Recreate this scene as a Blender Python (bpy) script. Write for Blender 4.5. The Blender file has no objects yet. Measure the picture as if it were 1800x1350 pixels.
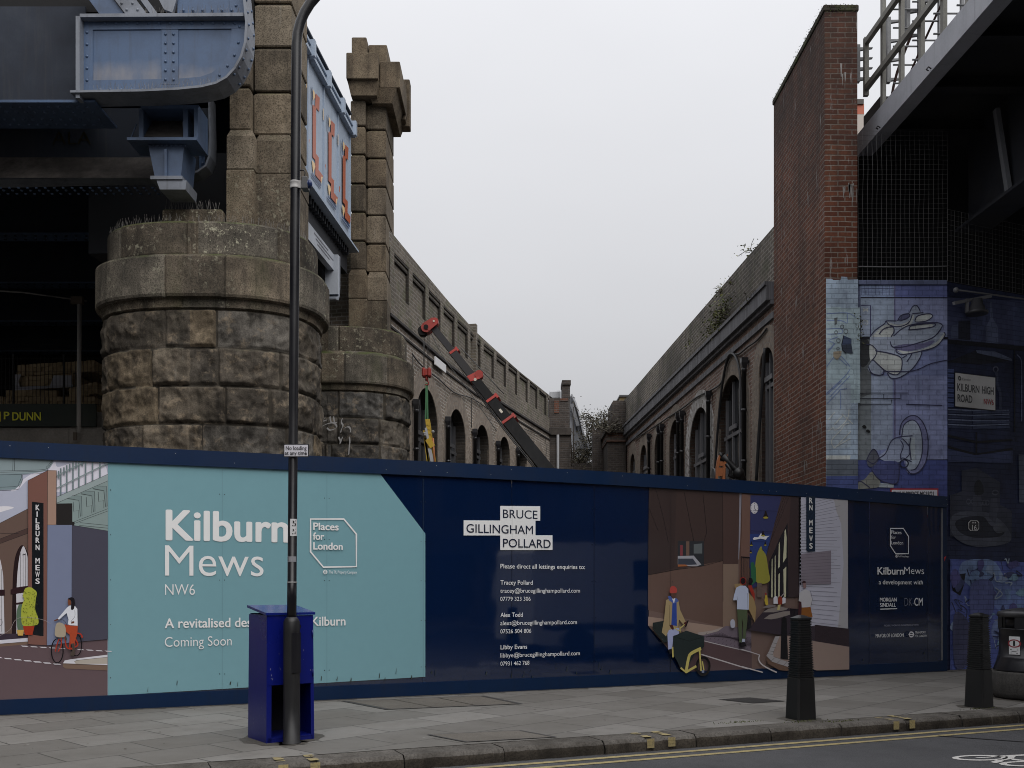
import bpy, math, random
from mathutils import Vector, Matrix, noise
random.seed(7)
R = math.radians
SC = bpy.context.scene
# ------------------------------------------------------------------ camera
F, CX, HY, CH = 1700.0, 900.0, 1035.0, 1.35
cam = bpy.data.cameras.new('camera'); camo = bpy.data.objects.new('camera', cam)
SC.collection.objects.link(camo); SC.camera = camo
cam.sensor_width = 36.0; cam.lens = 36.0*F/1800.0; cam.shift_y = (HY-675.0)/1800.0
cam.clip_start = 0.05; cam.clip_end = 2000
camo.location = (0, 0, CH); camo.rotation_euler = (R(90), 0, 0)
# ------------------------------------------------------------------ overcast sky + weak broad sun
SUN_EL, SUN_AZ = R(50), R(150)          # azimuth clockwise from +Y: high, behind the camera's right shoulder
W = bpy.data.worlds.new('World'); SC.world = W; W.use_nodes = True
nt = W.node_tree; nt.nodes.clear()
def wn(t, **k):
    n = nt.nodes.new(t)
    for a, b in k.items(): setattr(n, a, b)
    return n
out = wn('ShaderNodeOutputWorld'); bg = wn('ShaderNodeBackground')
sky = wn('ShaderNodeTexSky', sky_type='NISHITA'); sky.sun_disc = False
sky.sun_elevation = SUN_EL; sky.sun_rotation = SUN_AZ; sky.dust_density = 4.0
hs = wn('ShaderNodeHueSaturation'); hs.inputs['Saturation'].default_value = 0.12
geo = wn('ShaderNodeTexCoord'); sep = wn('ShaderNodeSeparateXYZ')
rmp = wn('ShaderNodeMapRange'); rmp.inputs['From Min'].default_value = 0.0; rmp.inputs['From Max'].default_value = 1.0
rmp.inputs['To Min'].default_value = 2.75; rmp.inputs['To Max'].default_value = 13.6
clo = wn('ShaderNodeTexNoise'); clo.inputs['Scale'].default_value = 1.1; clo.inputs['Detail'].default_value = 5
mpc = wn('ShaderNodeMapping'); mpc.inputs['Scale'].default_value = (1, 1, 2.2)
clr = wn('ShaderNodeMapRange'); clr.inputs['From Min'].default_value = .3; clr.inputs['From Max'].default_value = .7
clr.inputs['To Min'].default_value = .93; clr.inputs['To Max'].default_value = 1.06
mul = wn('ShaderNodeMath', operation='MULTIPLY')
grey = wn('ShaderNodeMix', data_type='RGBA', blend_type='MULTIPLY'); grey.inputs['Factor'].default_value = 1.0
grey.inputs['A'].default_value = (0.975, 0.985, 1.03, 1)
mx = wn('ShaderNodeMix', data_type='RGBA'); mx.inputs['Factor'].default_value = 0.85
L = nt.links.new
L(geo.outputs['Generated'], sep.inputs[0]); L(sep.outputs['Z'], rmp.inputs['Value'])
L(geo.outputs['Generated'], mpc.inputs['Vector']); L(mpc.outputs[0], clo.inputs['Vector']); L(clo.outputs[0], clr.inputs['Value'])
L(rmp.outputs[0], mul.inputs[0]); L(clr.outputs[0], mul.inputs[1]); L(mul.outputs[0], grey.inputs['B'])
L(sky.outputs[0], hs.inputs['Color']); L(hs.outputs[0], mx.inputs['A']); L(grey.outputs['Result'], mx.inputs['B'])
L(mx.outputs['Result'], bg.inputs['Color']); bg.inputs['Strength'].default_value = 0.1
L(bg.outputs[0], out.inputs['Surface'])
sl = bpy.data.lights.new('sun', 'SUN'); so = bpy.data.objects.new('sun', sl); SC.collection.objects.link(so)
sl.energy = 1.6; sl.angle = R(60); sl.color = (1.0, 0.97, 0.93)
sd = Vector((math.sin(SUN_AZ)*math.cos(SUN_EL), math.cos(SUN_AZ)*math.cos(SUN_EL), math.sin(SUN_EL)))
so.rotation_euler = (-sd).to_track_quat('-Z', 'Y').to_euler(); so.location = sd*60
SC.view_settings.view_transform = 'Standard'; SC.view_settings.look = 'None'
SC.view_settings.exposure = 0.25; SC.view_settings.gamma = 1.0
SC.cycles.pixel_filter_type = 'BLACKMAN_HARRIS'; SC.cycles.filter_width = 1.0
SC.cycles.use_denoising = True; SC.cycles.denoising_prefilter = 'NONE'
SC.cycles.max_bounces = 6; SC.cycles.diffuse_bounces = 3; SC.cycles.glossy_bounces = 3
# ------------------------------------------------------------------ basic helpers
def P(px, py, Y): return Vector(((px-CX)/F*Y, Y, CH+(HY-py)/F*Y))
def srgb(c):
    return tuple(((v/255.0)/12.92 if v/255.0 <= .04045 else ((v/255.0+.055)/1.055)**2.4) for v in c)
ROOTS = {}
def thing(name, label, cat, loc=(0, 0, 0), group=None):
    o = bpy.data.objects.new(name, None); SC.collection.objects.link(o)
    o.location = loc; o.empty_display_size = .3; ROOTS[o.name] = Vector(loc)
    o['label'] = label; o['category'] = cat
    if group: o['group'] = group
    return o
def tag(o, label, cat, group=None):
    o['label'] = label; o['category'] = cat
    if group: o['group'] = group
    return o
def structure(o): o['kind'] = 'structure'; return o
class MB:
    def __init__(s): s.v = []; s.f = []; s.m = []; s.uv = []; s.sm = []
    def vert(s, p): s.v.append(Vector(p)); return len(s.v)-1
    def face(s, idx, m=0, uv=None, smooth=False):
        s.f.append(tuple(idx)); s.m.append(m); s.uv.append(uv); s.sm.append(smooth)
    def poly(s, pts, m=0, uv=None, smooth=False):
        b = len(s.v); s.v += [Vector(p) for p in pts]; s.face(range(b, b+len(pts)), m, uv, smooth)
    def box(s, x0, x1, y0, y1, z0, z1, m=0):
        b = len(s.v)
        s.v += [Vector(p) for p in ((x0,y0,z0),(x1,y0,z0),(x1,y1,z0),(x0,y1,z0),(x0,y0,z1),(x1,y0,z1),(x1,y1,z1),(x0,y1,z1))]
        for q in ((0,3,2,1),(4,5,6,7),(0,1,5,4),(1,2,6,5),(2,3,7,6),(3,0,4,7)): s.face([b+i for i in q], m)
    def cbox(s, x0, x1, y0, y1, z0, z1, c=.01, m=0):
        # box with chamfered vertical and horizontal edges
        rings = [(z0, c), (z0+c, 0), (z1-c, 0), (z1, c)]
        def ring(z, i):
            k = c
            return [(x0+i+k*0,y0+i+k,z),(x0+i+k,y0+i,z),(x1-i-k,y0+i,z),(x1-i,y0+i+k,z),(x1-i,y1-i-k,z),(x1-i-k,y1-i,z),(x0+i+k,y1-i,z),(x0+i,y1-i-k,z)]
        prev = None
        for z, i in rings:
            ids = [s.vert(p) for p in ring(z, i*.7)]
            if prev:
                for k in range(8): s.face((prev[k], prev[(k+1)%8], ids[(k+1)%8], ids[k]), m)
            else: s.face(list(reversed(ids)), m)
            prev = ids
        s.face(prev, m)
    def obox(s, a, b, w, h, up=(0,0,1), m=0):
        # beam from a to b; w across, h along up
        a, b = Vector(a), Vector(b); d = (b-a).normalized(); up = Vector(up)
        sd = d.cross(up)
        if sd.length < 1e-5: sd = d.cross(Vector((0,1,0)))
        sd.normalize(); u2 = sd.cross(d).normalized()
        n = len(s.v)
        for p in (a, b):
            for i, j in ((-1,-1),(1,-1),(1,1),(-1,1)): s.v.append(p+sd*(w/2*i)+u2*(h/2*j))
        for q in ((3,2,1,0),(4,5,6,7),(0,1,5,4),(1,2,6,5),(2,3,7,6),(3,0,4,7)): s.face([n+i for i in q], m)
    def tube(s, path, r, n=8, m=0, smooth=True, caps=True):
        path = [Vector(p) for p in path]; rr = r if isinstance(r, (list, tuple)) else [r]*len(path)
        prev = None; ref = None
        for i, p in enumerate(path):
            d = (path[min(i+1, len(path)-1)]-path[max(i-1, 0)]).normalized()
            if ref is None:
                ref = d.orthogonal().normalized()
            ref = (ref-d*ref.dot(d)); 
            if ref.length < 1e-6: ref = d.orthogonal()
            ref.normalize(); bi = d.cross(ref)
            ids = [s.vert(p+(ref*math.cos(2*math.pi*k/n)+bi*math.sin(2*math.pi*k/n))*rr[i]) for k in range(n)]
            if prev:
                for k in range(n): s.face((prev[k], prev[(k+1)%n], ids[(k+1)%n], ids[k]), m, None, smooth)
            elif caps: s.face(list(reversed(ids)), m)
            prev = ids
        if caps: s.face(prev, m)
    def lathe(s, prof, cx=0, cy=0, n=24, m=0, smooth=True, rot=0, flat=False):
        prev = None
        for r, z in prof:
            ids = [s.vert((cx+r*math.cos(rot+2*math.pi*k/n), cy+r*math.sin(rot+2*math.pi*k/n), z)) for k in range(n)]
            if prev:
                for k in range(n): s.face((prev[k], prev[(k+1)%n], ids[(k+1)%n], ids[k]), m, None, smooth and not flat)
            else: s.face(list(reversed(ids)), m)
            prev = ids
        s.face(prev, m)
    def prism(s, pts, vec, m=0):
        # closed planar polygon extruded by vec
        pts = [Vector(p) for p in pts]; vec = Vector(vec); n = len(pts); b = len(s.v)
        s.v += pts + [p+vec for p in pts]
        s.face(range(b, b+n), m); s.face(list(reversed(range(b+n, b+2*n))), m)
        for k in range(n): s.face((b+(k+1)%n, b+k, b+n+k, b+n+(k+1)%n), m)
    def strip(s, path, w0, w1, th, m=0):
        # ribbon plate following path; w0/w1 are offset vectors of its two edges, th a thickness normal in-plane
        path = [Vector(p) for p in path]; w0, w1 = Vector(w0), Vector(w1); prev = None
        for i, p in enumerate(path):
            d = (path[min(i+1, len(path)-1)]-path[max(i-1, 0)]).normalized()
            nn = d.cross((w1-w0).normalized()).normalized()*th
            ids = [s.vert(q) for q in (p+w0, p+w1, p+w1+nn, p+w0+nn)]
            if prev:
                for k in range(4): s.face((prev[k], prev[(k+1)%4], ids[(k+1)%4], ids[k]), m)
            else: s.face(list(reversed(ids)), m)
            prev = ids
        s.face(prev, m)
    def dome(s, c, r, nrm, m=0, n=8):
        c = Vector(c); nrm = Vector(nrm).normalized(); a = nrm.orthogonal().normalized(); b = nrm.cross(a)
        prev = None
        for q, h in ((1.0, 0.0), (.85, .45), (.45, .78)):
            ids = [s.vert(c+(a*math.cos(2*math.pi*k/n)+b*math.sin(2*math.pi*k/n))*r*q+nrm*h*r) for k in range(n)]
            if prev:
                for k in range(n): s.face((prev[k], prev[(k+1)%n], ids[(k+1)%n], ids[k]), m, None, True)
            prev = ids
        s.face(prev, m, None, True)
    def ball(s, c, r, m=0, n=10, sc=(1,1,1)):
        c = Vector(c); prev = None
        for i in range(1, n):
            t = math.pi*i/n
            ids = [s.vert(c+Vector((r*sc[0]*math.sin(t)*math.cos(2*math.pi*k/n), r*sc[1]*math.sin(t)*math.sin(2*math.pi*k/n), -r*sc[2]*math.cos(t)))) for k in range(n)]
            if prev:
                for k in range(n): s.face((prev[k], prev[(k+1)%n], ids[(k+1)%n], ids[k]), m, None, True)
            else: s.face(list(reversed(ids)), m, None, True)
            prev = ids
        s.face(prev, m, None, True)
    def build(s, name, mats, parent=None, warp=None, uvrot=0.0):
        if not isinstance(mats, (list, tuple)): mats = [mats]
        me = bpy.data.meshes.new(name)
        loc = ROOTS.get(parent.name, Vector()) if parent else Vector()
        # box-projected UVs in metres (before warping)
        uvs = []; cr, sr = math.cos(uvrot), math.sin(uvrot)
        for f, cu in zip(s.f, s.uv):
            if cu is not None: uvs += list(cu); continue
            pts = [s.v[i] for i in f]; n = Vector((0,0,0))
            for i in range(len(pts)):
                a, b = pts[i], pts[(i+1)%len(pts)]
                n.x += (a.y-b.y)*(a.z+b.z); n.y += (a.z-b.z)*(a.x+b.x); n.z += (a.x-b.x)*(a.y+b.y)
            n = n.normalized() if n.length > 1e-12 else Vector((0,0,1))
            if abs(n.z) > .75:
                uvs += [(p.x*cr+p.y*sr, -p.x*sr+p.y*cr) for p in pts]
            else:
                t = Vector((-n.y, n.x, 0)).normalized()
                if t.x < -1e-4 or (abs(t.x) < 1e-4 and t.y < 0): t = -t
                uvs += [(p.dot(t), p.z) for p in pts]
        vs = [Vector(warp(*p)) if warp else p for p in s.v]
        me.from_pydata([tuple(v-loc) for v in vs], [], s.f)
        for m in mats: me.materials.append(m)
        me.polygons.foreach_set('material_index', s.m)
        me.polygons.foreach_set('use_smooth', s.sm)
        ul = me.uv_layers.new(name='UVMap')
        ul.data.foreach_set('uv', [c for u in uvs for c in u])
        me.update()
        o = bpy.data.objects.new(name, me); SC.collection.objects.link(o)
        if parent: o.parent = parent
        ROOTS[o.name] = Vector(loc)
        return o
# part helper: sub-part parents share their thing's origin
# ------------------------------------------------------------------ materials
class N:
    def __init__(s, name):
        s.mat = bpy.data.materials.new(name); s.mat.use_nodes = True; s.t = s.mat.node_tree; s.t.nodes.clear()
        s.out = s.n('ShaderNodeOutputMaterial'); s.b = s.n('ShaderNodeBsdfPrincipled'); s.l(s.b.outputs[0], s.out.inputs[0])
        s.tc = s.n('ShaderNodeTexCoord')
    def n(s, t, **k):
        x = s.t.nodes.new(t)
        for a, b in k.items(): setattr(x, a, b)
        return x
    def l(s, a, b): s.t.links.new(a, b)
    def noise(s, scale, detail=4, coord='Object', rough=.55, stretch=None):
        n = s.n('ShaderNodeTexNoise'); n.inputs['Scale'].default_value = scale; n.inputs['Detail'].default_value = detail
        n.inputs['Roughness'].default_value = rough
        src = s.tc.outputs[coord]
        if stretch:
            mp = s.n('ShaderNodeMapping'); mp.inputs['Scale'].default_value = stretch; s.l(src, mp.inputs[0]); src = mp.outputs[0]
        s.l(src, n.inputs['Vector']); return n.outputs[0]
    def ramp(s, val, a, b, lo=0.0, hi=1.0):
        r = s.n('ShaderNodeMapRange'); r.clamp = True
        for k, v in (('From Min', a), ('From Max', b), ('To Min', lo), ('To Max', hi)): r.inputs[k].default_value = v
        s.l(val, r.inputs['Value']); return r.outputs[0]
    def math(s, op, a, b):
        m = s.n('ShaderNodeMath', operation=op)
        for i, x in enumerate((a, b)):
            if isinstance(x, (int, float)): m.inputs[i].default_value = x
            else: s.l(x, m.inputs[i])
        return m.outputs[0]
    def mix(s, fac, a, b, mode='MIX'):
        m = s.n('ShaderNodeMix', data_type='RGBA', blend_type=mode)
        for k, x in (('Factor', fac), ('A', a), ('B', b)):
            if isinstance(x, (int, float)): m.inputs[k].default_value = x
            elif isinstance(x, tuple): m.inputs[k].default_value = (*x, 1) if len(x) == 3 else x
            else: s.l(x, m.inputs[k])
        return m.outputs['Result']
    def bump(s, h, strength=.3, dist=.02, prev=None):
        b = s.n('ShaderNodeBump'); b.inputs['Strength'].default_value = strength; b.inputs['Distance'].default_value = dist
        s.l(h, b.inputs['Height'])
        if prev is not None: s.l(prev, b.inputs['Normal'])
        return b.outputs[0]
    def done(s, col, rough=.6, normal=None, metal=0.0, spec=.5):
        if isinstance(col, tuple): s.b.inputs['Base Color'].default_value = (*col, 1)
        else: s.l(col, s.b.inputs['Base Color'])
        if isinstance(rough, (int, float)): s.b.inputs['Roughness'].default_value = rough
        else: s.l(rough, s.b.inputs['Roughness'])
        if normal is not None: s.l(normal, s.b.inputs['Normal'])
        s.b.inputs['Metallic'].default_value = metal; s.b.inputs['Specular IOR Level'].default_value = spec
        return s.mat
_cache = {}
def cached(fn):
    def g(*a, **k):
        key = (fn.__name__, a, tuple(sorted(k.items())))
        if key not in _cache: _cache[key] = fn(*a, **k)
        return _cache[key]
    return g
@cached
def m_paint(name, rgb, rough=.45, dirt=.25, dirtc=(.05,.045,.035), spec=.5, streak=0.0):
    q = N(name)
    a = q.noise(1.3, 5); f = q.noise(30, 3)
    c = q.mix(q.ramp(a, .45, .75, 0, dirt), rgb, dirtc)
    c = q.mix(q.ramp(f, .3, .7, 0, .12), c, tuple(v*.6 for v in rgb))
    if streak:
        st = q.noise(2.2, 6, stretch=(6, 6, .35))
        c = q.mix(q.ramp(st, .52, .72, 0, streak), c, dirtc)
    return q.done(c, q.ramp(a, .3, .7, rough*.85, min(1, rough*1.3)), q.bump(f, .06, .004), spec=spec)
@cached
def m_flat(name, rgb, rough=.5, spec=.4):
    q = N(name)
    f = q.noise(9, 4)
    return q.done(q.mix(q.ramp(f, .3, .7, 0, .10), rgb, tuple(v*.72 for v in rgb)), rough, None, spec=spec)
@cached
def m_brick(name, c1, c2, mortar, soot=.5, sootc=(.012,.011,.010), pale=.0, bw=.225, rh=.083, ms=.013, green=0.0, bump=.6, top=None):
    q = N(name)
    br = q.n('ShaderNodeTexBrick'); br.offset = .5
    for k, v in (('Scale', 1.0), ('Brick Width', bw), ('Row Height', rh), ('Mortar Size', ms), ('Mortar Smooth', .25), ('Bias', 0.0)): br.inputs[k].default_value = v
    br.inputs['Color1'].default_value = (*c1, 1); br.inputs['Color2'].default_value = (*c2, 1); br.inputs['Mortar'].default_value = (*mortar, 1)
    # slightly wobbling courses
    w = q.noise(1.7, 3, 'UV'); ad = q.n('ShaderNodeVectorMath', operation='ADD'); sc = q.n('ShaderNodeVectorMath', operation='SCALE')
    cb = q.n('ShaderNodeCombineXYZ'); q.l(w, cb.inputs[0]); q.l(w, cb.inputs[1]); q.l(cb.outputs[0], sc.inputs[0]); sc.inputs['Scale'].default_value = .03
    q.l(q.tc.outputs['UV'], ad.inputs[0]); q.l(sc.outputs[0], ad.inputs[1]); q.l(ad.outputs[0], br.inputs['Vector'])
    big = q.noise(.55, 6, rough=.65); fine = q.noise(26, 4); mid = q.noise(4.0, 4)
    c = q.mix(q.ramp(fine, .3, .75, 0, .45), br.outputs['Color'], tuple(v*.45 for v in c1))
    c = q.mix(q.ramp(mid, .55, .8, 0, .35), c, tuple(v*.5 for v in c1))
    c = q.mix(q.ramp(big, .38, .66, 0, soot), c, sootc)
    st = q.noise(1.5, 6, stretch=(3.5, 3.5, .25))
    c = q.mix(q.ramp(st, .5, .75, 0, soot*.8), c, sootc)
    if top:      # weathering that runs down from the wall head
        sz = q.n('ShaderNodeSeparateXYZ'); q.l(q.tc.outputs['Object'], sz.inputs[0])
        zz = q.math('ADD', sz.outputs[2], q.ramp(q.noise(1.2, 6, stretch=(2.5, 2.5, .3), rough=.7), .25, .75, -1.6, 1.6))
        c = q.mix(q.ramp(zz, top[0], top[1], 0, top[2]), c, sootc)
    if pale:
        ps = q.noise(2.3, 7, stretch=(5, 5, .5), rough=.7)
        c = q.mix(q.ramp(ps, .62, .72, 0, pale), c, (.42,.42,.42))
    if green:
        c = q.mix(q.math('MULTIPLY', q.ramp(q.noise(2.6, 5), .5, .7), green), c, (.06,.075,.025))
    h = q.mix(.35, br.outputs['Fac'], fine)
    inv = q.math('SUBTRACT', 1.0, br.outputs['Fac'])
    nb = q.bump(q.math('ADD', q.math('MULTIPLY', inv, 1.0), q.math('MULTIPLY', fine, .35)), bump, .012)
    return q.done(c, .88, nb, spec=.25)
@cached
def m_stone(name, c1, c2, dark, soot=.6, speck=.35, lich=0.0, moss=0.0, bump=.5, sc=1.0, rock=0.0):
    q = N(name)
    big = q.noise(.9*sc, 6, rough=.65); mid = q.noise(5*sc, 5); fine = q.noise(55*sc, 3, rough=.7)
    c = q.mix(q.ramp(mid, .35, .68), c1, c2)
    c = q.mix(q.ramp(fine, .46, .62, 0, speck), c, tuple(v*.22 for v in c1))
    c = q.mix(q.ramp(big, .42, .68, 0, soot), c, dark)
    st = q.noise(1.6, 6, stretch=(3, 3, .3), rough=.65)
    c = q.mix(q.ramp(st, .5, .72, 0, soot), c, dark)
    ps = q.noise(2.0, 7, stretch=(4.5, 4.5, .4), rough=.7)
    c = q.mix(q.ramp(ps, .63, .74, 0, .30), c, (.30,.29,.26))
    if rock:      # broken faces: pale ochre breaks and black crusts
        rk = q.noise(4.5, 9, rough=.72); rk2 = q.noise(3.0, 8, rough=.7, stretch=(1.2, 1.2, .8))
        c = q.mix(q.ramp(rk, .53, .66, 0, rock), c, (.30,.235,.165))
        c = q.mix(q.ramp(rk2, .52, .64, 0, rock*1.1), c, (.016,.014,.012))
        mid = rk
    if lich:
        v = q.noise(14, 5, rough=.75); ar = q.noise(.8, 2)
        c = q.mix(q.math('MULTIPLY', q.ramp(v, .56, .62), q.ramp(ar, .45, .6, 0, lich)), c, (.38,.36,.27))
    if moss:
        g = q.n('ShaderNodeNewGeometry'); sx = q.n('ShaderNodeSeparateXYZ'); q.l(g.outputs['Normal'], sx.inputs[0])
        up = q.ramp(sx.outputs[2], .25, .8); mm = q.noise(3.5, 5)
        c = q.mix(q.math('MULTIPLY', q.math('MULTIPLY', up, q.ramp(mm, .4, .6)), moss), c, (.05,.065,.015))
        c = q.mix(q.ramp(q.noise(1.1, 5, stretch=(2, 2, .7)), .56, .75, 0, moss*.45), c, (.06,.065,.03))
    h = q.math('ADD', q.math('MULTIPLY', mid, .6), q.math('MULTIPLY', fine, .4))
    return q.done(c, .92, q.bump(h, bump, .015), spec=.2)
@cached
def m_steel(name, rgb, grime_shade=.5, rust=.25, rough=.45, band=None):
    q = N(name)
    big = q.noise(1.2, 6, rough=.65); fine = q.noise(40, 3)
    st = q.noise(2.6, 6, stretch=(5, 5, .3), rough=.65)
    c = q.mix(q.ramp(fine, .3, .7, 0, .2), rgb, tuple(v*.6 for v in rgb))
    c = q.mix(q.ramp(big, .46, .7, 0, grime_shade), c, (.045,.042,.045))
    c = q.mix(q.ramp(st, .54, .72, 0, grime_shade*.8), c, (.05,.047,.047))
    c = q.mix(q.ramp(q.noise(6, 7, rough=.75), .64, .72, 0, rust), c, (.10,.045,.02))
    if band:     # chalky dust lying along the foot of the plates, with a wavy upper edge
        sz = q.n('ShaderNodeSeparateXYZ'); q.l(q.tc.outputs['Object'], sz.inputs[0])
        zz = q.math('ADD', sz.outputs[2], q.ramp(q.noise(1.7, 5), .3, .7, -.10, .10))
        k = q.math('MULTIPLY', q.ramp(zz, band[1]-.16, band[1]+.03, 1, 0), q.ramp(q.noise(4, 6, stretch=(2, 2, 1)), .3, .65, .25, .75))
        c = q.mix(k, c, (.25,.245,.26))
    return q.done(c, q.ramp(big, .3, .7, rough*.8, min(1, rough*1.6)), q.bump(fine, .12, .005), spec=.5)
@cached
def m_ground(name, c1, c2, fines=120, rough=.85, bump=.3, stain=.3, wet=0.0):
    q = N(name)
    f = q.noise(fines, 3, rough=.8); b = q.noise(.7, 6, rough=.6); g = q.noise(7, 4)
    c = q.mix(q.ramp(f, .32, .68), c1, c2)
    c = q.mix(q.ramp(b, .42, .7, 0, stain), c, tuple(v*.45 for v in c1))
    c = q.mix(q.ramp(g, .5, .75, 0, stain*.5), c, tuple(v*.6 for v in c1))
    return q.done(c, q.ramp(b, .3, .7, rough*.8, rough), q.bump(f, bump, .006), spec=.35)
@cached
def m_paving(name):
    q = N(name)
    br = q.n('ShaderNodeTexBrick'); br.offset = .47
    for k, v in (('Scale', 1.0), ('Brick Width', .78), ('Row Height', .6), ('Mortar Size', .008), ('Mortar Smooth', .2), ('Bias', -.1)): br.inputs[k].default_value = v
    br.inputs['Color1'].default_value = (.165,.155,.142,1); br.inputs['Color2'].default_value = (.265,.253,.237,1); br.inputs['Mortar'].default_value = (.045,.042,.038,1)
    q.l(q.tc.outputs['UV'], br.inputs['Vector'])
    f = q.noise(150, 3, rough=.8); b = q.noise(.8, 6, rough=.65); g = q.noise(3.5, 6, rough=.7)
    c = q.mix(q.ramp(f, .3, .72, 0, .42), br.outputs['Color'], (.06,.057,.052))
    c = q.mix(q.ramp(b, .42, .68, 0, .45), c, (.10,.092,.080))
    c = q.mix(q.ramp(g, .52, .72, 0, .35), c, (.075,.07,.062))
    gum = q.n('ShaderNodeTexVoronoi'); gum.inputs['Scale'].default_value = 2.6; q.l(q.tc.outputs['Object'], gum.inputs['Vector'])
    c = q.mix(q.ramp(gum.outputs['Distance'], .035, .05, .55, 0), c, (.05,.048,.045))
    gum2 = q.n('ShaderNodeTexVoronoi'); gum2.inputs['Scale'].default_value = 1.7; q.l(q.tc.outputs['Object'], gum2.inputs['Vector'])
    c = q.mix(q.ramp(gum2.outputs['Distance'], .022, .032, .5, 0), c, (.36,.35,.33))
    inv = q.math('SUBTRACT', 1.0, br.outputs['Fac'])
    nb = q.bump(q.math('ADD', inv, q.math('MULTIPLY', f, .2)), .35, .006)
    return q.done(c, q.ramp(b, .3, .7, .62, .85), nb, spec=.4)
@cached
def m_leaf(name, c1, c2):
    q = N(name)
    oi = q.n('ShaderNodeNewGeometry')
    c = q.mix(oi.outputs['Random Per Island'], c1, c2)
    return q.done(c, .6, None, spec=.3)
@cached
def m_painted_brick(name, rgb, vary=.5, wear=.38, wearc=(.03,.035,.06), vert=None):
    # painted masonry: brick relief under a coat of paint
    q = N(name)
    br = q.n('ShaderNodeTexBrick'); br.offset = .5
    for k, v in (('Scale', 1.0), ('Brick Width', .235), ('Row Height', .083), ('Mortar Size', .007), ('Mortar Smooth', .3)): br.inputs[k].default_value = v
    br.inputs['Color1'].default_value = (1,1,1,1); br.inputs['Color2'].default_value = (.86,.86,.87,1); br.inputs['Mortar'].default_value = (.60,.60,.62,1)
    q.l(q.tc.outputs['UV'], br.inputs['Vector'])
    a = q.noise(1.6, 6, rough=.65); f = q.noise(22, 5, rough=.7); g = q.noise(5, 5)
    c = q.mix(q.ramp(a, .35, .68), rgb, tuple(v*(1-vary) for v in rgb))
    c = q.mix(1.0, c, br.outputs['Color'], 'MULTIPLY')
    c = q.mix(q.ramp(f, .58, .7, 0, wear), c, wearc)
    c = q.mix(q.ramp(g, .6, .75, 0, wear), c, wearc)
    st = q.noise(1.8, 6, stretch=(4, 4, .3), rough=.65)
    c = q.mix(q.ramp(st, .56, .74, 0, wear), c, wearc)
    inv = q.math('SUBTRACT', 1.0, br.outputs['Fac'])
    return q.done(c, .7, q.bump(q.math('ADD', inv, q.math('MULTIPLY', f, .25)), .45, .010), spec=.3)
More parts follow.
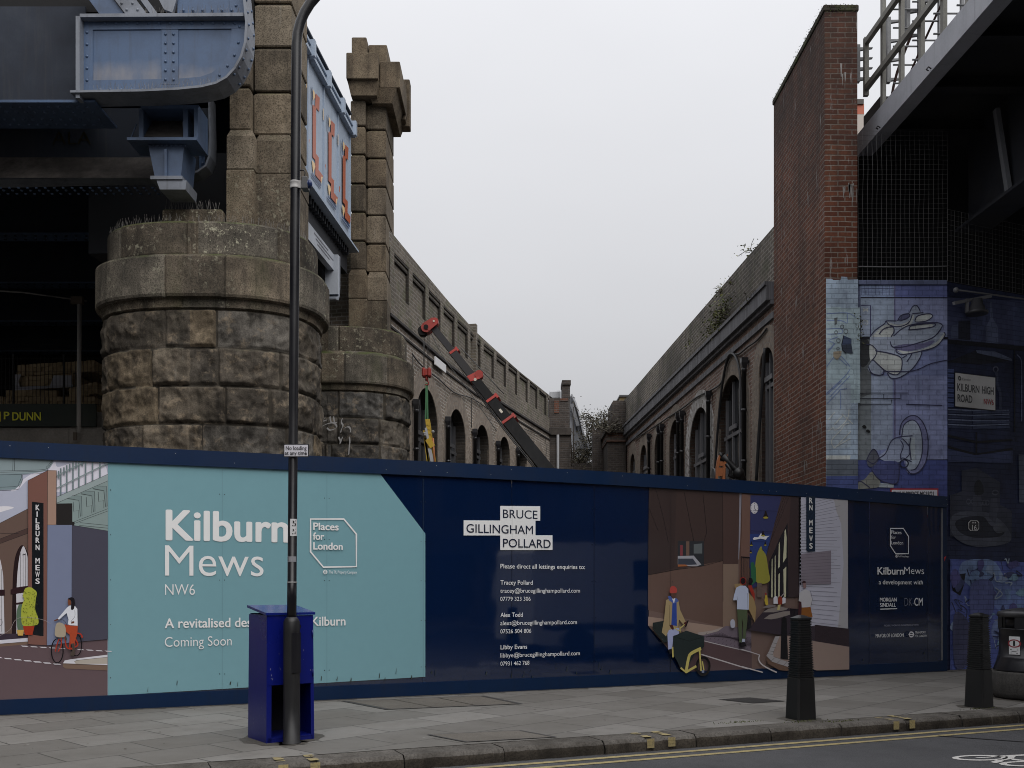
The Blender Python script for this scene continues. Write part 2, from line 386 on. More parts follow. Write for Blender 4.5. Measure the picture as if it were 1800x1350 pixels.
# ------------------------------------------------------------------ planes for sheets, signs and paintings
class Plane:
    def __init__(s, o, u): s.o = Vector((o[0], o[1], 0)); s.u = Vector((u[0], u[1], 0)).normalized(); s.n = Vector((s.u.y, -s.u.x, 0))
    def hit(s, px, py):
        x = (px-CX)/F; t = (x*s.o.y-s.o.x)/(s.u.x-x*s.u.y); Y = s.o.y+s.u.y*t
        return t, CH+(HY-py)/F*Y
    def pt(s, t, z, off=0.0): return s.o+s.u*t+Vector((0,0,z))+s.n*off
class Art:
    """flat artwork on a plane: polygons, strokes and lettering, each on its own thin layer"""
    def __init__(s, pl, base=.002, step=.0005, conv=None, gain=1.0, pref='ink', mat=None, fin=(.38, .5)):
        s.fin = fin
        s.pl = pl; s.mb = MB(); s.mats = []; s.ix = {}; s.off = base; s.step = step; s.conv = conv or (lambda x, y: (x, y)); s.gain = gain; s.pref = pref; s.mat = mat
    def mi(s, c):
        if c not in s.ix:
            rgb = tuple(min(.8, v*s.gain) for v in srgb(c)); s.ix[c] = len(s.mats)
            s.mats.append(s.mat(rgb) if s.mat else m_flat('%s_%d_%d_%d' % ((s.pref,)+tuple(c)), rgb, *s.fin))
        return s.ix[c]
    def h(s, p): return s.pl.hit(*s.conv(*p))
    def raw(s, pts2, c, layer=True):
        if layer: s.off += s.step
        # make sure the polygon faces the viewer
        ar = sum(pts2[i][0]*pts2[(i+1)%len(pts2)][1]-pts2[(i+1)%len(pts2)][0]*pts2[i][1] for i in range(len(pts2)))
        if ar < 0: pts2 = pts2[::-1]
        s.mb.poly([s.pl.pt(a, b, s.off) for a, b in pts2], s.mi(c), [(a, b) for a, b in pts2])
    def poly(s, pts, c): s.raw([s.h(p) for p in pts], c)
    def blob(s, pts, c, k=4):
        s.poly(smooth_loop(pts, k), c)
    def stroke(s, pts, w, c, closed=False):
        """w in the photograph's own units of this art (converted with conv)"""
        s.off += s.step
        q = [s.h(p) for p in pts]; a = s.h((pts[0][0]+w, pts[0][1])); W2 = abs(a[0]-q[0][0])/2
        W2 = max(W2, .0016)
        n = len(q); L_, R_ = [], []
        for i in range(n):
            if closed: p0, p1 = q[i-1], q[(i+1)%n]
            else: p0, p1 = q[max(i-1, 0)], q[min(i+1, n-1)]
            dx, dy = p1[0]-p0[0], p1[1]-p0[1]; ll = math.hypot(dx, dy) or 1
            nx, ny = -dy/ll*W2, dx/ll*W2
            L_.append((q[i][0]+nx, q[i][1]+ny)); R_.append((q[i][0]-nx, q[i][1]-ny))
        for i in range(n if closed else n-1):
            j = (i+1) % n; s.raw([L_[i], R_[i], R_[j], L_[j]], c, False)
    def disc(s, cx, cy, rx, ry, c, n=18): s.poly([(cx+rx*math.cos(2*math.pi*k/n), cy+ry*math.sin(2*math.pi*k/n)) for k in range(n)], c)
    def ring(s, cx, cy, rx, ry, w, c, n=20): s.stroke([(cx+rx*math.cos(2*math.pi*k/n), cy+ry*math.sin(2*math.pi*k/n)) for k in range(n)], w, c, True)
    def text(s, t, x0, x1, yb, yc, c, bold=0.0, yb1=None, ref='H'):
        """lettering from x0 to x1 on baseline yb, letter height reaching yc"""
        vs, fs, (bx0, bx1), cap = glyphs(t, min(bold, 0.0), ref)
        s0, z0 = s.h((x0, yb)); s1, z1 = s.h((x1, yb if yb1 is None else yb1)); _, zc = s.h((x0, yc))
        d = max(bold, 0.0); kz = (zc-z0)/(cap+d); kx = (s1-s0)/(bx1-bx0+2*d); m = s.mi(c)
        for ox, oz in (((0, 0),) if d < .004 else ((-d, 0), (d, 0), (0, d*.7), (0, -d*.7), (-d*.7, d*.5), (d*.7, -d*.5), (d*.7, d*.5), (-d*.7, -d*.5))):
            s.off += s.step*.5 if d >= .004 else s.step; b = len(s.mb.v)
            for v in vs: s.mb.v.append(s.pl.pt(s0+(v[0]-bx0+d+ox)*kx, z0+(v[1]+oz)*kz, s.off))
            for f in fs: s.mb.face([b+i for i in f], m, [(0,0)]*len(f))
    def build(s, name, parent):
        o = s.mb.build(name, s.mats, parent); s.mb = MB(); s.mats = []; s.ix = {}; return o
def smooth_loop(pts, k=4):
    o = []; n = len(pts)
    for i in range(n):
        p0, p1, p2, p3 = pts[i-1], pts[i], pts[(i+1)%n], pts[(i+2)%n]
        for j in range(k):
            t = j/k
            o.append(tuple(.5*((2*p1[a])+(-p0[a]+p2[a])*t+(2*p0[a]-5*p1[a]+4*p2[a]-p3[a])*t*t+(-p0[a]+3*p1[a]-3*p2[a]+p3[a])*t**3) for a in (0, 1)))
    return o
def smooth_line(pts, k=5):
    q = [pts[0]]+list(pts)+[pts[-1]]; o = []
    for i in range(1, len(q)-2):
        p0, p1, p2, p3 = q[i-1], q[i], q[i+1], q[i+2]
        for j in range(k):
            t = j/k
            o.append(tuple(.5*((2*p1[a])+(-p0[a]+p2[a])*t+(2*p0[a]-5*p1[a]+4*p2[a]-p3[a])*t*t+(-p0[a]+3*p1[a]-3*p2[a]+p3[a])*t**3) for a in range(len(p1))))
    o.append(tuple(q[-1])); return o
_gl = {}
def glyph_mesh(t, bold):
    if (t, bold) in _gl: return _gl[(t, bold)]
    cu = bpy.data.curves.new('lettering_curve', 'FONT'); cu.body = t; cu.size = 1.0; cu.offset = bold; cu.resolution_u = 4
    o = bpy.data.objects.new('lettering_source', cu); SC.collection.objects.link(o)
    dg = bpy.context.evaluated_depsgraph_get(); dg.update()
    me = bpy.data.meshes.new_from_object(o.evaluated_get(dg))
    vs = [(v.co.x, v.co.y) for v in me.vertices]; fs = [tuple(p.vertices) for p in me.polygons]
    # keep faces turned to the viewer
    nf = []
    for f in fs:
        a = sum(vs[f[i]][0]*vs[f[(i+1)%len(f)]][1]-vs[f[(i+1)%len(f)]][0]*vs[f[i]][1] for i in range(len(f)))
        nf.append(f if a > 0 else f[::-1])
    bpy.data.objects.remove(o); bpy.data.curves.remove(cu); bpy.data.meshes.remove(me)
    _gl[(t, bold)] = (vs, nf); return vs, nf
def glyphs(t, bold=0.0, ref='H'):
    vs, fs = glyph_mesh(t, bold); h, _ = glyph_mesh(ref, bold)
    return vs, fs, (min(v[0] for v in vs), max(v[0] for v in vs)), max(v[1] for v in h)
def leaf_quads(mb, c, n, spread, size, rng, m=0):
    c = Vector(c)
    for _ in range(n):
        p = c+Vector((rng.gauss(0, spread[0]), rng.gauss(0, spread[1]), rng.gauss(0, spread[2])))
        a = Vector((rng.uniform(-1,1), rng.uniform(-1,1), rng.uniform(-.6,.6))).normalized(); b = a.orthogonal().normalized()
        b = (Matrix.Rotation(rng.uniform(0, 6.28), 3, a) @ b); k = size*rng.uniform(.5, 1.3)
        mb.poly([p-a*k, p+b*k*.42, p+a*k, p-b*k*.42], m)
# ================================================================== GROUND
KU = Vector((.919, .394, 0)).normalized(); KN = Vector((-KU.y, KU.x, 0)); KO = Vector((-.56, 8.0, 0))
def kw(s, d, z): return KO+KU*s+KN*d+Vector((0, 0, z))
KROT = math.atan2(KU.y, KU.x)
def G(px, py, z=0.0):
    Y = F*(CH-z)/(py-HY); return Vector(((px-CX)/F*Y, Y, z))
RZ = -.12
b = MB(); b.poly([(-700,-300,-.30),(700,-300,-.30),(700,900,-.30),(-700,900,-.30)])
structure(b.build('ground', m_ground('ground_earth', (.09,.085,.075), (.14,.13,.115), 8)))
b = MB()
for i in range(-30, 60): b.poly([(i, -14, RZ), (i+1, -14, RZ), (i+1, .02, RZ), (i, .02, RZ)])
structure(b.build('road', m_ground('asphalt', (.036,.036,.039), (.105,.105,.112), 110, rough=.8, stain=.35, bump=.5), warp=kw, uvrot=KROT))
def densestrip(b, s0, s1, d0, d1, z, m=0):
    n = int((s1-s0)/.8)+1
    for i in range(n):
        a, c = s0+(s1-s0)*i/n, s0+(s1-s0)*(i+1)/n
        b.poly([(a,d0,z),(c,d0,z),(c,d1,z),(a,d1,z)], m)
b = MB()
for d in (-.175, -.375):
    densestrip(b, -30, 50, d-.036, d+.036, RZ+.004)
q = N('worn_yellow_paint'); c = q.mix(q.ramp(q.noise(60, 4, rough=.8), .5, .62, 0, .6), (.36,.29,.13), (.10,.09,.075))
c = q.mix(q.ramp(q.noise(5, 5), .45, .65, 0, .65), c, (.20,.165,.10)); MY = q.done(c, .75)
structure(b.build('double_yellow_lines', MY, warp=kw))
q = N('worn_white_paint'); c = q.mix(q.ramp(q.noise(60, 4, rough=.8), .52, .64, 0, .6), (.60,.58,.56), (.10,.10,.10)); MWP = q.done(c, .75)
# cycle symbol on the road (bicycle seen nearly edge-on)
def zc(x, y): return G(1640+x/11.25, 1240+y/11.25, RZ+.004)
b = MB()
def gring(cx, cy, rx, ry, tx, ty, n=40):
    for k in range(n):
        a, c = 2*math.pi*k/n, 2*math.pi*(k+1)/n
        b.poly([zc(cx+rx*math.cos(a), cy+ry*math.sin(a)), zc(cx+rx*math.cos(c), cy+ry*math.sin(c)), zc(cx+(rx-tx)*math.cos(c), cy+(ry-ty)*math.sin(c)), zc(cx+(rx-tx)*math.cos(a), cy+(ry-ty)*math.sin(a))][::-1])
gring(930, 1034, 555, 55, 130, 20)
for pp in ([(830,1030),(1130,1012),(1400,985),(1500,1000),(1120,1028),(900,1040)], [(1130,1120),(1280,1070),(1370,1050),(1500,1000),(1420,985),(1850,965),(1850,990),(1640,1000),(1590,1050),(1400,1085),(1370,1110),(1240,1140)],
           [(1590,1050),(1850,1085),(1850,1105),(1540,1075)]):
    b.poly([zc(*p) for p in pp][::-1])
gring(1830, 1152, 520, 52, 150, 20)
structure(b.build('cycle_symbol', MWP))
# hairline crack / seam in the asphalt
b = MB(); p = [(100,600),(500,625),(900,655),(1400,690),(1900,725)]
for i in range(len(p)-1):
    b.poly([zc(p[i][0], p[i][1]-5), zc(p[i+1][0], p[i+1][1]-5), zc(p[i+1][0], p[i+1][1]+6), zc(p[i][0], p[i][1]+6)][::-1])
structure(b.build('asphalt_seam', m_flat('tar', (.012,.012,.013), .5)))
# kerb: stones with open joints and a rough, broken front arris
rng = random.Random(3); b = MB(); s = -26.0
while s < 46:
    ln = rng.uniform(.7, 1.0); e = s+ln-.010; dz = rng.uniform(-.006, .004); df = rng.uniform(-.006, .006)
    n = 14
    rows = []
    for i in range(n+1):
        t = s+(e-s)*i/n; w = noise.noise(Vector((t*9, 0, 1)))*.018; w2 = noise.noise(Vector((t*14, 3, 1)))*.014
        rows.append([b.vert(pp) for pp in ((t, df-.012+w, RZ-.05), (t, df-.010+w*1.3, RZ+.05+w2), (t, df+w*.5, dz-.035+w2*.6), (t, df+.03+w*.4, dz), (t, .298, dz))])
    for i in range(n):
        for k in range(4): b.face((rows[i][k], rows[i+1][k], rows[i+1][k+1], rows[i][k+1]), 1 if k < 2 else 0, None, k < 3)
    b.poly([(s, df, RZ-.05), (s, df, dz-.02), (s, .298, dz), (s, .298, RZ-.05)]); b.poly([(e, df, RZ-.05), (e, .298, RZ-.05), (e, .298, dz), (e, df, dz-.02)])
    s += ln
kerb = structure(b.build('kerb', [m_stone('kerb_granite', (.115,.105,.095), (.165,.152,.138), (.028,.024,.019), soot=.6, speck=.5, bump=.8), m_stone('kerb_face', (.048,.040,.032), (.085,.072,.058), (.014,.012,.010), soot=.75, speck=.5, bump=1.0)], warp=kw, uvrot=KROT))
def kerb_s(px, py=None):
    x = (px-CX)/F; return (x*KO.y-KO.x)/(KU.x-x*KU.y)
b = MB()
for px in (497, 553, 1141, 1178, 1572, 1600):
    s = kerb_s(px); w = .038
    for k in range(12):
        d0, d1 = .012+k*.023, .012+(k+1)*.023
        if rng.random() < .45: continue
        b.poly([(s-w+rng.uniform(-.008,.008), d0, .005), (s+w+rng.uniform(-.008,.008), d0, .005), (s+w+rng.uniform(-.008,.008), d1, .005), (s-w, d1, .005)])
    for k in range(3):
        z0, z1 = RZ+.03+k*.028, RZ+.03+(k+1)*.028
        b.poly([(s-w, -.030, z0), (s+w, -.030, z0), (s+w, -.028, z1), (s-w, -.028, z1)])
structure(b.build('kerb_marks', MY, warp=kw))
b = MB()
for i in range(-26, 46): b.poly([(i, .298, 0), (i+1, .298, 0), (i+1, 6.5, 0), (i, 6.5, 0)])
b.poly([(-26,.3,0),(-26,.3,-.3),(46,.3,-.3),(46,.3,0)])
structure(b.build('pavement', m_paving('york_paving'), warp=kw, uvrot=KROT))
b = MB(); b.poly([(-40, 13.4, -.012), (7.2, 17.2, -.012), (20, 21, -.012), (20, 70, -.012), (-40, 70, -.012)])
structure(b.build('yard_ground', m_ground('yard_rubble', (.10,.095,.085), (.17,.16,.145), 14)))
# weeds and grit along the edges
b = MB(); rg = random.Random(5)
for cx_, cy_ in ((1412, 1268), (1724, 1246), (1300, 1270), (1480, 1268)):
    c0 = G(cx_, cy_)
    for _ in range(60):
        p = c0+KU*rg.gauss(0, .12)+KN*rg.gauss(-.0, .03); h = rg.uniform(.004, .02)
        b.poly([p+Vector((-.005,0,.001)), p+Vector((.005,0,.001)), p+Vector((rg.uniform(-.012,.012), rg.uniform(-.012,.012), h))])
o = b.build('moss', m_leaf('moss_green', (.05,.06,.012), (.09,.10,.03))); o['kind'] = 'stuff'; o['label'] = 'thin moss and weeds at the foot of the bollards'; o['category'] = 'moss'
b = MB()
for _ in range(260):
    s = rg.uniform(-6, 9); d = rg.choice([rg.uniform(.35, 3.9), rg.uniform(3.6, 4.0)]); k = rg.uniform(.004, .014)
    p = Vector((s, d, .003)); a = rg.uniform(0, 6.28)
    b.poly([p+Vector((math.cos(a+t)*k*rg.uniform(.6,1.5), math.sin(a+t)*k, rg.uniform(0,.004))) for t in (0, 1.6, 3.1, 4.6)])
o = b.build('litter_grit', m_leaf('dead_leaf', (.03,.022,.014), (.16,.14,.12)), warp=kw); o['kind'] = 'stuff'; o['label'] = 'scattered grit and dead leaves on the pavement'; o['category'] = 'grit'
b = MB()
def grime_shade(c, r0, r1, n=22):  # contact shade painted as dark irregular patches around the bases
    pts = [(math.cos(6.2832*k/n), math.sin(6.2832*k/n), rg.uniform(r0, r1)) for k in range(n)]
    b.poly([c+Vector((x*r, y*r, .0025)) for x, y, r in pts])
grime_shade(Vector((-1.925, 8.45, 0)), .10, .17); grime_shade(Vector((2.995, 10.03, 0)), .17, .26); grime_shade(Vector((5.335, 11.05, 0)), .17, .26); grime_shade(Vector((6.42, 11.95, 0)), .48, .58); grime_shade(Vector((-2.09, 8.74, 0)), .34, .44)
for s_ in range(60):      # dark line along the foot of the boards
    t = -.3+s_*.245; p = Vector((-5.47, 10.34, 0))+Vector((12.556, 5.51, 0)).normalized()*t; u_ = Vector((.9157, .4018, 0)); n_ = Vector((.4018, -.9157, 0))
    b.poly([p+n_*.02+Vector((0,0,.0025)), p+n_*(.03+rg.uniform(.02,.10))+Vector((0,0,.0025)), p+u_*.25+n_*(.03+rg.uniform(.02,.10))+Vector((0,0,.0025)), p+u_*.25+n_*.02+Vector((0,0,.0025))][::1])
o = b.build('grime_shade', m_ground('ground_dirt', (.05,.045,.038), (.10,.09,.078), 60)); o['kind'] = 'stuff'; o['label'] = 'contact shade painted around posts, and a dark line along the hoarding foot'; o['category'] = 'dirt'
# utility covers let into the paving
def cover(pxs, label, kind):
    t = thing('utility_cover', label, 'utility cover', sum((G(*p) for p in pxs), Vector())/4)
    q = [G(*p) for p in pxs]
    if (q[1]-q[0]).cross(q[2]-q[1]).z < 0: q.reverse()
    c0 = sum(q, Vector())/4
    b = MB(); ins = [c0+(p-c0)*.93 for p in q]
    for i in range(4):
        j = (i+1) % 4; zz = Vector((0,0,.006))
        b.poly([q[i]+zz, q[j]+zz, ins[j]+zz, ins[i]+zz])
    b.build('frame', m_steel('cover_iron', (.05,.047,.045), .5, .5, .6), t)
    b = MB()
    def bl(u, v, z): return (ins[0]*(1-u)+ins[1]*u)*(1-v)+(ins[3]*(1-u)+ins[2]*u)*v+Vector((0,0,z))
    if kind == 'iron':
        b.poly([bl(0,0,.004), bl(1,0,.004), bl(1,1,.004), bl(0,1,.004)])
        for i in range(9):
            for j in range(9):
                u, v = (i+.5)/9, (j+.5)/9; e = .035
                b.poly([bl(u-e,v-e,.009), bl(u+e,v-e,.009), bl(u+e,v+e,.009), bl(u-e,v+e,.009)])
        b.build('plate', m_steel('cover_plate', (.045,.043,.042), .5, .6, .55), t)
    else:
        n = 3 if kind == 'long' else 1
        for i in range(n):
            b.poly([bl(i/n+.006,0,.005), bl((i+1)/n-.006,0,.005), bl((i+1)/n-.006,1,.005), bl(i/n+.006,1,.005)])
        b.build('plate', m_ground('cover_concrete', (.10,.088,.075), (.165,.15,.13), 90, stain=.4), t)
cover([(749,1292),(915,1284.4),(980,1296.4),(818,1305.3)], 'concrete filled inspection cover near the kerb, right of the blue cabinet', 'single')
cover([(600,1233),(851,1223.5),(920,1237.8),(678,1248)], 'long three-slab utility cover beside the foot of the hoarding', 'long')
cover([(1262,1230),(1318,1226.4),(1382,1233),(1324,1236.7)], 'small iron chequered manhole cover left of the nearer bollard', 'iron')
# ================================================================== HOARDING
HP = Plane((-5.47, 10.34), (12.556, 5.51)); HU, HN = HP.u, HP.n
hs_ = lambda px: HP.hit(px, 1000)[0]
SEND = hs_(1663)
TOPK = [(-4, 2.93), (0, 2.93), (hs_(780), 2.965), (hs_(1060), 2.963), (hs_(1400), 2.93), (SEND, 2.86), (SEND+3, 2.86)]
def topz(s):
    for (a, za), (c, zc_) in zip(TOPK, TOPK[1:]):
        if s <= c: return za+(zc_-za)*(s-a)/(c-a)
    return TOPK[-1][1]
def hw(s, d, z): return HP.pt(s, z, d)
hoard = thing('hoarding', 'long navy and teal printed site hoarding along the back of the pavement', 'hoarding', HP.pt(6, 0))
q = N('navy_board'); cc = q.mix(q.ramp(q.noise(1.3, 5), .45, .75, 0, .10), (.0026,.0115,.046), (.01,.012,.018))
wv = q.bump(q.noise(1.1, 2), .25, .02); NAVY = q.done(cc, .05, wv, spec=1.0); q.b.inputs['Coat Weight'].default_value = .5; q.b.inputs['Coat Roughness'].default_value = .03
NAVYT = m_paint('navy_trim', (.0034,.0170,.056), .45, .25, (.012,.014,.018), spec=.2, streak=.2)
S190 = hs_(189.5); seams = [S190+1.228*k for k in range(-6, 12)]
rg = random.Random(11); bowk = {}
def bowed(b, s0, s1, z0, z1, a0, a1, bow, m=0, off=0.0, n=8, nz=6):
    ids = []
    for i in range(n+1):
        u = i/n; row = []
        for j in range(nz+1):
            v = j/nz; row.append(b.vert((s0+(s1-s0)*u, off+a0+(a1-a0)*u+bow*4*u*(1-u)*(.4+.6*math.sin(math.pi*v)), z0+(z1-z0)*v)))
        ids.append(row)
    for i in range(n):
        for j in range(nz): b.face((ids[i][j], ids[i+1][j], ids[i+1][j+1], ids[i][j+1]), m, None, True)
for k in range(len(seams)-1):
    s0, s1 = seams[k]+.0015, min(seams[k+1]-.0015, SEND-.10)
    if s0 > SEND-.12: break
    b = MB(); a0, a1, bo = rg.uniform(-.003,.001), rg.uniform(-.003,.001), rg.uniform(-.005,.001)
    bowed(b, s0, s1, .10, min(topz(s0), topz(s1))-.04, a0, a1, bo, 0, -.002)
    b.build('panel', NAVY, hoard, warp=hw)
def trimrun(b, z0f, z1f, d0, d1, s0=-5, s1=None):
    s1 = s1 or SEND; n = 24
    for i in range(n):
        a, c = s0+(s1-s0)*i/n, s0+(s1-s0)*(i+1)/n
        v = [(a,d0,z0f(a)),(c,d0,z0f(c)),(c,d0,z1f(c)),(a,d0,z1f(a)),(a,d1,z0f(a)),(c,d1,z0f(c)),(c,d1,z1f(c)),(a,d1,z1f(a))]
        for q in ((4,5,6,7),(3,7,6,2),(0,1,5,4),(0,3,2,1)): b.poly([v[x] for x in q])
    b.poly([(s1,d0,z0f(s1)),(s1,d0,z1f(s1)),(s1,d1,z1f(s1)),(s1,d1,z0f(s1))])
b = MB(); trimrun(b, lambda s: topz(s)-.182, topz, -.05, .034); b.build('top_trim', NAVYT, hoard, warp=hw)
b = MB(); trimrun(b, lambda s: 0.004, lambda s: .165, -.05, .026); b.build('bottom_trim', NAVYT, hoard, warp=hw)
b = MB(); b.box(SEND-.095, SEND-.030, -.05, .020, .165, topz(SEND)-.184); b.box(SEND-.028, SEND+.005, -.30, .012, .002, topz(SEND)-.02)
b.build('end_post', NAVYT, hoard, warp=hw)
b = MB(); b.box(SEND-.101, SEND-.096, .0, .016, .18, topz(SEND)-.19); b.build('edge_strip', m_flat('bare_edge', (.30,.29,.28)), hoard, warp=hw)
b = MB()
for k in range(-5, 11):
    a = S190+1.228*k*1.0; b.box(a-.045, a+.045, -.12, -.06, .0, 2.7)
b.box(-5, SEND-.3, -.10, -.06, 1.4, 1.5); b.build('timber_frame', m_flat('frame_timber', (.22,.16,.09)), hoard, warp=hw)
GA = 1.17
a = Art(HP, base=.021, gain=1.0, pref='spray'); a.poly([(1657.5,980),(1661.5,977),(1660,982),(1658.5,987)], (190,40,36)); a.build('spray_mark', hoard)
TEAL = (112,151,160); WHITE = (222,220,228)
# ---- teal sheet
a = Art(HP, base=.0035, gain=GA*.97, pref='teal_print', fin=(.25, .5))
q0 = [(189.5,808),(668,833),(747.5,938),(747.5,1201),(189.5,1224)]
ss = [HP.hit(*p) for p in q0]; ztop = topz(0)-.15
ss[0] = (ss[0][0], ztop); 
a.raw([(ss[0][0], .16+.0), (ss[3][0], .235), ss[2], ss[1], (ss[1][0], ztop+.03), (ss[0][0], ztop)], TEAL)
a.build('teal_print', hoard)
# seams, fixing screws and grime flecks
a = Art(HP, base=.0045, gain=1.0, pref='seam')
for k in range(0, 11):
    sx = seams[6]+1.228*k
    if sx > SEND-.3: break
    a.off += a.step; a.raw([(sx-.0011,.17),(sx+.0011,.17),(sx+.0011,2.74),(sx-.0011,2.74)], (62,80,88) if k < 4 else (6,12,24), False)
    for zz in (.36, .95, 1.45, 1.95, 2.45):
        for dx in (-.028, .028):
            n = 8; a.raw([(sx+dx+.006*math.cos(2*math.pi*t/n), zz+rg.uniform(-.004,.004)+.006*math.sin(2*math.pi*t/n)) for t in range(n)], (30,40,48), False)
rgs = random.Random(2)
for _ in range(26):
    x = rgs.uniform(-4, SEND); zt = topz(x)-rgs.choice([.05, .13]); n = 6
    a.pl = HP; o_ = a.off; a.off = .0352
    a.raw([(x+.005*math.cos(2*math.pi*t/n), zt+.005*math.sin(2*math.pi*t/n)) for t in range(n)], (150,150,155), False); a.off = o_
for _ in range(40):
    x = rgs.uniform(S190, hs_(1640)); z0 = rgs.uniform(.17, .30); k = rgs.uniform(.003, .010)
    a.raw([(x-k,z0),(x+k*.6,z0-.01),(x+k*1.4,z0+rgs.uniform(.02,.08)),(x+k*.3,z0+rgs.uniform(.02,.06))], (52,58,52), False)
a.build('fixings', hoard)['kind'] = 'stuff'
# ---- lettering on the teal sheet
a = Art(HP, base=.008, gain=GA, pref='letter')
a.text('Kilburn', 291, 508, 948.5, 895, WHITE, .028)
a.build('lettering', hoard)
a.text('Mews', 290, 463, 1012, 958.5, WHITE, -.004)
a.build('lettering', hoard)
a.text('NW6', 290, 342.5, 1045.8, 1027, WHITE, -.006)
a.build('lettering', hoard)
a.text('A revitalised destination for Kilburn', 289.5, 607, 1104, 1087, WHITE, .018)
a.build('lettering', hoard)
a.text('Coming Soon', 289.5, 407, 1137, 1120, WHITE, -.004)
a.build('lettering', hoard)
a.stroke([(545.5,912.5),(604,912.5),(626,939),(626,996),(568,997),(545.5,970)], 3.0, WHITE, True)
a.text('Places', 550, 595, 931.2, 918.5, WHITE, .028)
a.text('for', 549.5, 569.5, 948.6, 935.9, WHITE, .028)
a.text('London', 550, 602, 965.8, 953, WHITE, .028)
def roundel(a, cx, cy, r):
    a.ring(cx, cy, r*.82, r*.92, r*.34, WHITE); a.poly([(cx-r*1.1,cy-r*.2),(cx+r*1.1,cy-r*.2),(cx+r*1.1,cy+r*.2),(cx-r*1.1,cy+r*.2)], WHITE)
roundel(a, 571, 1005.5, 3.6)
a.text('The TfL Property Company', 577.5, 626.5, 1008, 1003, WHITE, 0)
a.build('logo', hoard)
# ---- lettering on the navy boards
a = Art(HP, base=.006, gain=GA*.92, pref='letter')
b1 = (240,238,244); nv = (10,22,48)
a.poly([(879,889.3),(949.2,889.8),(949.2,915.3),(940.9,915.3),(940.9,940.9),(970.8,940.9),(970.8,966.7),(879,966.7),(879,941.2),(814.7,941.2),(814.7,914.6),(879,915)], b1)
a.text('BRUCE', 883.7, 944.4, 910.4, 895.6, nv, .004); a.text('GILLINGHAM', 819.4, 936.4, 936, 921, nv, .004); a.text('POLLARD', 883.7, 967.3, 961.7, 946.9, nv, .004)
a.build('logo', hoard)
a.text('Please direct all lettings enquiries to:', 879, 1027.4, 999, 991.2, b1, .008)
for nm, em, ph, y in (('Tracey Pollard', ('tracey@brucegillinghampollard.com', 1018.5), ('07779 323 306', 931.7), 1027.6), ('Alex Todd', ('alext@brucegillinghampollard.com', 1013), ('07526 504 806', 932.6), 1084.6), ('Libby Evans', ('libbye@brucegillinghampollard.com', 1018), ('07931 462 768', 929.2), 1141.3)):
    a.build('lettering', hoard)
    a.text(nm, 878.8, {'T': 935.6, 'A': 918.0, 'L': 925.5}[nm[0]], y, y-7.6, b1, .008); a.build('lettering', hoard)
    a.text(em[0], 878.5, em[1], y+14.3, y+6.9, b1, 0); a.build('lettering', hoard); a.text(ph[0], 878.5, ph[1], y+28.7, y+21.6, b1, 0)
a.build('lettering', hoard)
a.text('Kilburn', 1540.4, 1586.4, 1009.7, 996.8, b1, .014); a.text('Mews', 1587.3, 1622, 1009.0, 996.5, b1, -.008)
a.build('lettering', hoard)
a.text('a development with', 1542.3, 1620, 1027.0, 1019.3, b1, .004)
a.build('lettering', hoard)
a.stroke([(1562.8,929),(1585.5,929),(1594.5,943),(1594.5,973.4),(1572,973.6),(1562.8,959.2)], 1.5, b1, True)
a.text('Places', 1564.2, 1582.2, 938.6, 932.6, b1, 0); a.text('for', 1564.2, 1572, 947.5, 941.4, b1, 0); a.text('London', 1564.4, 1585, 956.9, 950.8, b1, 0)
roundel(a, 1573.3, 978, 1.9); a.text('The TfL Property Company', 1576, 1595.2, 979.3, 976.6, b1, 0)
a.build('logo', hoard)
a.text('MORGAN', 1544, 1573.3, 1057.4, 1050.6, b1, .012); a.text('SINDALL', 1544, 1571.8, 1066.6, 1060, b1, .012); a.poly([(1544.4,1071.5),(1573.6,1070.6),(1573.6,1069),(1544.4,1069.8)], b1)
a.build('logo', hoard)
a.text('DK-', 1587, 1603.5, 1065, 1051.3, (120,122,132), -.018); a.text('CM', 1604, 1618.7, 1064.5, 1051, b1, .01)
a.build('logo', hoard)
a.text('PROUDLY WORKING IN PARTNERSHIP WITH', 1550.8, 1611, 1101, 1098, (160,160,170), -.004)
a.build('lettering', hoard)
a.text('MAYOR OF LONDON', 1536, 1585, 1120.4, 1114.2, b1, .005); a.build('logo', hoard); roundel(a, 1598.5, 1115, 4.6)
a.text('TRANSPORT', 1604.8, 1623.5, 1113.4, 1109.6, b1, 0); a.text('FOR LONDON', 1604.8, 1625.8, 1119.8, 1116, b1, 0)
a.build('logo', hoard)
# ---- left illustration: street with viaduct and cyclist
Z1 = lambda x, y: (x/6.135, 790+y/6.135); Z2 = lambda x, y: (x/5.625, 1000+y/5.625)
LN = (34,32,36)
a = Art(HP, base=.004, step=.00016, gain=GA, pref='print', conv=Z1, fin=(.2, .6))
a.poly([(-400,80),(1163,135),(1163,2650),(-400,2700)], (168,171,188))
a.blob([(590,130),(620,190),(760,150),(900,120),(1120,150),(1120,400),(620,460),(560,420),(450,300),(300,330),(200,430),(120,440),(330,270),(500,240)], (205,203,214))
a.blob([(-60,630),(60,612),(150,628),(60,660),(-60,690)], (212,210,218))
a.poly([(-300,85),(580,115),(570,150),(540,195),(480,235),(400,250),(-300,275)], (132,146,150))
a.poly([(-300,285),(-300,275),(400,250),(240,270),(240,340),(215,385),(160,432),(-300,445)], (120,136,141))
for l in ([(-300,238),(420,222),(500,190),(545,140),(560,112)], [(-300,252),(430,235),(515,200),(570,120)], [(-300,282),(420,262),(500,232)], [(-300,410),(150,402),(205,360),(232,300),(232,275)], [(-300,445),(150,438),(210,400),(243,330),(243,275)], [(142,95),(138,232)], [(160,97),(155,232)]):
    a.stroke(smooth_line(l, 4), 4, LN)
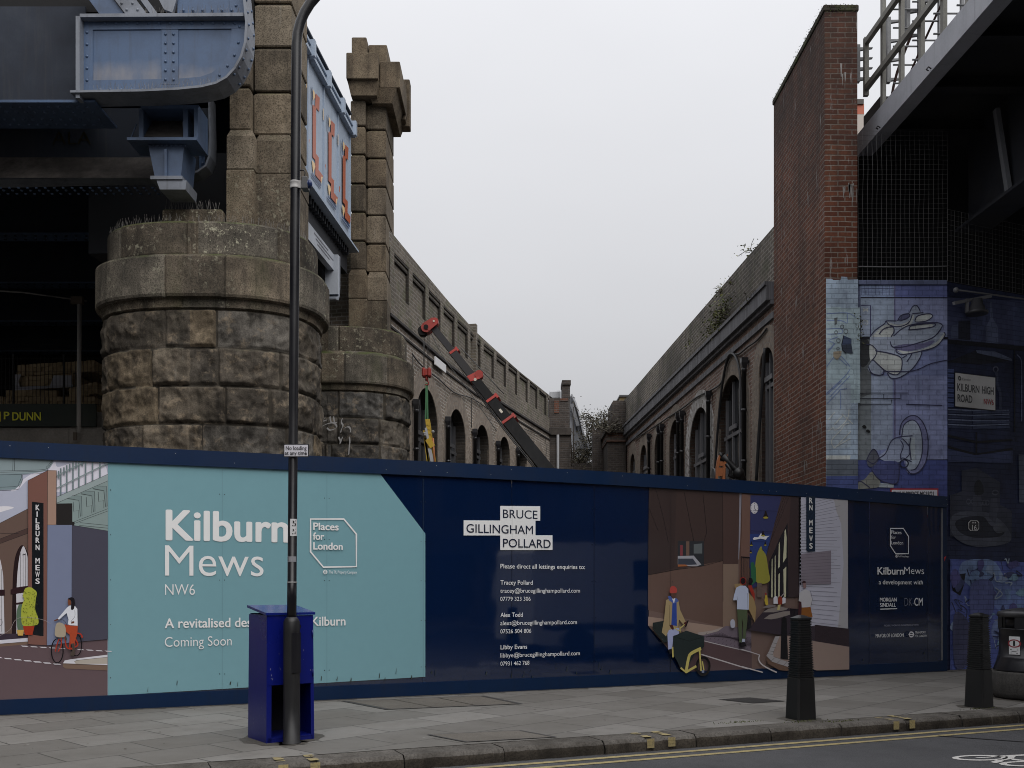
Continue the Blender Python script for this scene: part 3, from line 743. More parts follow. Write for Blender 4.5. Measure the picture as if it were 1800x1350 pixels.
a.poly([(-300,960),(0,795),(302,640),(302,2120),(-300,2180)], (98,80,73))
a.poly([(-300,1090),(0,965),(302,848),(302,905),(0,1016),(-300,1150)], (74,58,55))
for l in ([(-300,960),(0,795),(302,640)], [(-300,1090),(0,965),(302,848)], [(0,1016),(302,905)], [(0,908),(200,908)]): a.stroke(l, 3.5, LN)
a.conv = Z1
a.poly(smooth_line([(128,2100),(135,1500),(150,1250),(180,1110),(235,1032),(290,1090),(306,1190)], 4)+[(306,2100)], (38,26,28))
a.poly(smooth_line([(175,2080),(180,1500),(205,1190),(248,1045),(285,1110),(304,1190)], 4)+[(304,2080)], (190,188,194))
a.poly(smooth_line([(-120,1260),(-40,1150),(0,1180),(22,1280),(35,1360)], 4)+[(52,2080),(-120,2080)], (190,188,194))
for x in (222, 250, 275): a.stroke([(x,1120),(x,1820)], 3, LN)
a.stroke([(243,1140),(272,1130)], 10, LN)
a.conv = Z2
a.poly([(-200,205),(48,205),(48,265),(-200,275)], (46,28,32)); a.poly([(105,205),(150,185),(290,165),(290,215),(230,235),(105,255)], (46,28,32))
a.poly([(160,250),(232,240),(232,610),(170,620)], (190,188,194)); a.poly([(160,335),(232,325),(232,350),(160,355)], (46,28,32))
for x in (-40, -10, 18): a.stroke([(x,0),(x,620)], 2.5, LN)
a.ring(-5, 528, 28, 34, 3, LN)
# pavement strip and ground
a.poly([(-200,640),(460,640),(460,700),(-200,720)], (58,48,58))
a.poly([(-200,720),(1062,618),(1062,655),(-200,755)], (196,194,204)); a.poly([(-200,755),(1062,655),(1062,680),(-200,785)], (110,90,78))
a.poly([(-200,785),(1062,680),(1062,1270),(-200,1305)], (92,76,80))
a.stroke([(-200,757),(1062,656)], 3, LN)
for k in range(10): x = 205+k*92; y = 758+k*5.5; a.poly([(x,y),(x+62,y+3),(x+78,y+12),(x+20,y+10)], (200,196,202))
for k in range(7): x = -60+k*97; y = 868+k*11; a.poly([(x,y),(x+68,y+3),(x+86,y+14),(x+18,y+12)], (200,196,202))
a.poly([(625,930),(640,905),(700,893),(1062,848),(1062,950),(625,940)], (200,198,204)); a.poly([(622,932),(1062,950),(1062,1003),(650,985),(622,965)], (112,92,80)); a.poly([(735,915),(760,903),(1062,872),(1062,938),(750,938)], (166,158,148))
a.stroke([(735,915),(760,903),(1062,872)], 3, LN); a.stroke([(622,938),(1062,952)], 3, LN)
a.conv = Z1
# right hand bridge, walls
a.poly([(612,515),(1163,268),(1163,340),(612,580)], (142,154,155))
a.poly([(612,580),(1163,340),(1163,880),(800,830),(612,815)], (128,143,142))
a.poly([(610,585),(780,582),(780,780),(805,785),(800,830),(608,812)], (38,36,36))
for l in ([(612,515),(1163,268)], [(612,580),(1163,340)], [(790,785),(1163,640)], [(800,800),(1163,665)], [(860,790),(1163,820)], [(855,820),(1163,850)]): a.stroke(l, 3.5, LN)
for k, (x, y) in enumerate(((880,505), (1020,455), (1150,400))):
    a.poly([(x,y),(x+5,y+215),(x-12,y+220),(x-30,y+45),(x-150,y+20),(x-100,y-5)], (118,133,133))
    for l in ([(x-100,y-5),(x,y),(x+5,y+215)], [(x-150,y+25),(x-30,y+45),(x-12,y+220)], [(x-90,y+60),(x-85,y+165),(x-30,y+150),(x-30,y+235)]): a.stroke(l, 4, LN)
for x, y0, y1 in ((655,205,495), (720,172,465), (787,140,438), (850,125,410), (922,125,375), (997,125,342), (1077,128,308)): a.poly([(x-8,y0),(x+8,y0),(x+8,y1),(x-8,y1)], (104,118,122))
for (x0,y0,x1,y1) in ((615,285,900,140), (615,418,1163,150), (900,140,925,130)): a.stroke([(x0,y0),(x1,y1)], 13, (128,140,142))
for x, y in ((632,275), (690,237), (752,200), (820,168), (887,140)): a.poly([(x-8,y-42),(x+8,y-42),(x+8,y+40),(x-8,y+40)], (104,118,122))
a.poly([(303,338),(515,228),(515,1300),(505,2110),(303,2100)], (114,80,72)); a.poly([(515,228),(610,228),(608,812),(512,815)], (152,125,111))
a.poly([(512,815),(778,815),(772,2080),(505,2112)], (114,122,147)); a.poly([(778,818),(1163,880),(1163,2045),(772,2080)], (70,69,82))
for l in ([(303,338),(515,228),(610,228),(608,812)], [(515,228),(512,815),(505,2112)], [(512,815),(778,815),(772,2080)], [(778,818),(1163,880)], [(303,338),(303,2100)]): a.stroke(l, 3.5, LN)
a.poly([(346,565),(470,580),(470,2010),(438,2010),(346,1995)], (20,24,28))
a.conv = Z1
for ch, y in zip('KILBURN', (655, 727, 797, 866, 936, 1008, 1085)):
    a.text(ch, 385 if ch != 'I' else 395, 428 if ch != 'I' else 408, y, y-58, (205,203,205), .03)
for ch, y in zip('MEWS', (1228, 1303, 1376, 1448)): a.text(ch, 383, 430, y, y-58, (205,203,205), .03)
# potted shrubs and the cyclist
a.conv = Z2
rgp = random.Random(4)
a.blob([(180,600),(165,450),(185,360),(215,350),(235,420),(240,600)], (84,104,86)); a.poly([(165,602),(238,602),(228,658),(180,658)], (190,155,82))
a.blob([(235,562),(212,500),(215,380),(240,300),(228,270),(250,195),(300,182),(335,200),(365,235),(355,300),(350,400),(375,475),(380,540),(330,560)], (158,164,62)); a.poly([(228,564),(342,564),(322,652),(248,652)], (150,52,30))
for _ in range(90):
    x, y = rgp.uniform(225,365), rgp.uniform(200,548); t = rgp.uniform(0, 3.1); a.stroke([(x,y),(x+14*math.cos(t),y+14*math.sin(t))], 3, (62,70,34))
a.stroke(smooth_line([(0,660),(100,600),(150,510),(240,475),(420,500),(500,540)], 4), 2.5, (150,140,140))
def wheel(cx, cy, rx, ry, w): a.ring(cx, cy, rx, ry, w, (16,15,18), 26)
wheel(755, 750, 52, 108, 10); a.stroke(smooth_line([(725,665),(760,635),(800,645),(815,680)]), 14, (160,52,34))
for l in ([(640,660),(655,760),(690,788),(735,770),(735,640)], [(735,670),(770,750),(700,785)], [(690,788),(700,600)]): a.stroke(smooth_line(l, 4), 13, (158,52,34))
a.poly([(705,560),(770,560),(765,640),(735,740),(700,740),(690,650),(640,610),(640,545)], (160,68,42)); a.poly([(705,735),(735,735),(742,790),(740,850),(715,858),(690,850),(718,800)], (72,62,56))
a.poly([(640,640),(665,690),(655,710),(640,700)], (72,62,56))
wheel(567, 808, 58, 118, 11)
for l in ([(585,690),(560,760),(548,815)], [(607,680),(605,760),(575,815)]): a.stroke(smooth_line(l, 4), 11, (158,52,34))
a.stroke(smooth_line([(560,505),(600,498),(640,515),(665,560)], 4), 5, (60,60,70))
a.blob([(545,600),(560,540),(600,530),(645,565),(648,660),(600,675),(548,660)], (158,146,128))
a.poly([(665,380),(690,362),(740,365),(765,395),(768,560),(690,555),(672,545),(678,500),(660,435),(585,500),(572,490)], (206,208,222))
a.stroke(smooth_line([(740,410),(740,470),(700,520)], 4), 3, LN); a.poly([(705,520),(735,515),(735,535),(705,540)], (96,56,40)); a.poly([(535,508),(572,490),(580,503),(540,518)], (96,56,40))
a.poly([(670,300),(700,295),(705,350),(680,365),(672,340)], (112,66,46)); a.blob([(672,296),(705,280),(735,295),(740,350),(728,398),(702,396),(706,320)], (28,25,30))
a.build('illustration', hoard)
# ---- right illustration: mews with cargo bike
Z3 = lambda x, y: (1130+x/6.747, 850+y/6.747); Z4 = lambda x, y: (1130+x/7.105, 1010+y/7.105)
Z5 = lambda x, y: (1300+x/6.75, 850+y/6.75); Z6 = lambda x, y: (1300+x/7.105, 1010+y/7.105)
a = Art(HP, base=.004, step=.00016, gain=GA*1.1, pref='print', fin=(.16, .9))
a.poly([(1140.5,845),(1489.5,862),(1489.5,1176),(1211,1184.5),(1140,1101)], (104,86,80))
a.conv = Z3
a.poly([(70,0),(945,60),(945,915),(60,1085)], (62,50,48)); a.poly([(70,0),(400,30),(370,1000),(60,1085)], (56,46,45))
a.poly([(60,1085),(945,915),(948,1700),(60,1500)], (94,75,68))
a.poly([(945,60),(1150,80),(1130,955),(950,955)], (72,56,53)); a.poly([(950,955),(1130,955),(1130,1700),(948,1700)], (120,102,90))
a.poly([(1145,80),(1172,82),(1150,700),(1135,900),(1130,900)], (132,130,140))
a.poly([(1172,82),(1265,90),(1262,1200),(1140,1200),(1150,700)], (104,80,72))
for l in ([(150,60),(240,400),(300,700)], [(75,300),(180,560)], [(490,110),(560,480),(600,680)], [(710,120),(755,580),(720,690),(720,980)], [(60,1085),(400,1020),(700,980),(945,915)], [(945,60),(948,1400)]): a.stroke(l, 4, (30,26,28))
a.poly([(412,680),(720,680),(720,980),(412,985)], (46,48,52)); a.poly([(412,860),(600,855),(690,960),(640,980),(540,980),(412,975)], (150,150,158)); a.poly([(415,890),(590,890),(640,960),(560,965),(415,960)], (58,62,72)); a.poly([(412,960),(500,960),(540,980),(412,985)], (150,92,58))  # glossy viewing panel, a car's reflection painted in as flat shapes
a.poly([(440,730),(470,730),(470,855),(440,855)], (120,60,66)); a.poly([(510,685),(548,685),(548,855),(510,855)], (104,84,74)); a.poly([(600,720),(700,710),(700,830),(600,830)], (92,98,100))
# ground
a.conv = Z4
a.poly([(62,525),(230,548),(450,580),(1000,655),(960,690),(740,730),(680,745),(62,640)], (144,124,112)); a.poly([(680,725),(860,700),(1000,655),(1010,650),(930,710),(740,757),(690,755)], (150,140,136))
a.poly([(740,760),(940,705),(1030,640),(1350,680),(1350,965),(1050,900),(745,825)], (104,94,104))
for k in range(9):
    t = k/8; a.stroke([(760+230*t*.9,775+30*t-80*t),(1350,845+110*(k-4)/8)], 3, (58,50,58))
    for j in range(6): x = 800+j*100+(k%2)*45; y = 720+k*24+j*12; a.stroke([(x,y),(x-14,y+22)], 3, (58,50,58))
a.poly([(745,825),(1050,900),(1350,965),(1350,1225),(560,1242),(450,1160),(360,900)], (82,66,68))
a.stroke([(745,825),(1050,900),(1350,968)], 8, (170,165,168)); a.stroke([(720,995),(1350,1190),(1500,1240)], 12, (178,172,174))
# mews beyond
a.conv = Z5
a.poly([(118,140),(490,150),(300,880),(330,1150),(118,1260)], (50,54,92)); a.poly([(110,600),(360,600),(330,800),(300,1000),(110,1000)], (44,60,112))
a.poly([(15,120),(120,140),(110,870),(110,1260),(0,1250),(0,870),(15,600)], (104,80,72))
a.poly([(490,150),(620,155),(610,330),(560,1350),(330,1350),(300,880)], (66,52,52)); a.poly([(600,155),(705,160),(700,1350),(560,1350),(580,480)], (56,46,48))
a.poly([(330,1350),(340,930),(400,800),(470,640),(560,470),(570,1350)], (34,32,38))
for pp in ([(505,940),(525,560),(537,540),(548,640),(545,880)], [(510,1020),(545,985),(540,1350),(515,1350)], [(447,1010),(455,720),(465,690),(470,800),(468,985)], [(450,1080),(468,1060),(465,1350),(448,1350)], [(405,1080),(408,870),(416,850),(420,1350),(404,1350)], [(368,1110),(372,900),(380,890),(382,1350),(366,1350)]): a.poly(pp, (178,176,150))
for l in ([(575,160),(440,490),(310,800)], [(545,160),(420,480),(305,860)], [(520,155),(400,480)]): a.stroke(l, 3, (40,34,38))
a.poly([(692,160),(712,165),(712,1220),(690,1220)], (18,18,22))
a.disc(165, 292, 46, 68, (196,194,200))
for k in range(12): t = k*math.pi/6; a.disc(165+37*math.cos(t), 292+55*math.sin(t), 4, 5, (44,44,50), 6)
a.stroke([(165,292),(163,255)], 4, LN); a.stroke([(165,292),(185,318)], 4, LN)
a.poly([(145,655),(165,635),(210,640),(240,592),(262,600),(275,625),(345,622),(318,640),(300,668),(240,655),(200,662),(155,670)], (200,200,206))
for x, y, k in ((298,420,1.0), (267,630,.72), (127,742,.55), (293,738,.5), (122,828,.45), (262,812,.4)):
    a.poly([(x-32*k,y-18*k),(x-14*k,y-60*k),(x-6*k,y-95*k),(x+6*k,y-95*k),(x+14*k,y-60*k),(x+32*k,y-18*k)], (34,26,26)); a.disc(x, y-14*k, 32*k, 13*k, (150,138,58))
for l in ([(150,318),(440,330)], [(120,560),(380,575)], [(118,682),(310,685)]): a.stroke(l, 2.5, (36,36,60))
a.blob([(240,745),(262,800),(300,850),(330,1030),(345,1150),(270,1190),(180,1160),(172,1000),(190,850)], (134,130,58)); a.poly([(195,1180),(250,1180),(250,1350),(195,1350)], (96,82,76))
a.poly([(118,940),(150,930),(180,1000),(185,1160),(125,1210)], (44,92,64))
a.stroke([(0,870),(110,880)], 10, (22,20,24))
for x in (8, 30, 52, 76, 100): a.stroke([(x,880),(x,1250)], 7, (22,20,24))
# the right white building
a.poly([(712,162),(1270,190),(1272,1800),(690,1700)], (172,172,186)); a.poly([(1105,190),(1270,190),(1272,1800),(1150,1750),(1220,950),(1190,480),(1130,320)], (160,158,162))
for k in range(22):
    y0 = 205+k*36; t = max(0, 1-k/14); a.stroke([(715,y0+60*t),(1180-40*((k*7)%3),y0-75*t+10)], 2.6, (92,92,104))
for k in range(14): y0 = 1010+k*52; a.stroke([(715,y0),(1180-40*((k*5)%3),y0+k*4)], 2.6, (96,96,106))
for k in range(24): a.disc(703, 175+k*44, 9, 16, (18,18,22), 8)
a.poly([(712,835),(1065,795),(1065,1192),(712,1200)], (124,116,126))
for k in range(10): a.stroke([(715,850+k*36),(1062,822+k*38)], 2.4, (84,80,92))
a.poly([(770,150),(876,155),(876,805),(790,808),(772,790)], (24,38,56))
for ch, y in (('R', 235), ('N', 318), ('M', 497), ('E', 588), ('W', 682), ('S', 772)): a.text(ch, 805, 845, y, y-66, (200,198,196), .03)
a.conv = Z6
a.poly([(605,420),(712,430),(705,560),(650,640),(605,600)], (34,29,36))
a.poly([(915,625),(1345,675),(1345,900),(915,830)], (44,34,40)); a.poly([(470,765),(655,760),(920,832),(1345,900),(1345,1182),(940,1195),(640,1110),(400,1020),(390,1000)], (140,122,114))
a.poly([(85,690),(160,590),(300,430),(600,420),(640,650),(915,640),(915,830),(655,765),(440,745)], (50,42,50))
a.poly([(260,410),(340,375),(420,380),(440,395),(330,415)], (116,108,108)); a.poly([(265,470),(330,430),(470,395),(580,420),(560,440),(400,470)], (124,116,112)); a.poly([(280,550),(350,500),(520,460),(605,455),(605,500),(450,545),(370,558)], (124,116,112))
a.poly([(400,365),(400,290),(425,268),(450,275),(455,365)], (190,188,196)); a.poly([(510,365),(505,300),(525,280),(552,295),(550,355)], (190,188,196)); a.blob([(465,370),(458,300),(485,265),(510,300),(505,370)], (126,50,36)); a.stroke([(490,280),(540,225)], 8, (150,140,140)); a.poly([(445,440),(455,380),(490,372),(475,440)], (172,160,110))
a.poly([(285,320),(300,250),(320,260),(335,380),(305,385)], (170,148,58)); a.disc(303, 240, 10, 14, (140,44,36))
for x in (615, 630, 645, 660): a.stroke([(x,430),(x,650)], 5, (20,18,24))
# kerb and bollard of the picture
a.poly([(310,1010),(340,960),(420,770),(475,765),(395,970),(400,1025),(640,1110),(640,1170),(380,1085)], (150,146,148)); a.poly([(305,1020),(375,1085),(640,1172),(640,1205),(470,1190),(330,1110)], (96,74,62))
for l in ([(320,985),(392,995)], [(345,950),(405,960)], [(365,900),(425,912)], [(385,850),(440,860)], [(370,1075),(412,1038)], [(440,1108),(490,1060)], [(520,1135),(565,1085)]): a.stroke(l, 3, (70,64,66))
a.stroke(smooth_line([(225,1000),(215,1060),(255,1120),(345,1175),(440,1218)], 5), 14, (176,170,172)); a.stroke([(0,1145),(265,1218)], 12, (176,170,172)); a.stroke([(0,930),(225,1000)], 8, (170,165,168))
a.poly([(485,1045),(500,550),(530,520),(560,545),(580,1060),(520,1055)], (18,17,20))
# figure in white shirt
a.poly([(745,410),(860,405),(885,530),(740,530)], (128,80,36)); a.poly([(715,320),(752,340),(745,500),(705,510)], (60,34,38))
a.poly([(720,230),(790,180),(850,210),(880,310),(862,400),(815,408),(750,410),(745,340),(712,330)], (176,174,178)); a.poly([(765,105),(800,100),(808,150),(790,180),(768,160)], (128,104,104)); a.blob([(755,95),(775,78),(800,88),(795,105),(765,105)], (52,34,38)); a.stroke([(860,205),(882,310),(862,400)], 3, (40,36,40))
# figure walking away with portfolio
a.conv = Z4
a.poly([(1118,120),(1200,110),(1360,300),(1390,420),(1375,600),(1300,440),(1130,170)], (140,118,84)); a.poly([(1290,490),(1330,560),(1330,650),(1270,690)], (30,28,32)); a.poly([(1285,140),(1330,130),(1370,240),(1370,330)], (140,48,38))
a.poly([(1150,435),(1278,440),(1280,560),(1255,800),(1220,800),(1225,600),(1215,560),(1208,850),(1178,850),(1165,640)], (72,82,60))
a.poly([(1215,800),(1250,800),(1250,850),(1210,850)], (160,166,186)); a.poly([(1180,845),(1205,845),(1215,905),(1180,915)], (26,22,26)); a.poly([(1212,840),(1245,838),(1270,890),(1215,905)], (26,22,26))
a.poly([(1140,165),(1190,138),(1255,140),(1290,180),(1298,300),(1295,438),(1150,432),(1150,320),(1102,320),(1112,260)], (170,178,200)); a.stroke([(1280,230),(1276,430)], 3, (60,60,70)); a.stroke([(1150,270),(1155,320)], 3, (60,60,70))
a.blob([(1190,60),(1220,30),(1260,60),(1262,110),(1225,122),(1195,100)], (34,24,28)); a.ring(1224, 80, 36, 44, 8, (140,44,40)); a.disc(1318, 80, 28, 40, (30,26,30))
a.blob([(1072,650),(1068,580),(1100,556),(1124,590),(1122,650),(1096,664)], (160,162,176))
# cargo bike and rider
a.poly([(100,600),(240,575),(300,640),(300,830),(235,850),(100,680)], (34,40,40))
a.poly([(280,670),(430,665),(425,745),(360,760),(340,920),(290,935)], (150,156,190)); a.poly([(290,935),(335,930),(335,985),(310,990)], (24,22,26))
a.poly([(265,320),(320,290),(420,330),(440,440),(510,590),(480,620),(425,560),(415,660),(300,690),(265,770),(212,720),(240,560)], (150,132,98)); a.stroke([(305,380),(310,640)], 3, (70,60,48))
a.poly([(345,340),(395,320),(400,640),(330,630)], (44,66,136)); a.poly([(290,270),(320,265),(350,310),(390,290),(425,330),(400,345),(360,360),(300,320)], (72,90,150)); a.poly([(340,300),(380,295),(362,360)], (200,200,208))
a.poly([(322,225),(385,225),(380,275),(355,305),(330,270)], (84,58,50)); a.blob([(312,225),(318,165),(350,142),(392,165),(398,220),(355,232)], (160,66,60))
a.poly([(305,630),(345,625),(362,665),(355,695),(325,670)], (70,36,34)); a.poly([(485,600),(525,580),(520,640),(495,645)], (70,36,34)); a.stroke([(540,570),(508,655)], 14, (20,18,22))
a.stroke(smooth_line([(360,660),(430,700),(437,640),(440,720)], 3), 10, (178,166,96)); a.stroke([(440,670),(495,620)], 10, (178,166,96))
a.poly([(350,770),(515,698),(742,770),(738,900),(640,960),(520,1165),(445,1160),(360,1000)], (36,44,44)); a.stroke([(350,770),(560,830),(742,772)], 3, (22,26,28))
a.ring(726, 1140, 80, 108, 26, (16,15,18), 26)
a.stroke(smooth_line([(700,920),(580,980),(545,1040),(512,1215)], 5), 34, (178,166,96)); a.stroke([(512,1215),(640,1140)], 26, (178,166,96)); a.stroke([(445,1160),(520,1220)], 20, (178,166,96)); a.stroke([(345,900),(350,1030)], 18, (178,166,96))
a.stroke([(680,930),(700,1200)], 20, (178,166,96)); a.stroke([(715,1080),(735,1190)], 14, (178,166,96)); a.poly([(708,1190),(740,1190),(738,1222),(708,1225)], (120,128,150))
a.build('illustration', hoard)
# ================================================================== STREET FURNITURE
BLK = m_paint('black_gloss', (.006,.006,.009), .30, .35, (.05,.047,.045), streak=.2)
# lamp post
LB = Vector((-1.925, 8.45, 0))
lamp = thing('lamp_post', 'tall black lamp post with swan neck in front of the blue cabinet', 'lamp post', LB)
b = MB(); b.lathe([(.082,-.01),(.082,.012),(.0735,.014),(.072,.35),(.0715,.98),(.071,1.06),(.060,1.085),(.047,1.10),(.042,1.105)], LB.x, LB.y, 24)
b.build('base', m_paint('worn_black', (.007,.007,.009), .5, .4, (.04,.037,.034), streak=.3), lamp)
b = MB(); b.obox(LB+Vector((.052,-.052,.62)), LB+Vector((.052,-.052,.97)), .085, .008, (.7,-.7,0)); b.build('access_door', BLK, lamp)
b = MB()
def lean(z): return LB+Vector((.046*(z-1.1)/5.4 if z > 1.1 else 0, 0, z))
path = [lean(z) for z in (1.05, 1.4, 1.402, 3, 5, 6.1)]; rad = [.041, .041, .0395, .0395, .042, .043]
c0 = lean(6.1)
for k in range(1, 9):
    t = k/8*R(72); rr = .62
    path.append(c0+Vector((rr-rr*math.cos(t), 0, rr*math.sin(t)))); rad.append(.043)
d_ = Vector((math.sin(R(72)), 0, math.cos(R(72)))); path.append(path[-1]+d_*.9); rad.append(.042)
b.tube(path, rad, 20); b.build('column', BLK, lamp)
b = MB(); b.obox(path[-1]-d_*.02, path[-1]+d_*.5, .22, .10, (0,0,1)); b.build('lantern', m_paint('lantern_grey', (.12,.12,.125), .4), lamp)
b = MB(); b.lathe([(.0425,0),(.0425,.012)], LB.x+.003, LB.y, 20); 
for v in b.v: v.z += 1.40
b.build('joint_collar', m_flat('scuffed_metal', (.30,.30,.30)), lamp)
def wrap(z0, z1, a0, a1, r, m, name, par, cx=None, n=8):
    b = MB(); cx = cx or lean((z0+z1)/2).x
    for i in range(n):
        t0, t1 = a0+(a1-a0)*i/n, a0+(a1-a0)*(i+1)/n
        b.poly([(cx+r*math.sin(t0), LB.y-r*math.cos(t0), z0), (cx+r*math.sin(t1), LB.y-r*math.cos(t1), z0), (cx+r*math.sin(t1), LB.y-r*math.cos(t1), z1), (cx+r*math.sin(t0), LB.y-r*math.cos(t0), z1)])
    return b.build(name, m, par)
def Zat(py, Y): return CH+(HY-py)/F*Y
WHT = m_flat('label_white', (.62,.62,.63), .45); INK = m_flat('label_black', (.008,.008,.009), .5)
st = wrap(Zat(942, 8.41), Zat(912, 8.41), R(-18), R(85), .0405, WHT, 'number_sticker', lamp)
def wraptext(t, zb, cap, a0, a1, r, m, name, par, bold=0.0):
    vs, fs, (x0, x1), ch = glyphs(t, bold); b = MB(); cx = lean(zb).x
    for v in vs:
        t_ = a0+(a1-a0)*(v[0]-x0)/(x1-x0); b.v.append(Vector((cx+r*math.sin(t_), LB.y-r*math.cos(t_), zb+v[1]/ch*cap)))
    for f in fs: b.face(f)
    return b.build(name, m, par)
wraptext('5', Zat(925, 8.41), .052, R(10), R(60), .0412, INK, 'number', lamp, .02); wraptext('5', Zat(939.5, 8.41), .052, R(10), R(60), .0412, INK, 'number', lamp, .02)
wrap(Zat(987.5, 8.41), Zat(978, 8.41), R(-65), R(70), .0405, m_flat('faded_label', (.25,.25,.27)), 'small_sticker', lamp)
wraptext('D', Zat(985.5, 8.41), .030, R(-58), R(-30), .0412, m_flat('grey_ink', (.08,.08,.09)), 'small_sticker_letter', lamp)
# clamp and sensor high on the post
zc_ = Zat(322, 8.41); lc = lean(zc_)
b = MB(); b.lathe([(.0455,zc_-.035),(.0465,zc_-.033),(.0465,zc_-.020),(.0455,zc_-.018),(.0455,zc_+.012),(.0465,zc_+.014),(.0465,zc_+.028),(.0455,zc_+.03)], lc.x, lc.y, 20)
b.box(lc.x+.03, lc.x+.062, LB.y-.03, LB.y+.0, zc_-.035, zc_+.03)
b.build('clamp', m_steel('clamp_galv', (.42,.41,.40), .3, .1, .4), lamp)
sens = thing('traffic_sensor', 'small grey sensor box with blue lens clamped to the lamp post', 'sensor', (lc.x+.09, LB.y-.02, zc_))
b = MB(); b.cbox(lc.x+.064, lc.x+.118, LB.y-.06, LB.y+.03, zc_-.052, zc_+.055, .006); b.build('housing', m_paint('sensor_grey', (.07,.07,.072), .4), sens)
b = MB(); b.tube([(lc.x+.117, LB.y-.02, zc_), (lc.x+.132, LB.y-.024, zc_)], .036, 16); b.ball((lc.x+.134, LB.y-.024, zc_), .033, 0, 10, (.6,1,1)); b.build('lens', m_paint('sensor_blue', (.015,.035,.13), .25), sens)
b = MB(); b.tube(smooth_line([tuple(Vector((lc.x+.045, LB.y-.02, zc_+.12))), (lc.x+.085, LB.y-.03, zc_+.115), (lc.x+.088, LB.y-.03, zc_+.07), (lc.x+.075, LB.y-.03, zc_+.05)], 4), .005, 6); b.build('cable', BLK, sens)
# parking sign
YS = 8.395; a0 = P(498.5, 803.5, YS); a1 = P(543, 780.5, YS)
sg = thing('parking_sign', 'small white no loading sign strapped to the lamp post', 'sign', ((a0.x+a1.x)/2, YS, a0.z))
b = MB(); b.cbox(a0.x, a1.x, YS, YS+.006, a0.z, a1.z, .002); b.build('plate', BLK, sg)
sp = Plane((0, YS), (1, 0)); a = Art(sp, base=.001, step=.0006, pref='sign')
a.poly([(500,802),(541.5,802),(541.5,782),(500,782)], (205,203,210))
a.text('No loading', 502.5, 539, 791, 784.2, (16,16,20), .008); a.text('at any time', 501, 539.5, 799.6, 793.0, (16,16,20), .008)
a.build('lettering', sg)
# blue cabinet
A0 = Vector((-2.14, 8.44, 0)); th = R(36); eu = Vector((math.cos(th), math.sin(th), 0)); ev = Vector((-math.sin(th), math.cos(th), 0))
W_, D_, H_ = .435, .42, 1.13
BLU = m_paint('cabinet_blue', (.0028,.008,.150), .30, .15, (.004,.005,.02), streak=.12); DARK = m_flat('cabinet_inside', (.006,.006,.012), .7)
cab = thing('blue_cabinet', 'bright blue open-fronted metal cabinet standing behind the lamp post', 'cabinet', A0+eu*W_/2+ev*D_/2)
def cb(u, v, z):  # leans outwards a little towards the foot
    k = 1+.035*(1-z/H_); u2 = W_/2+(u-W_/2)*k; v2 = D_/2+(v-D_/2)*k
    return A0+eu*u2+ev*v2+Vector((0,0,z))
def cpanel(b, u0, u1, v0, v1, z0, z1, m=0):
    i = len(b.v); b.v += [cb(u,v,z) for z in (z0,z1) for (u,v) in ((u0,v0),(u1,v0),(u1,v1),(u0,v1))]
    for q in ((0,3,2,1),(4,5,6,7),(0,1,5,4),(1,2,6,5),(2,3,7,6),(3,0,4,7)): b.face([i+x for x in q], m)
t_ = .012
b = MB(); cpanel(b, 0, t_, 0, D_, 0, H_-.01); cpanel(b, W_-t_, W_, 0, D_, 0, H_-.03); cpanel(b, t_, W_-t_, D_-t_, D_, 0, H_); cpanel(b, t_, W_-t_, .0, D_-t_, .03, .045)
cpanel(b, t_, .045, 0, t_, .0, .51); cpanel(b, W_-.03, W_-t_, 0, t_, 0, .51); cpanel(b, t_, W_-t_, .0, t_, 0, .035)
b.build('body', BLU, cab)
b = MB(); cpanel(b, .004, W_-.004, -.004, .006, .505, H_-.015); b.build('door', BLU, cab)
b = MB(); cpanel(b, t_, W_-t_, t_, D_-t_, .515, .525); cpanel(b, t_+.001, W_-t_-.001, D_-t_-.006, D_-t_-.001, .045, .51); b.build('lining', DARK, cab)
b = MB(); i = len(b.v)
lp = [cb(-.014,-.014,H_-.012), cb(W_+.014,-.014,H_-.012), cb(W_+.014,D_+.014,H_+.05), cb(-.014,D_+.014,H_+.05)]
b.v += lp+[p+Vector((0,0,.022)) for p in lp]
for q in ((0,3,2,1),(4,5,6,7),(0,1,5,4),(1,2,6,5),(2,3,7,6),(3,0,4,7)): b.face([i+x for x in q])
b.build('lid', m_paint('cabinet_lid', (.008,.018,.17), .22, .10), cab)
b = MB(); b.tube([cb(W_*.42, -.006, 1.015), cb(W_*.42, -.016, 1.015)], .018, 12); b.build('lock', m_flat('chrome_lock', (.35,.40,.42), .25), cab)
b = MB(); b.tube([cb(W_*.68, -.006, 1.015), cb(W_*.68, -.016, 1.015)], .018, 12); b.build('handle', BLK, cab)
rs_ = random.Random(8); b = MB()
for _ in range(34):   # scratches and scuffs low on the side and front panels
    u, z, k = rs_.uniform(.03, D_-.03), rs_.choice([rs_.uniform(.03,.25), rs_.uniform(.05, 1.0)]), rs_.uniform(.002, .006); l_ = rs_.uniform(.003, .02)
    if rs_.random() < .6: b.poly([cb(-.001,u,z), cb(-.001,u+k,z), cb(-.001,u+k*.7,z+l_), cb(-.001,u-k*.3,z+l_)][::-1])
    else:
        u = u*W_/D_; z = .53+z*.5; b.poly([cb(u,-.006,z), cb(u+k,-.006,z), cb(u+k*.7,-.006,z+l_), cb(u-k*.3,-.006,z+l_)])
b.build('scuffs', m_flat('bare_scuff', (.16,.17,.25)), cab)['kind'] = 'stuff'
b = MB()
for z in (.60, .95): b = MB(); b.tube([cb(W_-.012,-.012,z-.03), cb(W_-.012,-.012,z+.03)], .007, 8); b.build('hinge', BLU, cab)
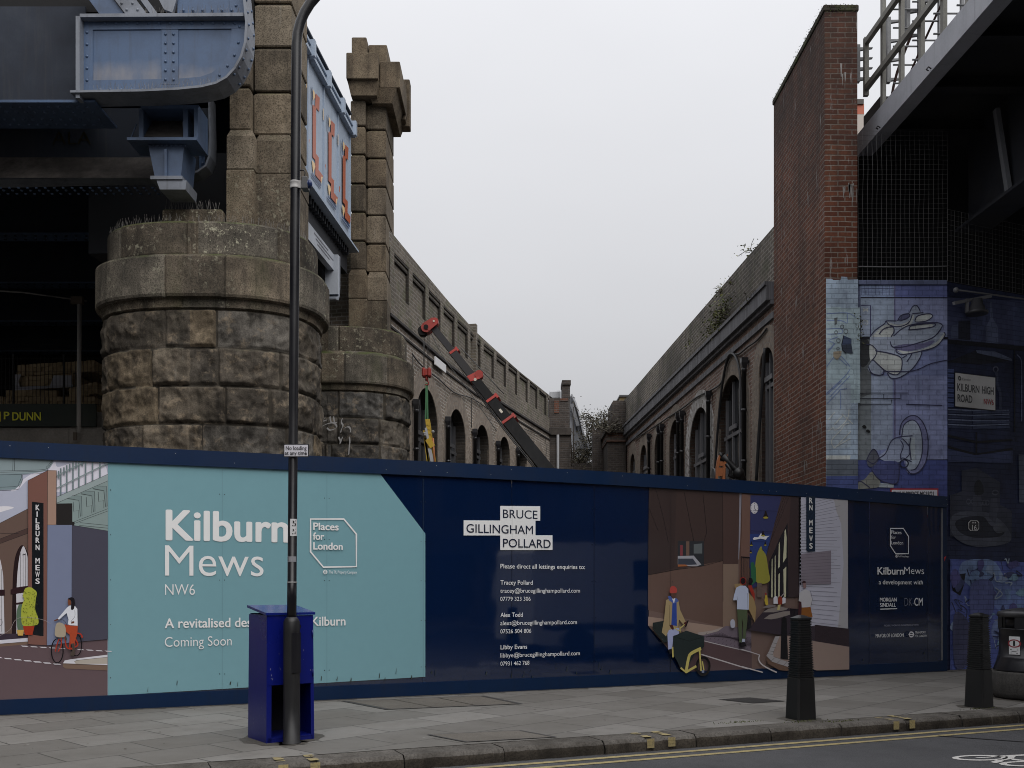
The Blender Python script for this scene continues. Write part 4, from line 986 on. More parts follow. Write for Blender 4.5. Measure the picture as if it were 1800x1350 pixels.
# bollards
BOL = m_paint('bollard_black', (.0055,.0055,.006), .45, .4, (.03,.028,.025), streak=.2)
def bollard_mesh():
    m1, m2 = MB(), MB(); n = 8; rot = R(22.5+12)
    def oct_(z, w, c):
        # square with cut corners, half-width w and corner cut c
        a = R(20); pts = [(-w+c,-w),(w-c,-w),(w,-w+c),(w,w-c),(w-c,w),(-w+c,w),(-w,w-c),(-w,-w+c)]
        return [(x*math.cos(a)-y*math.sin(a), x*math.sin(a)+y*math.cos(a), z) for x, y in pts]
    def skin(mb, rings):
        prev = None
        for r_ in rings:
            ids = [mb.vert(p) for p in r_]
            if prev:
                for k in range(8): mb.face((prev[k], prev[(k+1)%8], ids[(k+1)%8], ids[k]))
            else: mb.face(list(reversed(ids)))
            prev = ids
        mb.face(prev)
    wf = lambda z: .118-.034*z/1.04
    skin(m1, [oct_(-.02, .118, .02), oct_(.43, wf(.43), .02), oct_(.435, wf(.43)-.006, .02)])
    rings = [oct_(.43, wf(.43)-.012, .02)]; nr = 24
    for k in range(nr):
        z0 = .437+k*.0245
        rings += [oct_(z0, wf(z0)-.010, .018), oct_(z0+.003, wf(z0), .02), oct_(z0+.013, wf(z0), .02), oct_(z0+.016, wf(z0)-.010, .018)]
    rings += [oct_(1.028, wf(1.03)-.004, .02), oct_(1.033, wf(1.03)+.002, .02), oct_(1.048, wf(1.03)+.002, .02), oct_(1.075, .03, .008), oct_(1.08, .006, .002)]
    skin(m2, rings); return m1, m2
m1, m2 = bollard_mesh(); BP = [(2.995, 10.03), (5.335, 11.05)]
bol = thing('bollard', 'nearer black ribbed bollard in front of the cargo bike picture on the hoarding', 'bollard', (0,0,0), 'ribbed black bollards on the pavement')
m1.build('plinth', BOL, bol); m2.build('shaft', BOL, bol)
def dup(root, loc, rz, label):
    r = root.copy(); SC.collection.objects.link(r); r.location = loc; r.rotation_euler = (0, 0, rz); r['label'] = label
    for ch in list(root.children):
        c = ch.copy(); SC.collection.objects.link(c); c.parent = r
        for g in list(ch.children):
            d = g.copy(); SC.collection.objects.link(d); d.parent = c
    return r
bol.location = (*BP[0], 0)
dup(bol, (*BP[1], 0), R(14), 'farther black ribbed bollard between the hoarding end and the litter bin')
# litter bin
BN = Vector((6.42, 11.95, 0)); LBIN = thing('litter_bin', 'round black litter bin on a concrete foot against the blue painted wall', 'litter bin', BN)
b = MB(); b.lathe([(.40,0),(.44,.03),(.455,.08),(.455,.31),(.44,.335),(.40,.345)], BN.x, BN.y, 40); b.build('foot', m_stone('bin_concrete', (.055,.053,.05), (.085,.08,.075), (.02,.02,.02), bump=.3), LBIN)
b = MB(); b.lathe([(.43,.34),(.425,.36),(.39,.46),(.375,.50),(.372,.52),(.36,.525),(.362,.84),(.368,.845),(.368,.86),(.36,.865)], BN.x, BN.y, 40); b.lathe([(.30,.86),(.30,1.02)], BN.x, BN.y, 32)
for k in range(4):
    a_ = R(45+90*k); 
    b.obox((BN.x+.34*math.cos(a_), BN.y+.34*math.sin(a_), .86), (BN.x+.34*math.cos(a_), BN.y+.34*math.sin(a_), 1.03), .16, .05, (math.cos(a_), math.sin(a_), 0))
b.build('body', BLK, LBIN)
b = MB(); b.lathe([(.355,1.0),(.385,1.01),(.385,1.05),(.37,1.07),(.25,1.10),(.12,1.115),(.02,1.12)], BN.x, BN.y, 40); b.build('lid', m_paint('bin_lid', (.03,.03,.033), .4, .5, (.2,.2,.2)), LBIN)
b = MB(); rg = random.Random(9)
for k in range(9):
    a_ = rg.uniform(R(180), R(300)); r_ = rg.uniform(.2, .34); z = 1.118-(r_/.37)**2*.045
    c = Vector((BN.x+r_*math.cos(a_), BN.y+r_*math.sin(a_), z+.004)); b.poly([c+Vector((rg.uniform(.01,.05)*math.cos(t), rg.uniform(.01,.03)*math.sin(t), 0)) for t in (0, 1.2, 2.2, 3.3, 4.6, 5.4)])
b.build('peeling_labels', m_flat('peeling_label', (.30,.30,.32)), LBIN)
def binwrap(a0, a1, z0, z1, r, m, name, n=6):
    b = MB()
    for i in range(n):
        t0, t1 = a0+(a1-a0)*i/n, a0+(a1-a0)*(i+1)/n
        b.poly([(BN.x+r*math.cos(t), BN.y+r*math.sin(t), z) for t, z in ((t0,z0),(t1,z0),(t1,z1),(t0,z1))])
    return b.build(name, m, LBIN)
binwrap(R(200), R(222), .55, .77, .3655, WHT, 'notice')
b = MB()
for k in range(20):
    t0, t1 = 2*math.pi*k/20, 2*math.pi*(k+1)/20
    f = lambda t, q: (BN.x+.367*math.cos(R(211)+q*.085*math.cos(t)/.36), BN.y+.367*math.sin(R(211)+q*.085*math.cos(t)/.36), .685+q*.05*math.sin(t))
    b.poly([f(t0,1), f(t1,1), f(t1,.75), f(t0,.75)])
b.build('notice_ring', m_flat('sign_red', (.25,.03,.04)), LBIN)
b = MB()
for (u0, u1, z0, z1) in ((203,219,.605,.612), (206,216,.585,.59), (204,218,.565,.569), (209,213,.655,.715)):
    b.poly([(BN.x+.3675*math.cos(R(u)), BN.y+.3675*math.sin(R(u)), z) for u, z in ((u0,z0),(u1,z0),(u1,z1),(u0,z1))])
b.build('notice_print', INK, LBIN)
# ================================================================== STONE PIERS
GRAN = [m_stone('granite', (.19,.150,.105), (.29,.235,.17), (.030,.026,.022), soot=.5, speck=.75, lich=.5, moss=.5, bump=.5), m_stone('granite_dark', (.135,.110,.080), (.215,.175,.13), (.026,.023,.020), soot=.7, speck=.75, lich=.4, moss=.4, bump=.5), m_stone('granite_pale', (.215,.178,.130), (.32,.265,.20), (.034,.030,.026), soot=.4, speck=.75, lich=.4, moss=.3, bump=.5)]
GRAN2 = [m_stone('granite_ledge', (.16,.130,.095), (.26,.21,.155), (.024,.021,.018), soot=.85, speck=.7, lich=.9, moss=.9, bump=.55), m_stone('granite_ledge_dark', (.115,.096,.072), (.19,.155,.118), (.020,.018,.016), soot=.9, speck=.7, lich=.6, moss=.9, bump=.55), m_stone('granite_ledge_grey', (.150,.134,.108), (.235,.205,.165), (.022,.020,.018), soot=.8, speck=.75, lich=1.0, moss=.9, bump=.55)]
def rocks(nm, k, tone):
    o = []
    for i, (c1, c2) in enumerate((((.125,.104,.080), (.205,.170,.130)), ((.080,.069,.057), (.140,.120,.096)), ((.150,.117,.080), (.235,.185,.125)), ((.118,.107,.094), (.190,.173,.150)), ((.075,.064,.052), (.145,.122,.096)))):
        g = [tuple((v*(1-tone)+sum(c)/3*tone)*k for v in c) for c in (c1, c2)]
        o.append(m_stone('%s_%d' % (nm, i), g[0], g[1], (.014,.0125,.011), soot=.7, speck=.4, moss=.15, bump=1.0, rock=.62))
    return o
ROCK = rocks('rockfaced', 1.05, .0)
def super_pts(a, bb, n, num):
    pts = []
    M_ = 2000; raw = []
    for i in range(M_):
        t = -math.pi/2+2*math.pi*i/M_; c, s = math.cos(t), math.sin(t)
        raw.append((a*math.copysign(abs(c)**(2/n), c), bb*math.copysign(abs(s)**(2/n), s)))
    cum = [0]
    for i in range(M_): cum.append(cum[-1]+math.hypot(raw[(i+1)%M_][0]-raw[i][0], raw[(i+1)%M_][1]-raw[i][1]))
    tot = cum[-1]; j = 0; o = []
    for k in range(num):
        g = tot*k/num
        while cum[j+1] < g: j += 1
        f = (g-cum[j])/(cum[j+1]-cum[j]+1e-9); p, q = raw[j], raw[(j+1)%M_]
        o.append((p[0]+(q[0]-p[0])*f, p[1]+(q[1]-p[1])*f, g))
    return o, tot
def blocks(tot, rng, lo, hi):
    xs = [rng.uniform(0, .5)]
    while xs[-1] < tot: xs.append(xs[-1]+rng.uniform(lo, hi))
    return xs
def drum(b, cx, cy, a, bb, n, z0, z1, ch, seed, num=560, dz=.0225, amp=1.0):
    pts, tot = super_pts(a, bb, n, num); rng = random.Random(seed); nc = int((z1-z0)/ch)+2
    bl = [blocks(tot, rng, .55, 1.25) for _ in range(nc)]; til = {}
    rows = []; nz = int((z1-z0)/dz); jts = []
    for j in range(nz+1):
        z = z1-(z1-z0)*j/nz; ci = int((z1-z)/ch-1e-6); lz = (z1-z)-ci*ch; row = []
        for i in range(num):
            x, y, g = pts[i]; p0, p1 = pts[i-1], pts[(i+1)%num]; nx, ny = p1[1]-p0[1], -(p1[0]-p0[0]); ll = math.hypot(nx, ny); nx /= ll; ny /= ll
            xs = bl[ci]; k = sum(1 for q in xs if q <= g); ga = xs[k-1] if k else xs[0]-1; gb = xs[k] if k < len(xs) else tot+1
            e = min(g-ga, gb-g, lz, ch-lz); key = (ci, k)
            if key not in til: til[key] = (rng.uniform(-.045,.045), rng.uniform(-.06,.06), rng.uniform(-.012,.022), rng.uniform(0, 50))
            tx, tz, off, sd = til[key]
            e += .010*noise.noise(Vector((x*7, y*7, z*7))); jn = min(1, max(0, (e-.008)/.022)); jn = jn*jn*(3-2*jn); bul = min(1, max(0, e-.01)/.055); jts.append(0 if e < .013 else 1+int(sd*7)%5); bul = bul*(2-bul)
            q = Vector((x*1.9+sd, y*1.9, z*1.9)); f = noise.fractal(q, .9, 2.1, 5); r_ = abs(noise.noise(q*1.6))
            d = -.040+jn*(.040+off*1.2+.018*bul+amp*(.034*f*bul-.060*r_*bul-.035*abs(noise.noise(q*3.1))*bul)+((g-(ga+gb)/2)*tx+(lz-ch/2)*tz)*.7*bul+.010*noise.noise(q*7)+.006*noise.noise(q*19))
            row.append(b.vert((cx+x+nx*d, cy+y+ny*d, z)))
        rows.append(row)
    for j in range(nz):
        for i in range(num): b.face((rows[j][i], rows[j+1][i], rows[j+1][(i+1)%num], rows[j][(i+1)%num]), jts[j*num+i], None, True)
def ringcourse(b, cx, cy, a, bb, n, prof, seed, lo=.8, hi=1.3, num=260, m=0):
    pts, tot = super_pts(a, bb, n, num); rng = random.Random(seed); xs = blocks(tot, rng, lo, hi); offs = [rng.uniform(-.006,.006) for _ in range(len(xs)+2)]
    rows = []; bk = []
    for (z, o_) in prof:
        row = []
        for i in range(num):
            x, y, g = pts[i]; p0, p1 = pts[i-1], pts[(i+1)%num]; nx, ny = p1[1]-p0[1], -(p1[0]-p0[0]); ll = math.hypot(nx, ny)
            k = sum(1 for q in xs if q <= g); e = min([abs(g-q) for q in xs]); d = o_+offs[k]-.035*max(0, 1-e/.022)+.004*noise.noise(Vector((x*6, y*6, z*6)))
            row.append(b.vert((cx+x+nx/ll*d, cy+y+ny/ll*d, z))); bk.append((k*5+seed)%3)
        rows.append(row)
    for j in range(len(prof)-1):
        for i in range(num): b.face((rows[j][i], rows[j][(i+1)%num], rows[j+1][(i+1)%num], rows[j+1][i]), bk[i], None, False)
    b.face(rows[-1], m); b.face(list(reversed(rows[0])), m)
def pier(root, cx, cy, a, bb, n, zt, drop, mats, seed):
    """zt: top of cap; drop: course depths"""
    c1, sl_, c2, thr = drop
    z3 = zt-c1; z2 = z3-sl_; z1 = z2-c2; z0 = z1-thr
    b = MB(); ringcourse(b, cx, cy, a, bb, n, [(z3-.02,-.06),(z3,-.055),(z3+.02,-.05),(zt-.03,-.05),(zt,-.075)], seed); b.build('cap_course', mats[1], root)
    b = MB(); ringcourse(b, cx, cy, a, bb, n, [(z1-.0,.06),(z1+.015,.10),(z1+.05,.115),(z2-.03,.115),(z2,.10),(z3,-.05)], seed+1); b.build('cornice', mats[1], root)
    b = MB(); ringcourse(b, cx, cy, a, bb, n, [(z0,-.03),(z0+.02,.015),(z1-.02,.03),(z1+.01,.05)], seed+2); b.build('necking', mats[1], root)
    b = MB(); drum(b, cx, cy, a, bb, n, .3, z0+.005, .525, seed+3); b.build('drum', [m_stone('old_mortar', (.05,.043,.035), (.11,.095,.075), (.012,.011,.010), soot=.5, speck=.3, bump=.4)]+mats[0], root)
FC = (-4.42, 14.42)
fp = thing('stone_pier', 'big rock-faced round stone pier with pilaster standing directly behind the lamp post', 'bridge pier', (FC[0], FC[1], 0))
pier(fp, FC[0], FC[1], 1.54, 1.16, 2.5, 6.42, (.46, .06, .58, .13), (ROCK, GRAN2), 21)
def blockcol(b, x0, x1, y0, y1, seams, g=.0, cham=.05, ins=.042):
    for z0, z1 in zip(seams, seams[1:]):
        o_ = rgb_.uniform(-.006, .006); X0, X1, Y0, Y1 = x0-g+o_, x1+g+o_, y0-g+o_*.5, y1+g
        i = len(b.v); lv = [(z0+.004, .012), (z0+.02, 0), (z1-cham-.012, 0), (z1-cham, .004), (z1-.012, ins), (z1-.004, ins)]
        for z, q in lv: b.v += [Vector((X0+q,Y0+q,z)), Vector((X1-q,Y0+q,z)), Vector((X1-q,Y1-q,z)), Vector((X0+q,Y1-q,z))]
        bm_ = rgb_.randrange(3)
        for k in range(len(lv)-1):
            for s_ in range(4): b.face([i+4*k+s_, i+4*k+(s_+1)%4, i+4*k+4+(s_+1)%4, i+4*k+4+s_], bm_)
        b.face([i+3,i+2,i+1,i], bm_); e = i+4*(len(lv)-1); b.face([e,e+1,e+2,e+3], bm_)
rgb_ = random.Random(6)
b = MB(); up = [7.95, 8.58, 9.23, 9.87, 10.51, 11.15, 11.8]
blockcol(b, -4.06, -3.765, 13.9, 14.6, up); blockcol(b, -3.74, -3.207, 14.05, 15.12, up)
blockcol(b, -4.09, -3.70, 13.86, 14.6, [7.36, 7.95], .0, .10, .04); blockcol(b, -3.72, -3.19, 14.01, 15.16, [7.36, 7.95], .0, .10, .04)
blockcol(b, -4.09, -3.70, 13.86, 14.6, [6.40, 7.36], .0, .004, .004); blockcol(b, -3.72, -3.19, 14.01, 15.16, [6.40, 7.36], .0, .004, .004)
b.build('pilaster', GRAN, fp)
b = MB(); b.cbox(-4.98, -4.12, 13.75, 14.5, 6.40, 6.75, .02); b.build('bearing_stone', GRAN2, fp)
b = MB()
def spikes(b, pts, h, rng, step=.035):
    for p, q in zip(pts, pts[1:]):
        p, q = Vector(p), Vector(q); n = max(1, int((q-p).length/step))
        for k in range(n):
            c = p+(q-p)*(k+rng.random())/n
            for dx in (-.5, .5):
                t = c+Vector((rng.uniform(-.03,.03), dx*.06+rng.uniform(-.02,.02), h*rng.uniform(.7, 1.15))); b.obox(c, t, .0022, .0022)
rg = random.Random(12)
pp, _ = super_pts(1.44, 1.05, 2.5, 60); spikes(b, [(FC[0]+x, FC[1]+y, 6.42) for x, y, g in pp if y < -.2], .11, rg)
spikes(b, [(-4.95, 13.77, 6.75), (-4.15, 13.77, 6.75)], .13, rg); spikes(b, [(-4.05,13.84,6.42),(-3.2,13.95,6.42)], .12, rg)
b.build('bird_spikes', m_flat('spike_wire', (.17,.16,.15), .4), fp)['kind'] = 'stuff'
# rear pier
RC = (-3.66, 20.35)
rp = thing('stone_pier', 'farther round stone pier with corbelled pilaster beside the arched viaduct', 'bridge pier', (RC[0], RC[1], 0))
pier(rp, RC[0], RC[1], 1.475, 1.12, 2.5, 6.60, (.50, .08, .60, .13), (rocks('rockfaced_grey', .85, .45), GRAN2), 41)
GRANR = [m_stone('granite_rear', (.15,.115,.08), (.22,.175,.12), (.024,.020,.017), soot=.7, speck=.7, lich=.2, moss=.3, bump=.5), m_stone('granite_rear_dark', (.10,.080,.058), (.165,.134,.098), (.018,.016,.014), soot=.85, speck=.7, lich=.2, moss=.3, bump=.5), m_stone('granite_rear_pale', (.17,.138,.102), (.25,.205,.15), (.026,.022,.019), soot=.55, speck=.7, lich=.2, moss=.2, bump=.5)]
b = MB(); up = [7.86, 8.45, 9.04, 9.62, 10.21, 10.79, 11.33]
blockcol(b, -3.29, -2.99, 19.7, 20.5, up); blockcol(b, -2.975, -2.59, 19.87, 21.15, up)
blockcol(b, -3.32, -2.95, 19.66, 20.5, [7.25, 7.86], 0, .12, .04); blockcol(b, -2.96, -2.56, 19.82, 21.2, [7.25, 7.86], 0, .12, .04)
blockcol(b, -3.32, -2.95, 19.66, 20.5, [6.55, 7.25], 0, .004, .004); blockcol(b, -2.96, -2.56, 19.82, 21.2, [6.55, 7.25], 0, .004, .004)
b.build('pilaster', GRANR, rp)
b = MB()
def taper(b, x0, x1, y0, y1, z0, z1, i0, i1):
    i = len(b.v)
    for z, q in ((z0, i0), (z1, i1)): b.v += [Vector((x0+q,y0+q,z)), Vector((x1-q,y0+q,z)), Vector((x1-q,y1,z)), Vector((x0+q,y1,z))]
    for q in ((3,2,1,0),(4,5,6,7),(0,1,5,4),(1,2,6,5),(2,3,7,6),(3,0,4,7)): b.face([i+x for x in q])
taper(b, -3.32, -2.68, 19.5, 20.6, 11.33, 11.60, .06, .0); taper(b, -2.95, -2.34, 19.62, 21.2, 11.25, 11.52, .10, .0)
b.cbox(-3.33, -2.695, 19.42, 20.7, 11.60, 12.12, .012); b.cbox(-2.68, -2.275, 19.62, 21.3, 11.52, 12.05, .012)
b.cbox(-3.25, -2.95, 19.6, 20.6, 12.12, 12.53, .012); b.cbox(-2.93, -2.555, 19.75, 21.2, 12.05, 12.46, .012)
b.cbox(-2.64, -2.285, 20.75, 20.96, 11.42, 12.26, .012); b.cbox(-2.60, -2.22, 20.97, 21.25, 11.38, 12.40, .012)
b.build('capital', GRANR, rp)
# chalky graffiti on the drum
def front_y(x, a=1.475, bb=1.12, n=2.5, c=RC):
    t = min(.999, abs((x-c[0])/a)); return c[1]-bb*(1-t**n)**(1/n)
b = MB()
for ln in ([(565,750),(575,745),(585,743),(592,743)], [(572,733),(568,740),(575,738)], [(580,732),(582,742),(588,744),(592,750),(588,754),(580,756),(575,752)], [(586,732),(588,742)], [(602,735),(600,742),(603,748),(600,755),(599,760)], [(606,752),(612,750),(616,754),(616,760)], [(595,768),(598,774),(598,780),(602,768)], [(614,768),(615,776),(614,785),(613,799)]):
    pts = []
    for px, py in smooth_line(ln, 4):
        Y = 19.3
        for _ in range(4): Y = front_y((px-CX)/F*Y)-.075
        pts.append(P(px, py, Y))
    for p, q_ in zip(pts, pts[1:]):
        w = Vector((.012, 0, .012)); b.poly([p-w, q_-w, q_+w, p+w])
b.build('graffiti', m_flat('chalk_spray', (.32,.31,.31), .8), rp)
# ================================================================== LEFT STEEL BRIDGE
BS = m_steel('blue_grey_steel', (.085,.135,.235), .45, .12, .40); BSD = m_steel('shaded_steel', (.014,.021,.037), .4, .1, .75)  # the dark copy carries the shade under the bridge in its colour
BSL = m_steel('pale_steel', (.22,.24,.28), .5, .12, .5); DUST = m_ground('sooty_dust', (.055,.048,.044), (.13,.115,.105), 6, stain=.9)
lb = thing('railway_bridge', 'blue-grey riveted steel railway bridge resting on the big round pier', 'railway bridge', P(300, 165, 13.2))
YG = 13.0
def PL(pts, Y): return [P(x, y, Y) for x, y in pts]
curve = [(424,-70),(430,-15),(434,20),(437,52),(435,86),(428,110),(417,130),(403,145),(385,155),(360,161),(320,165),(260,168)]
b = MB(); b.prism(PL([(312,-70)]+curve+[(140,170),(140,28),(312,28)], YG), (0,.03,0)); b.build('bracket_web', m_steel('dusty_blue_steel', (.075,.125,.225), .45, .12, .40, band=(.1, .30)), lb)
def plate(b, pts, Y, th=.016): b.prism(PL(pts, Y-th), (0, th-.001, 0))
b = MB(); plate(b, [(163,28),(428,26),(431,50),(163,52)], YG); plate(b, [(284,52),(313,52),(313,148),(284,148)], YG); plate(b, [(140,28),(163,28),(163,168),(140,169)], YG)
inner = [(397,-70),(402,-15),(405,20),(407,52),(404,82),(397,102),(385,118),(372,128),(352,135),(313,138),(284,139),(163,141)]
outer = [(424,-70)]+curve[1:11]+[(163,169)]
for (i0, i1), (o0, o1) in zip(zip(inner, inner[1:]), zip(outer, outer[1:])): plate(b, [i0, o0, o1, i1], YG-.0, .014)
b.build('border_angles', BS, lb)
b = MB(); b.strip([P(x, y, YG) for x, y in curve+[(133,170)]], (0,-.17,0), (0,.22,0), .030); b.build('curved_flange', BSL, lb)
b = MB(); b.prism(PL([(133,28),(140,28),(140,172),(133,172)], YG-.14), (0,.14,0)); b.prism(PL([(140,24),(428,22),(428,28),(140,30)], YG-.12), (0,.12,0)); b.build('stiffener', BSL, lb)
b = MB()
def riv(px, py, Y=YG-.016, r=.021): b.dome(P(px, py, Y), r, (0,-1,0))
for k in range(13): riv(185+k*19, 41)
for k in range(6):
    riv(291, 60+k*16); riv(305, 60+k*16)
for k in range(7): riv(153, 36+k*21)
for k in range(12): riv(176+k*18.5, 158-.2*k)
for (x, y) in ((415,10),(418,-15),(421,47),(419,75),(412,97),(400,116),(386,132),(414,30)): riv(x, y, YG-.014)
for k in range(6): riv(322+k*17, 18)
cv = smooth_line(curve, 3)
for k in range(1, len(cv)-14, 2):
    p = P(cv[k][0], cv[k][1], YG); p2 = P(cv[k+1][0], cv[k+1][1], YG); d = (p2-p).normalized(); nn = Vector((-d.z, 0, d.x)); nn = nn if nn.x > 0 else -nn
    for dy in (-.11, .14): b.dome(p+nn*.030+Vector((0,dy,0)), .021, nn)
b.build('rivets', BS, lb)['kind'] = 'stuff'
# main girder to the left, its bottom flange and dusty ledge
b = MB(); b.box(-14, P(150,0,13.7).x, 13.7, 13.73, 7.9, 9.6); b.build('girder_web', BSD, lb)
b = MB(); z0 = P(0,172,13.0).z; b.box(-14, -5.6, 12.98, 13.72, z0-.07, z0-.035)
for k in range(60):
    for yy in (13.1, 13.25, 13.45, 13.6): b.dome((-5.75-k*.13, yy, z0-.07), .026, (0,0,-1))
b.build('bottom_flange', BS, lb)
b = MB(); b.poly([(-14,13.0,z0-.034),(-5.87,13.0,z0-.034),(-5.87,13.69,z0+.30),(-14,13.69,z0+.30)]); b.build('dusty_ledge', DUST, lb)
# second girder, lower and further back
Y2 = 14.15; c2 = [(372,196),(373,250),(372,282),(366,298),(352,308),(330,312),(262,315)]
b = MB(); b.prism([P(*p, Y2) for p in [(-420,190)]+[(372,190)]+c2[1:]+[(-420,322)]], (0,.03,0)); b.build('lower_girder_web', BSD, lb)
b = MB(); b.strip([P(x, y, Y2) for x, y in [(371,176)]+c2+[(-420,330)]], (0,-.16,0), (0,.12,0), .028); b.build('lower_flange', BSL, lb)
b = MB(); z1 = P(100, 316, Y2-.3).z+.03; b.poly([(-14,Y2-.3,z1),(-4.9,Y2-.3,z1),(-4.9,Y2-.01,z1+.42),(-14,Y2-.01,z1+.42)]); b.build('dusty_ledge', DUST, lb)
b = MB(); plate(b, [(350,205),(360,205),(360,300),(350,300)], Y2)
for k in range(7):
    b.dome(P(356, 212+k*15, Y2-.018), .02, (0,-1,0))
for k in range(50):
    for yy in (.1, .25, .45): b.dome((-5.2-k*.13, Y2-.2+yy*.6, P(100,318,Y2-.3).z-.03), .024, (0,0,-1))
b.build('rivets', BS, lb)['kind'] = 'stuff'
# bearing bracket box
Y3 = 13.35
b = MB()
b.box(P(248,0,Y3).x, P(350,0,Y3).x, Y3-.02, Y3+.38, P(0,192,Y3).z, P(0,186,Y3).z)
b.box(P(244,0,Y3).x, P(252,0,Y3).x, Y3, Y3+.38, P(0,247,Y3).z, P(0,192,Y3).z); b.box(P(322,0,Y3).x, P(330,0,Y3).x, Y3, Y3+.38, P(0,247,Y3).z, P(0,192,Y3).z)
b.box(P(343,0,Y3).x, P(350,0,Y3).x, Y3-.05, Y3+.38, P(0,247,Y3).z, P(0,192,Y3).z)
b.box(P(228,0,Y3).x, P(350,0,Y3).x, Y3-.10, Y3+.38, P(0,252,Y3).z, P(0,247,Y3).z)
b.obox(P(240,218,Y3+.1), P(229,246,Y3+.1), .012, .012)
b.build('bearing_bracket', BS, lb)
b = MB(); b.poly([P(252,240,Y3+.02), P(322,240,Y3+.02), P(320,200,Y3+.5), P(256,200,Y3+.5)]); b.build('bracket_plate', DUST, lb)
b = MB()
for k in range(9): b.dome(P(262+k*8, 256, Y3+.02), .018, (0,-1,0))
i = len(b.v)
tr = [(260,252,0),(324,252,0),(318,312,0),(272,312,0)]
b.prism([P(260,252,Y3+.03), P(324,252,Y3+.03), P(318,311,Y3+.03), P(272,311,Y3+.03)], (0,.5,0))
b.prism([P(289,262,Y3-.03), P(293,262,Y3-.03), P(293,311,Y3-.03), P(289,311,Y3-.03)], (0,.06,0))
b.build('bearing_pedestal', BS, lb)
b = MB(); b.box(P(266,0,Y3).x, P(322,0,Y3).x, Y3-.04, Y3+.5, P(0,317,Y3).z, P(0,311,Y3).z); b.prism([P(275,317,Y3-.02), P(328,317,Y3-.02), P(326,333,Y3-.02), P(281,333,Y3-.02)], (0,.45,0)); b.build('bearing_foot', BSL, lb)
# diagonal braces at the top, deck and cross girders
b = MB()
def gpoly(b, pts, Y, t): b.prism([P(x, y, Y) for x, y in pts], (0, t, 0))
gpoly(b, [(106,-70),(148,-70),(222,29),(178,29)], 13.02, .5); b.build('diagonal_brace', BS, lb)
b = MB(); gpoly(b, [(150,-70),(186,-70),(262,29),(224,29)], 12.98, .05)
for k in range(9):
    for off in (8, 27): b.dome(P(152+k*9+off, -64+k*11.6, 12.98), .020, (0,-1,0))
b.build('diagonal_flange', BSL, lb)
b = MB(); gpoly(b, [(196,-70),(208,-70),(281,29),(268,29)], 13.0, .3); gpoly(b, [(244,-70),(312,-70),(311,-4),(303,22),(288,16)], 12.96, .06); b.build('gusset_plate', BSL, lb)
b = MB(); b.box(-30, -3.75, 13.75, 34, 9.55, 9.9); b.box(-30, -7.3, -8, 2, 9.1, 9.5); b.box(-30, -6.9, -8, 12.3, 9.1, 9.5); b.box(-6.95, -6.9, -8, 12.3, 6.9, 9.1); b.box(-30, -6.9, -8.2, -8, 6.9, 9.5); b.build('deck', m_flat('deck_soot', (.012,.012,.013), .9), lb)  # near-black deck; unseen left extension and girder added to shade the pier
for yy, zb in ((16.2, 8.3), (19.2, 8.35), (22.4, 8.4), (25.6, 8.4), (28.8, 8.4)):
    b = MB(); b.box(-28, -4.2, yy, yy+.03, zb, 9.55); b.box(-28, -4.2, yy-.2, yy+.2, zb-.03, zb, 1)
    for k in range(70): b.dome((-5-k*.2, yy-.12, zb-.03), .03, (0,0,-1)); b.dome((-5.1-k*.2, yy+.08, zb-.03), .03, (0,0,-1))
    b.build('cross_girder', [BSD, BS], lb)
a = Art(Plane((0, Y2-.004), (1, 0)), base=.001, pref='spray'); a.text('ALA', 92, 160, 254, 232, (42,36,14), -.01); a.build('graffiti', lb)
b = MB(); rg = random.Random(8)
spikes(b, [P(165,163,YG-.1), P(390,150,YG-.1)], .10, rg); spikes(b, [P(250,27,YG-.05), P(425,24,YG-.05)], .10, rg, .05); b.build('bird_spikes', m_flat('spike_wire', (.17,.16,.15), .4), lb)['kind'] = 'stuff'
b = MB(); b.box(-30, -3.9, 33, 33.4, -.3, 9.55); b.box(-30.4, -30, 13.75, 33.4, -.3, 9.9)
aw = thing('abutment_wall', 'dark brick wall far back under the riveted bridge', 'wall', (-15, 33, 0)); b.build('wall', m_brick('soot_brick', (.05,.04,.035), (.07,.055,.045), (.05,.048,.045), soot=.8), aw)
# ------------------------------------------------------------------ lettered parapet between the pilasters
LP = Plane((-3.52, 16.4), (.27, 3.2))
pb = thing('lettered_bridge', 'pale blue bridge parapet with orange letters between the two stone pilasters', 'bridge parapet', LP.pt(1, 8))
T0, T1 = LP.hit(535, 200)[0]-1.5, LP.hit(617, 300)[0]
def lw(t, d, z): return LP.pt(t, z, d)
PBL = m_steel('parapet_blue', (.36,.43,.53), .22, .15, .45); PBD = m_steel('parapet_dark', (.05,.065,.09), .5, .1, .5)
b = MB(); b.box(T0, T1, -.06, 0, 8.2, 10.46); b.build('parapet_panel', PBL, pb, warp=lw)
b = MB(); b.box(T0, T1, -.02, .10, 10.46, 10.52); b.box(T0, T1, -.02, .06, 10.54, 10.60); b.box(T0, T1, -.02, .09, 10.62, 10.67)
b.box(T0, T1, -.02, .16, 8.14, 8.18); b.box(T0, T1, -.02, .12, 8.19, 8.235); b.build('moulding', PBL, pb, warp=lw)
b = MB(); b.box(T0, T1, -.10, -.03, 10.67, 10.92); b.box(T0, T1, -.12, .02, 10.92, 10.95)
for k in range(40): b.dome((T0+.1+k*.115, -.029, 10.80), .03, (0,1,0))
b.build('top_rail', PBD, pb, warp=lw)
ribs = [LP.hit(px, 300)[0] for px in (539.5, 568, 593, 614)]; pitch = (ribs[2]-ribs[0])/2
b = MB()
for t in [ribs[0]-pitch]+ribs: b.box(t-.018, t+.018, .0, .03, 8.236, 10.455)
for t in ribs: b.box(t-.05, t+.05, .06, .15, 10.44, 10.72)
b.build('rib', PBD if False else PBL, pb, warp=lw)
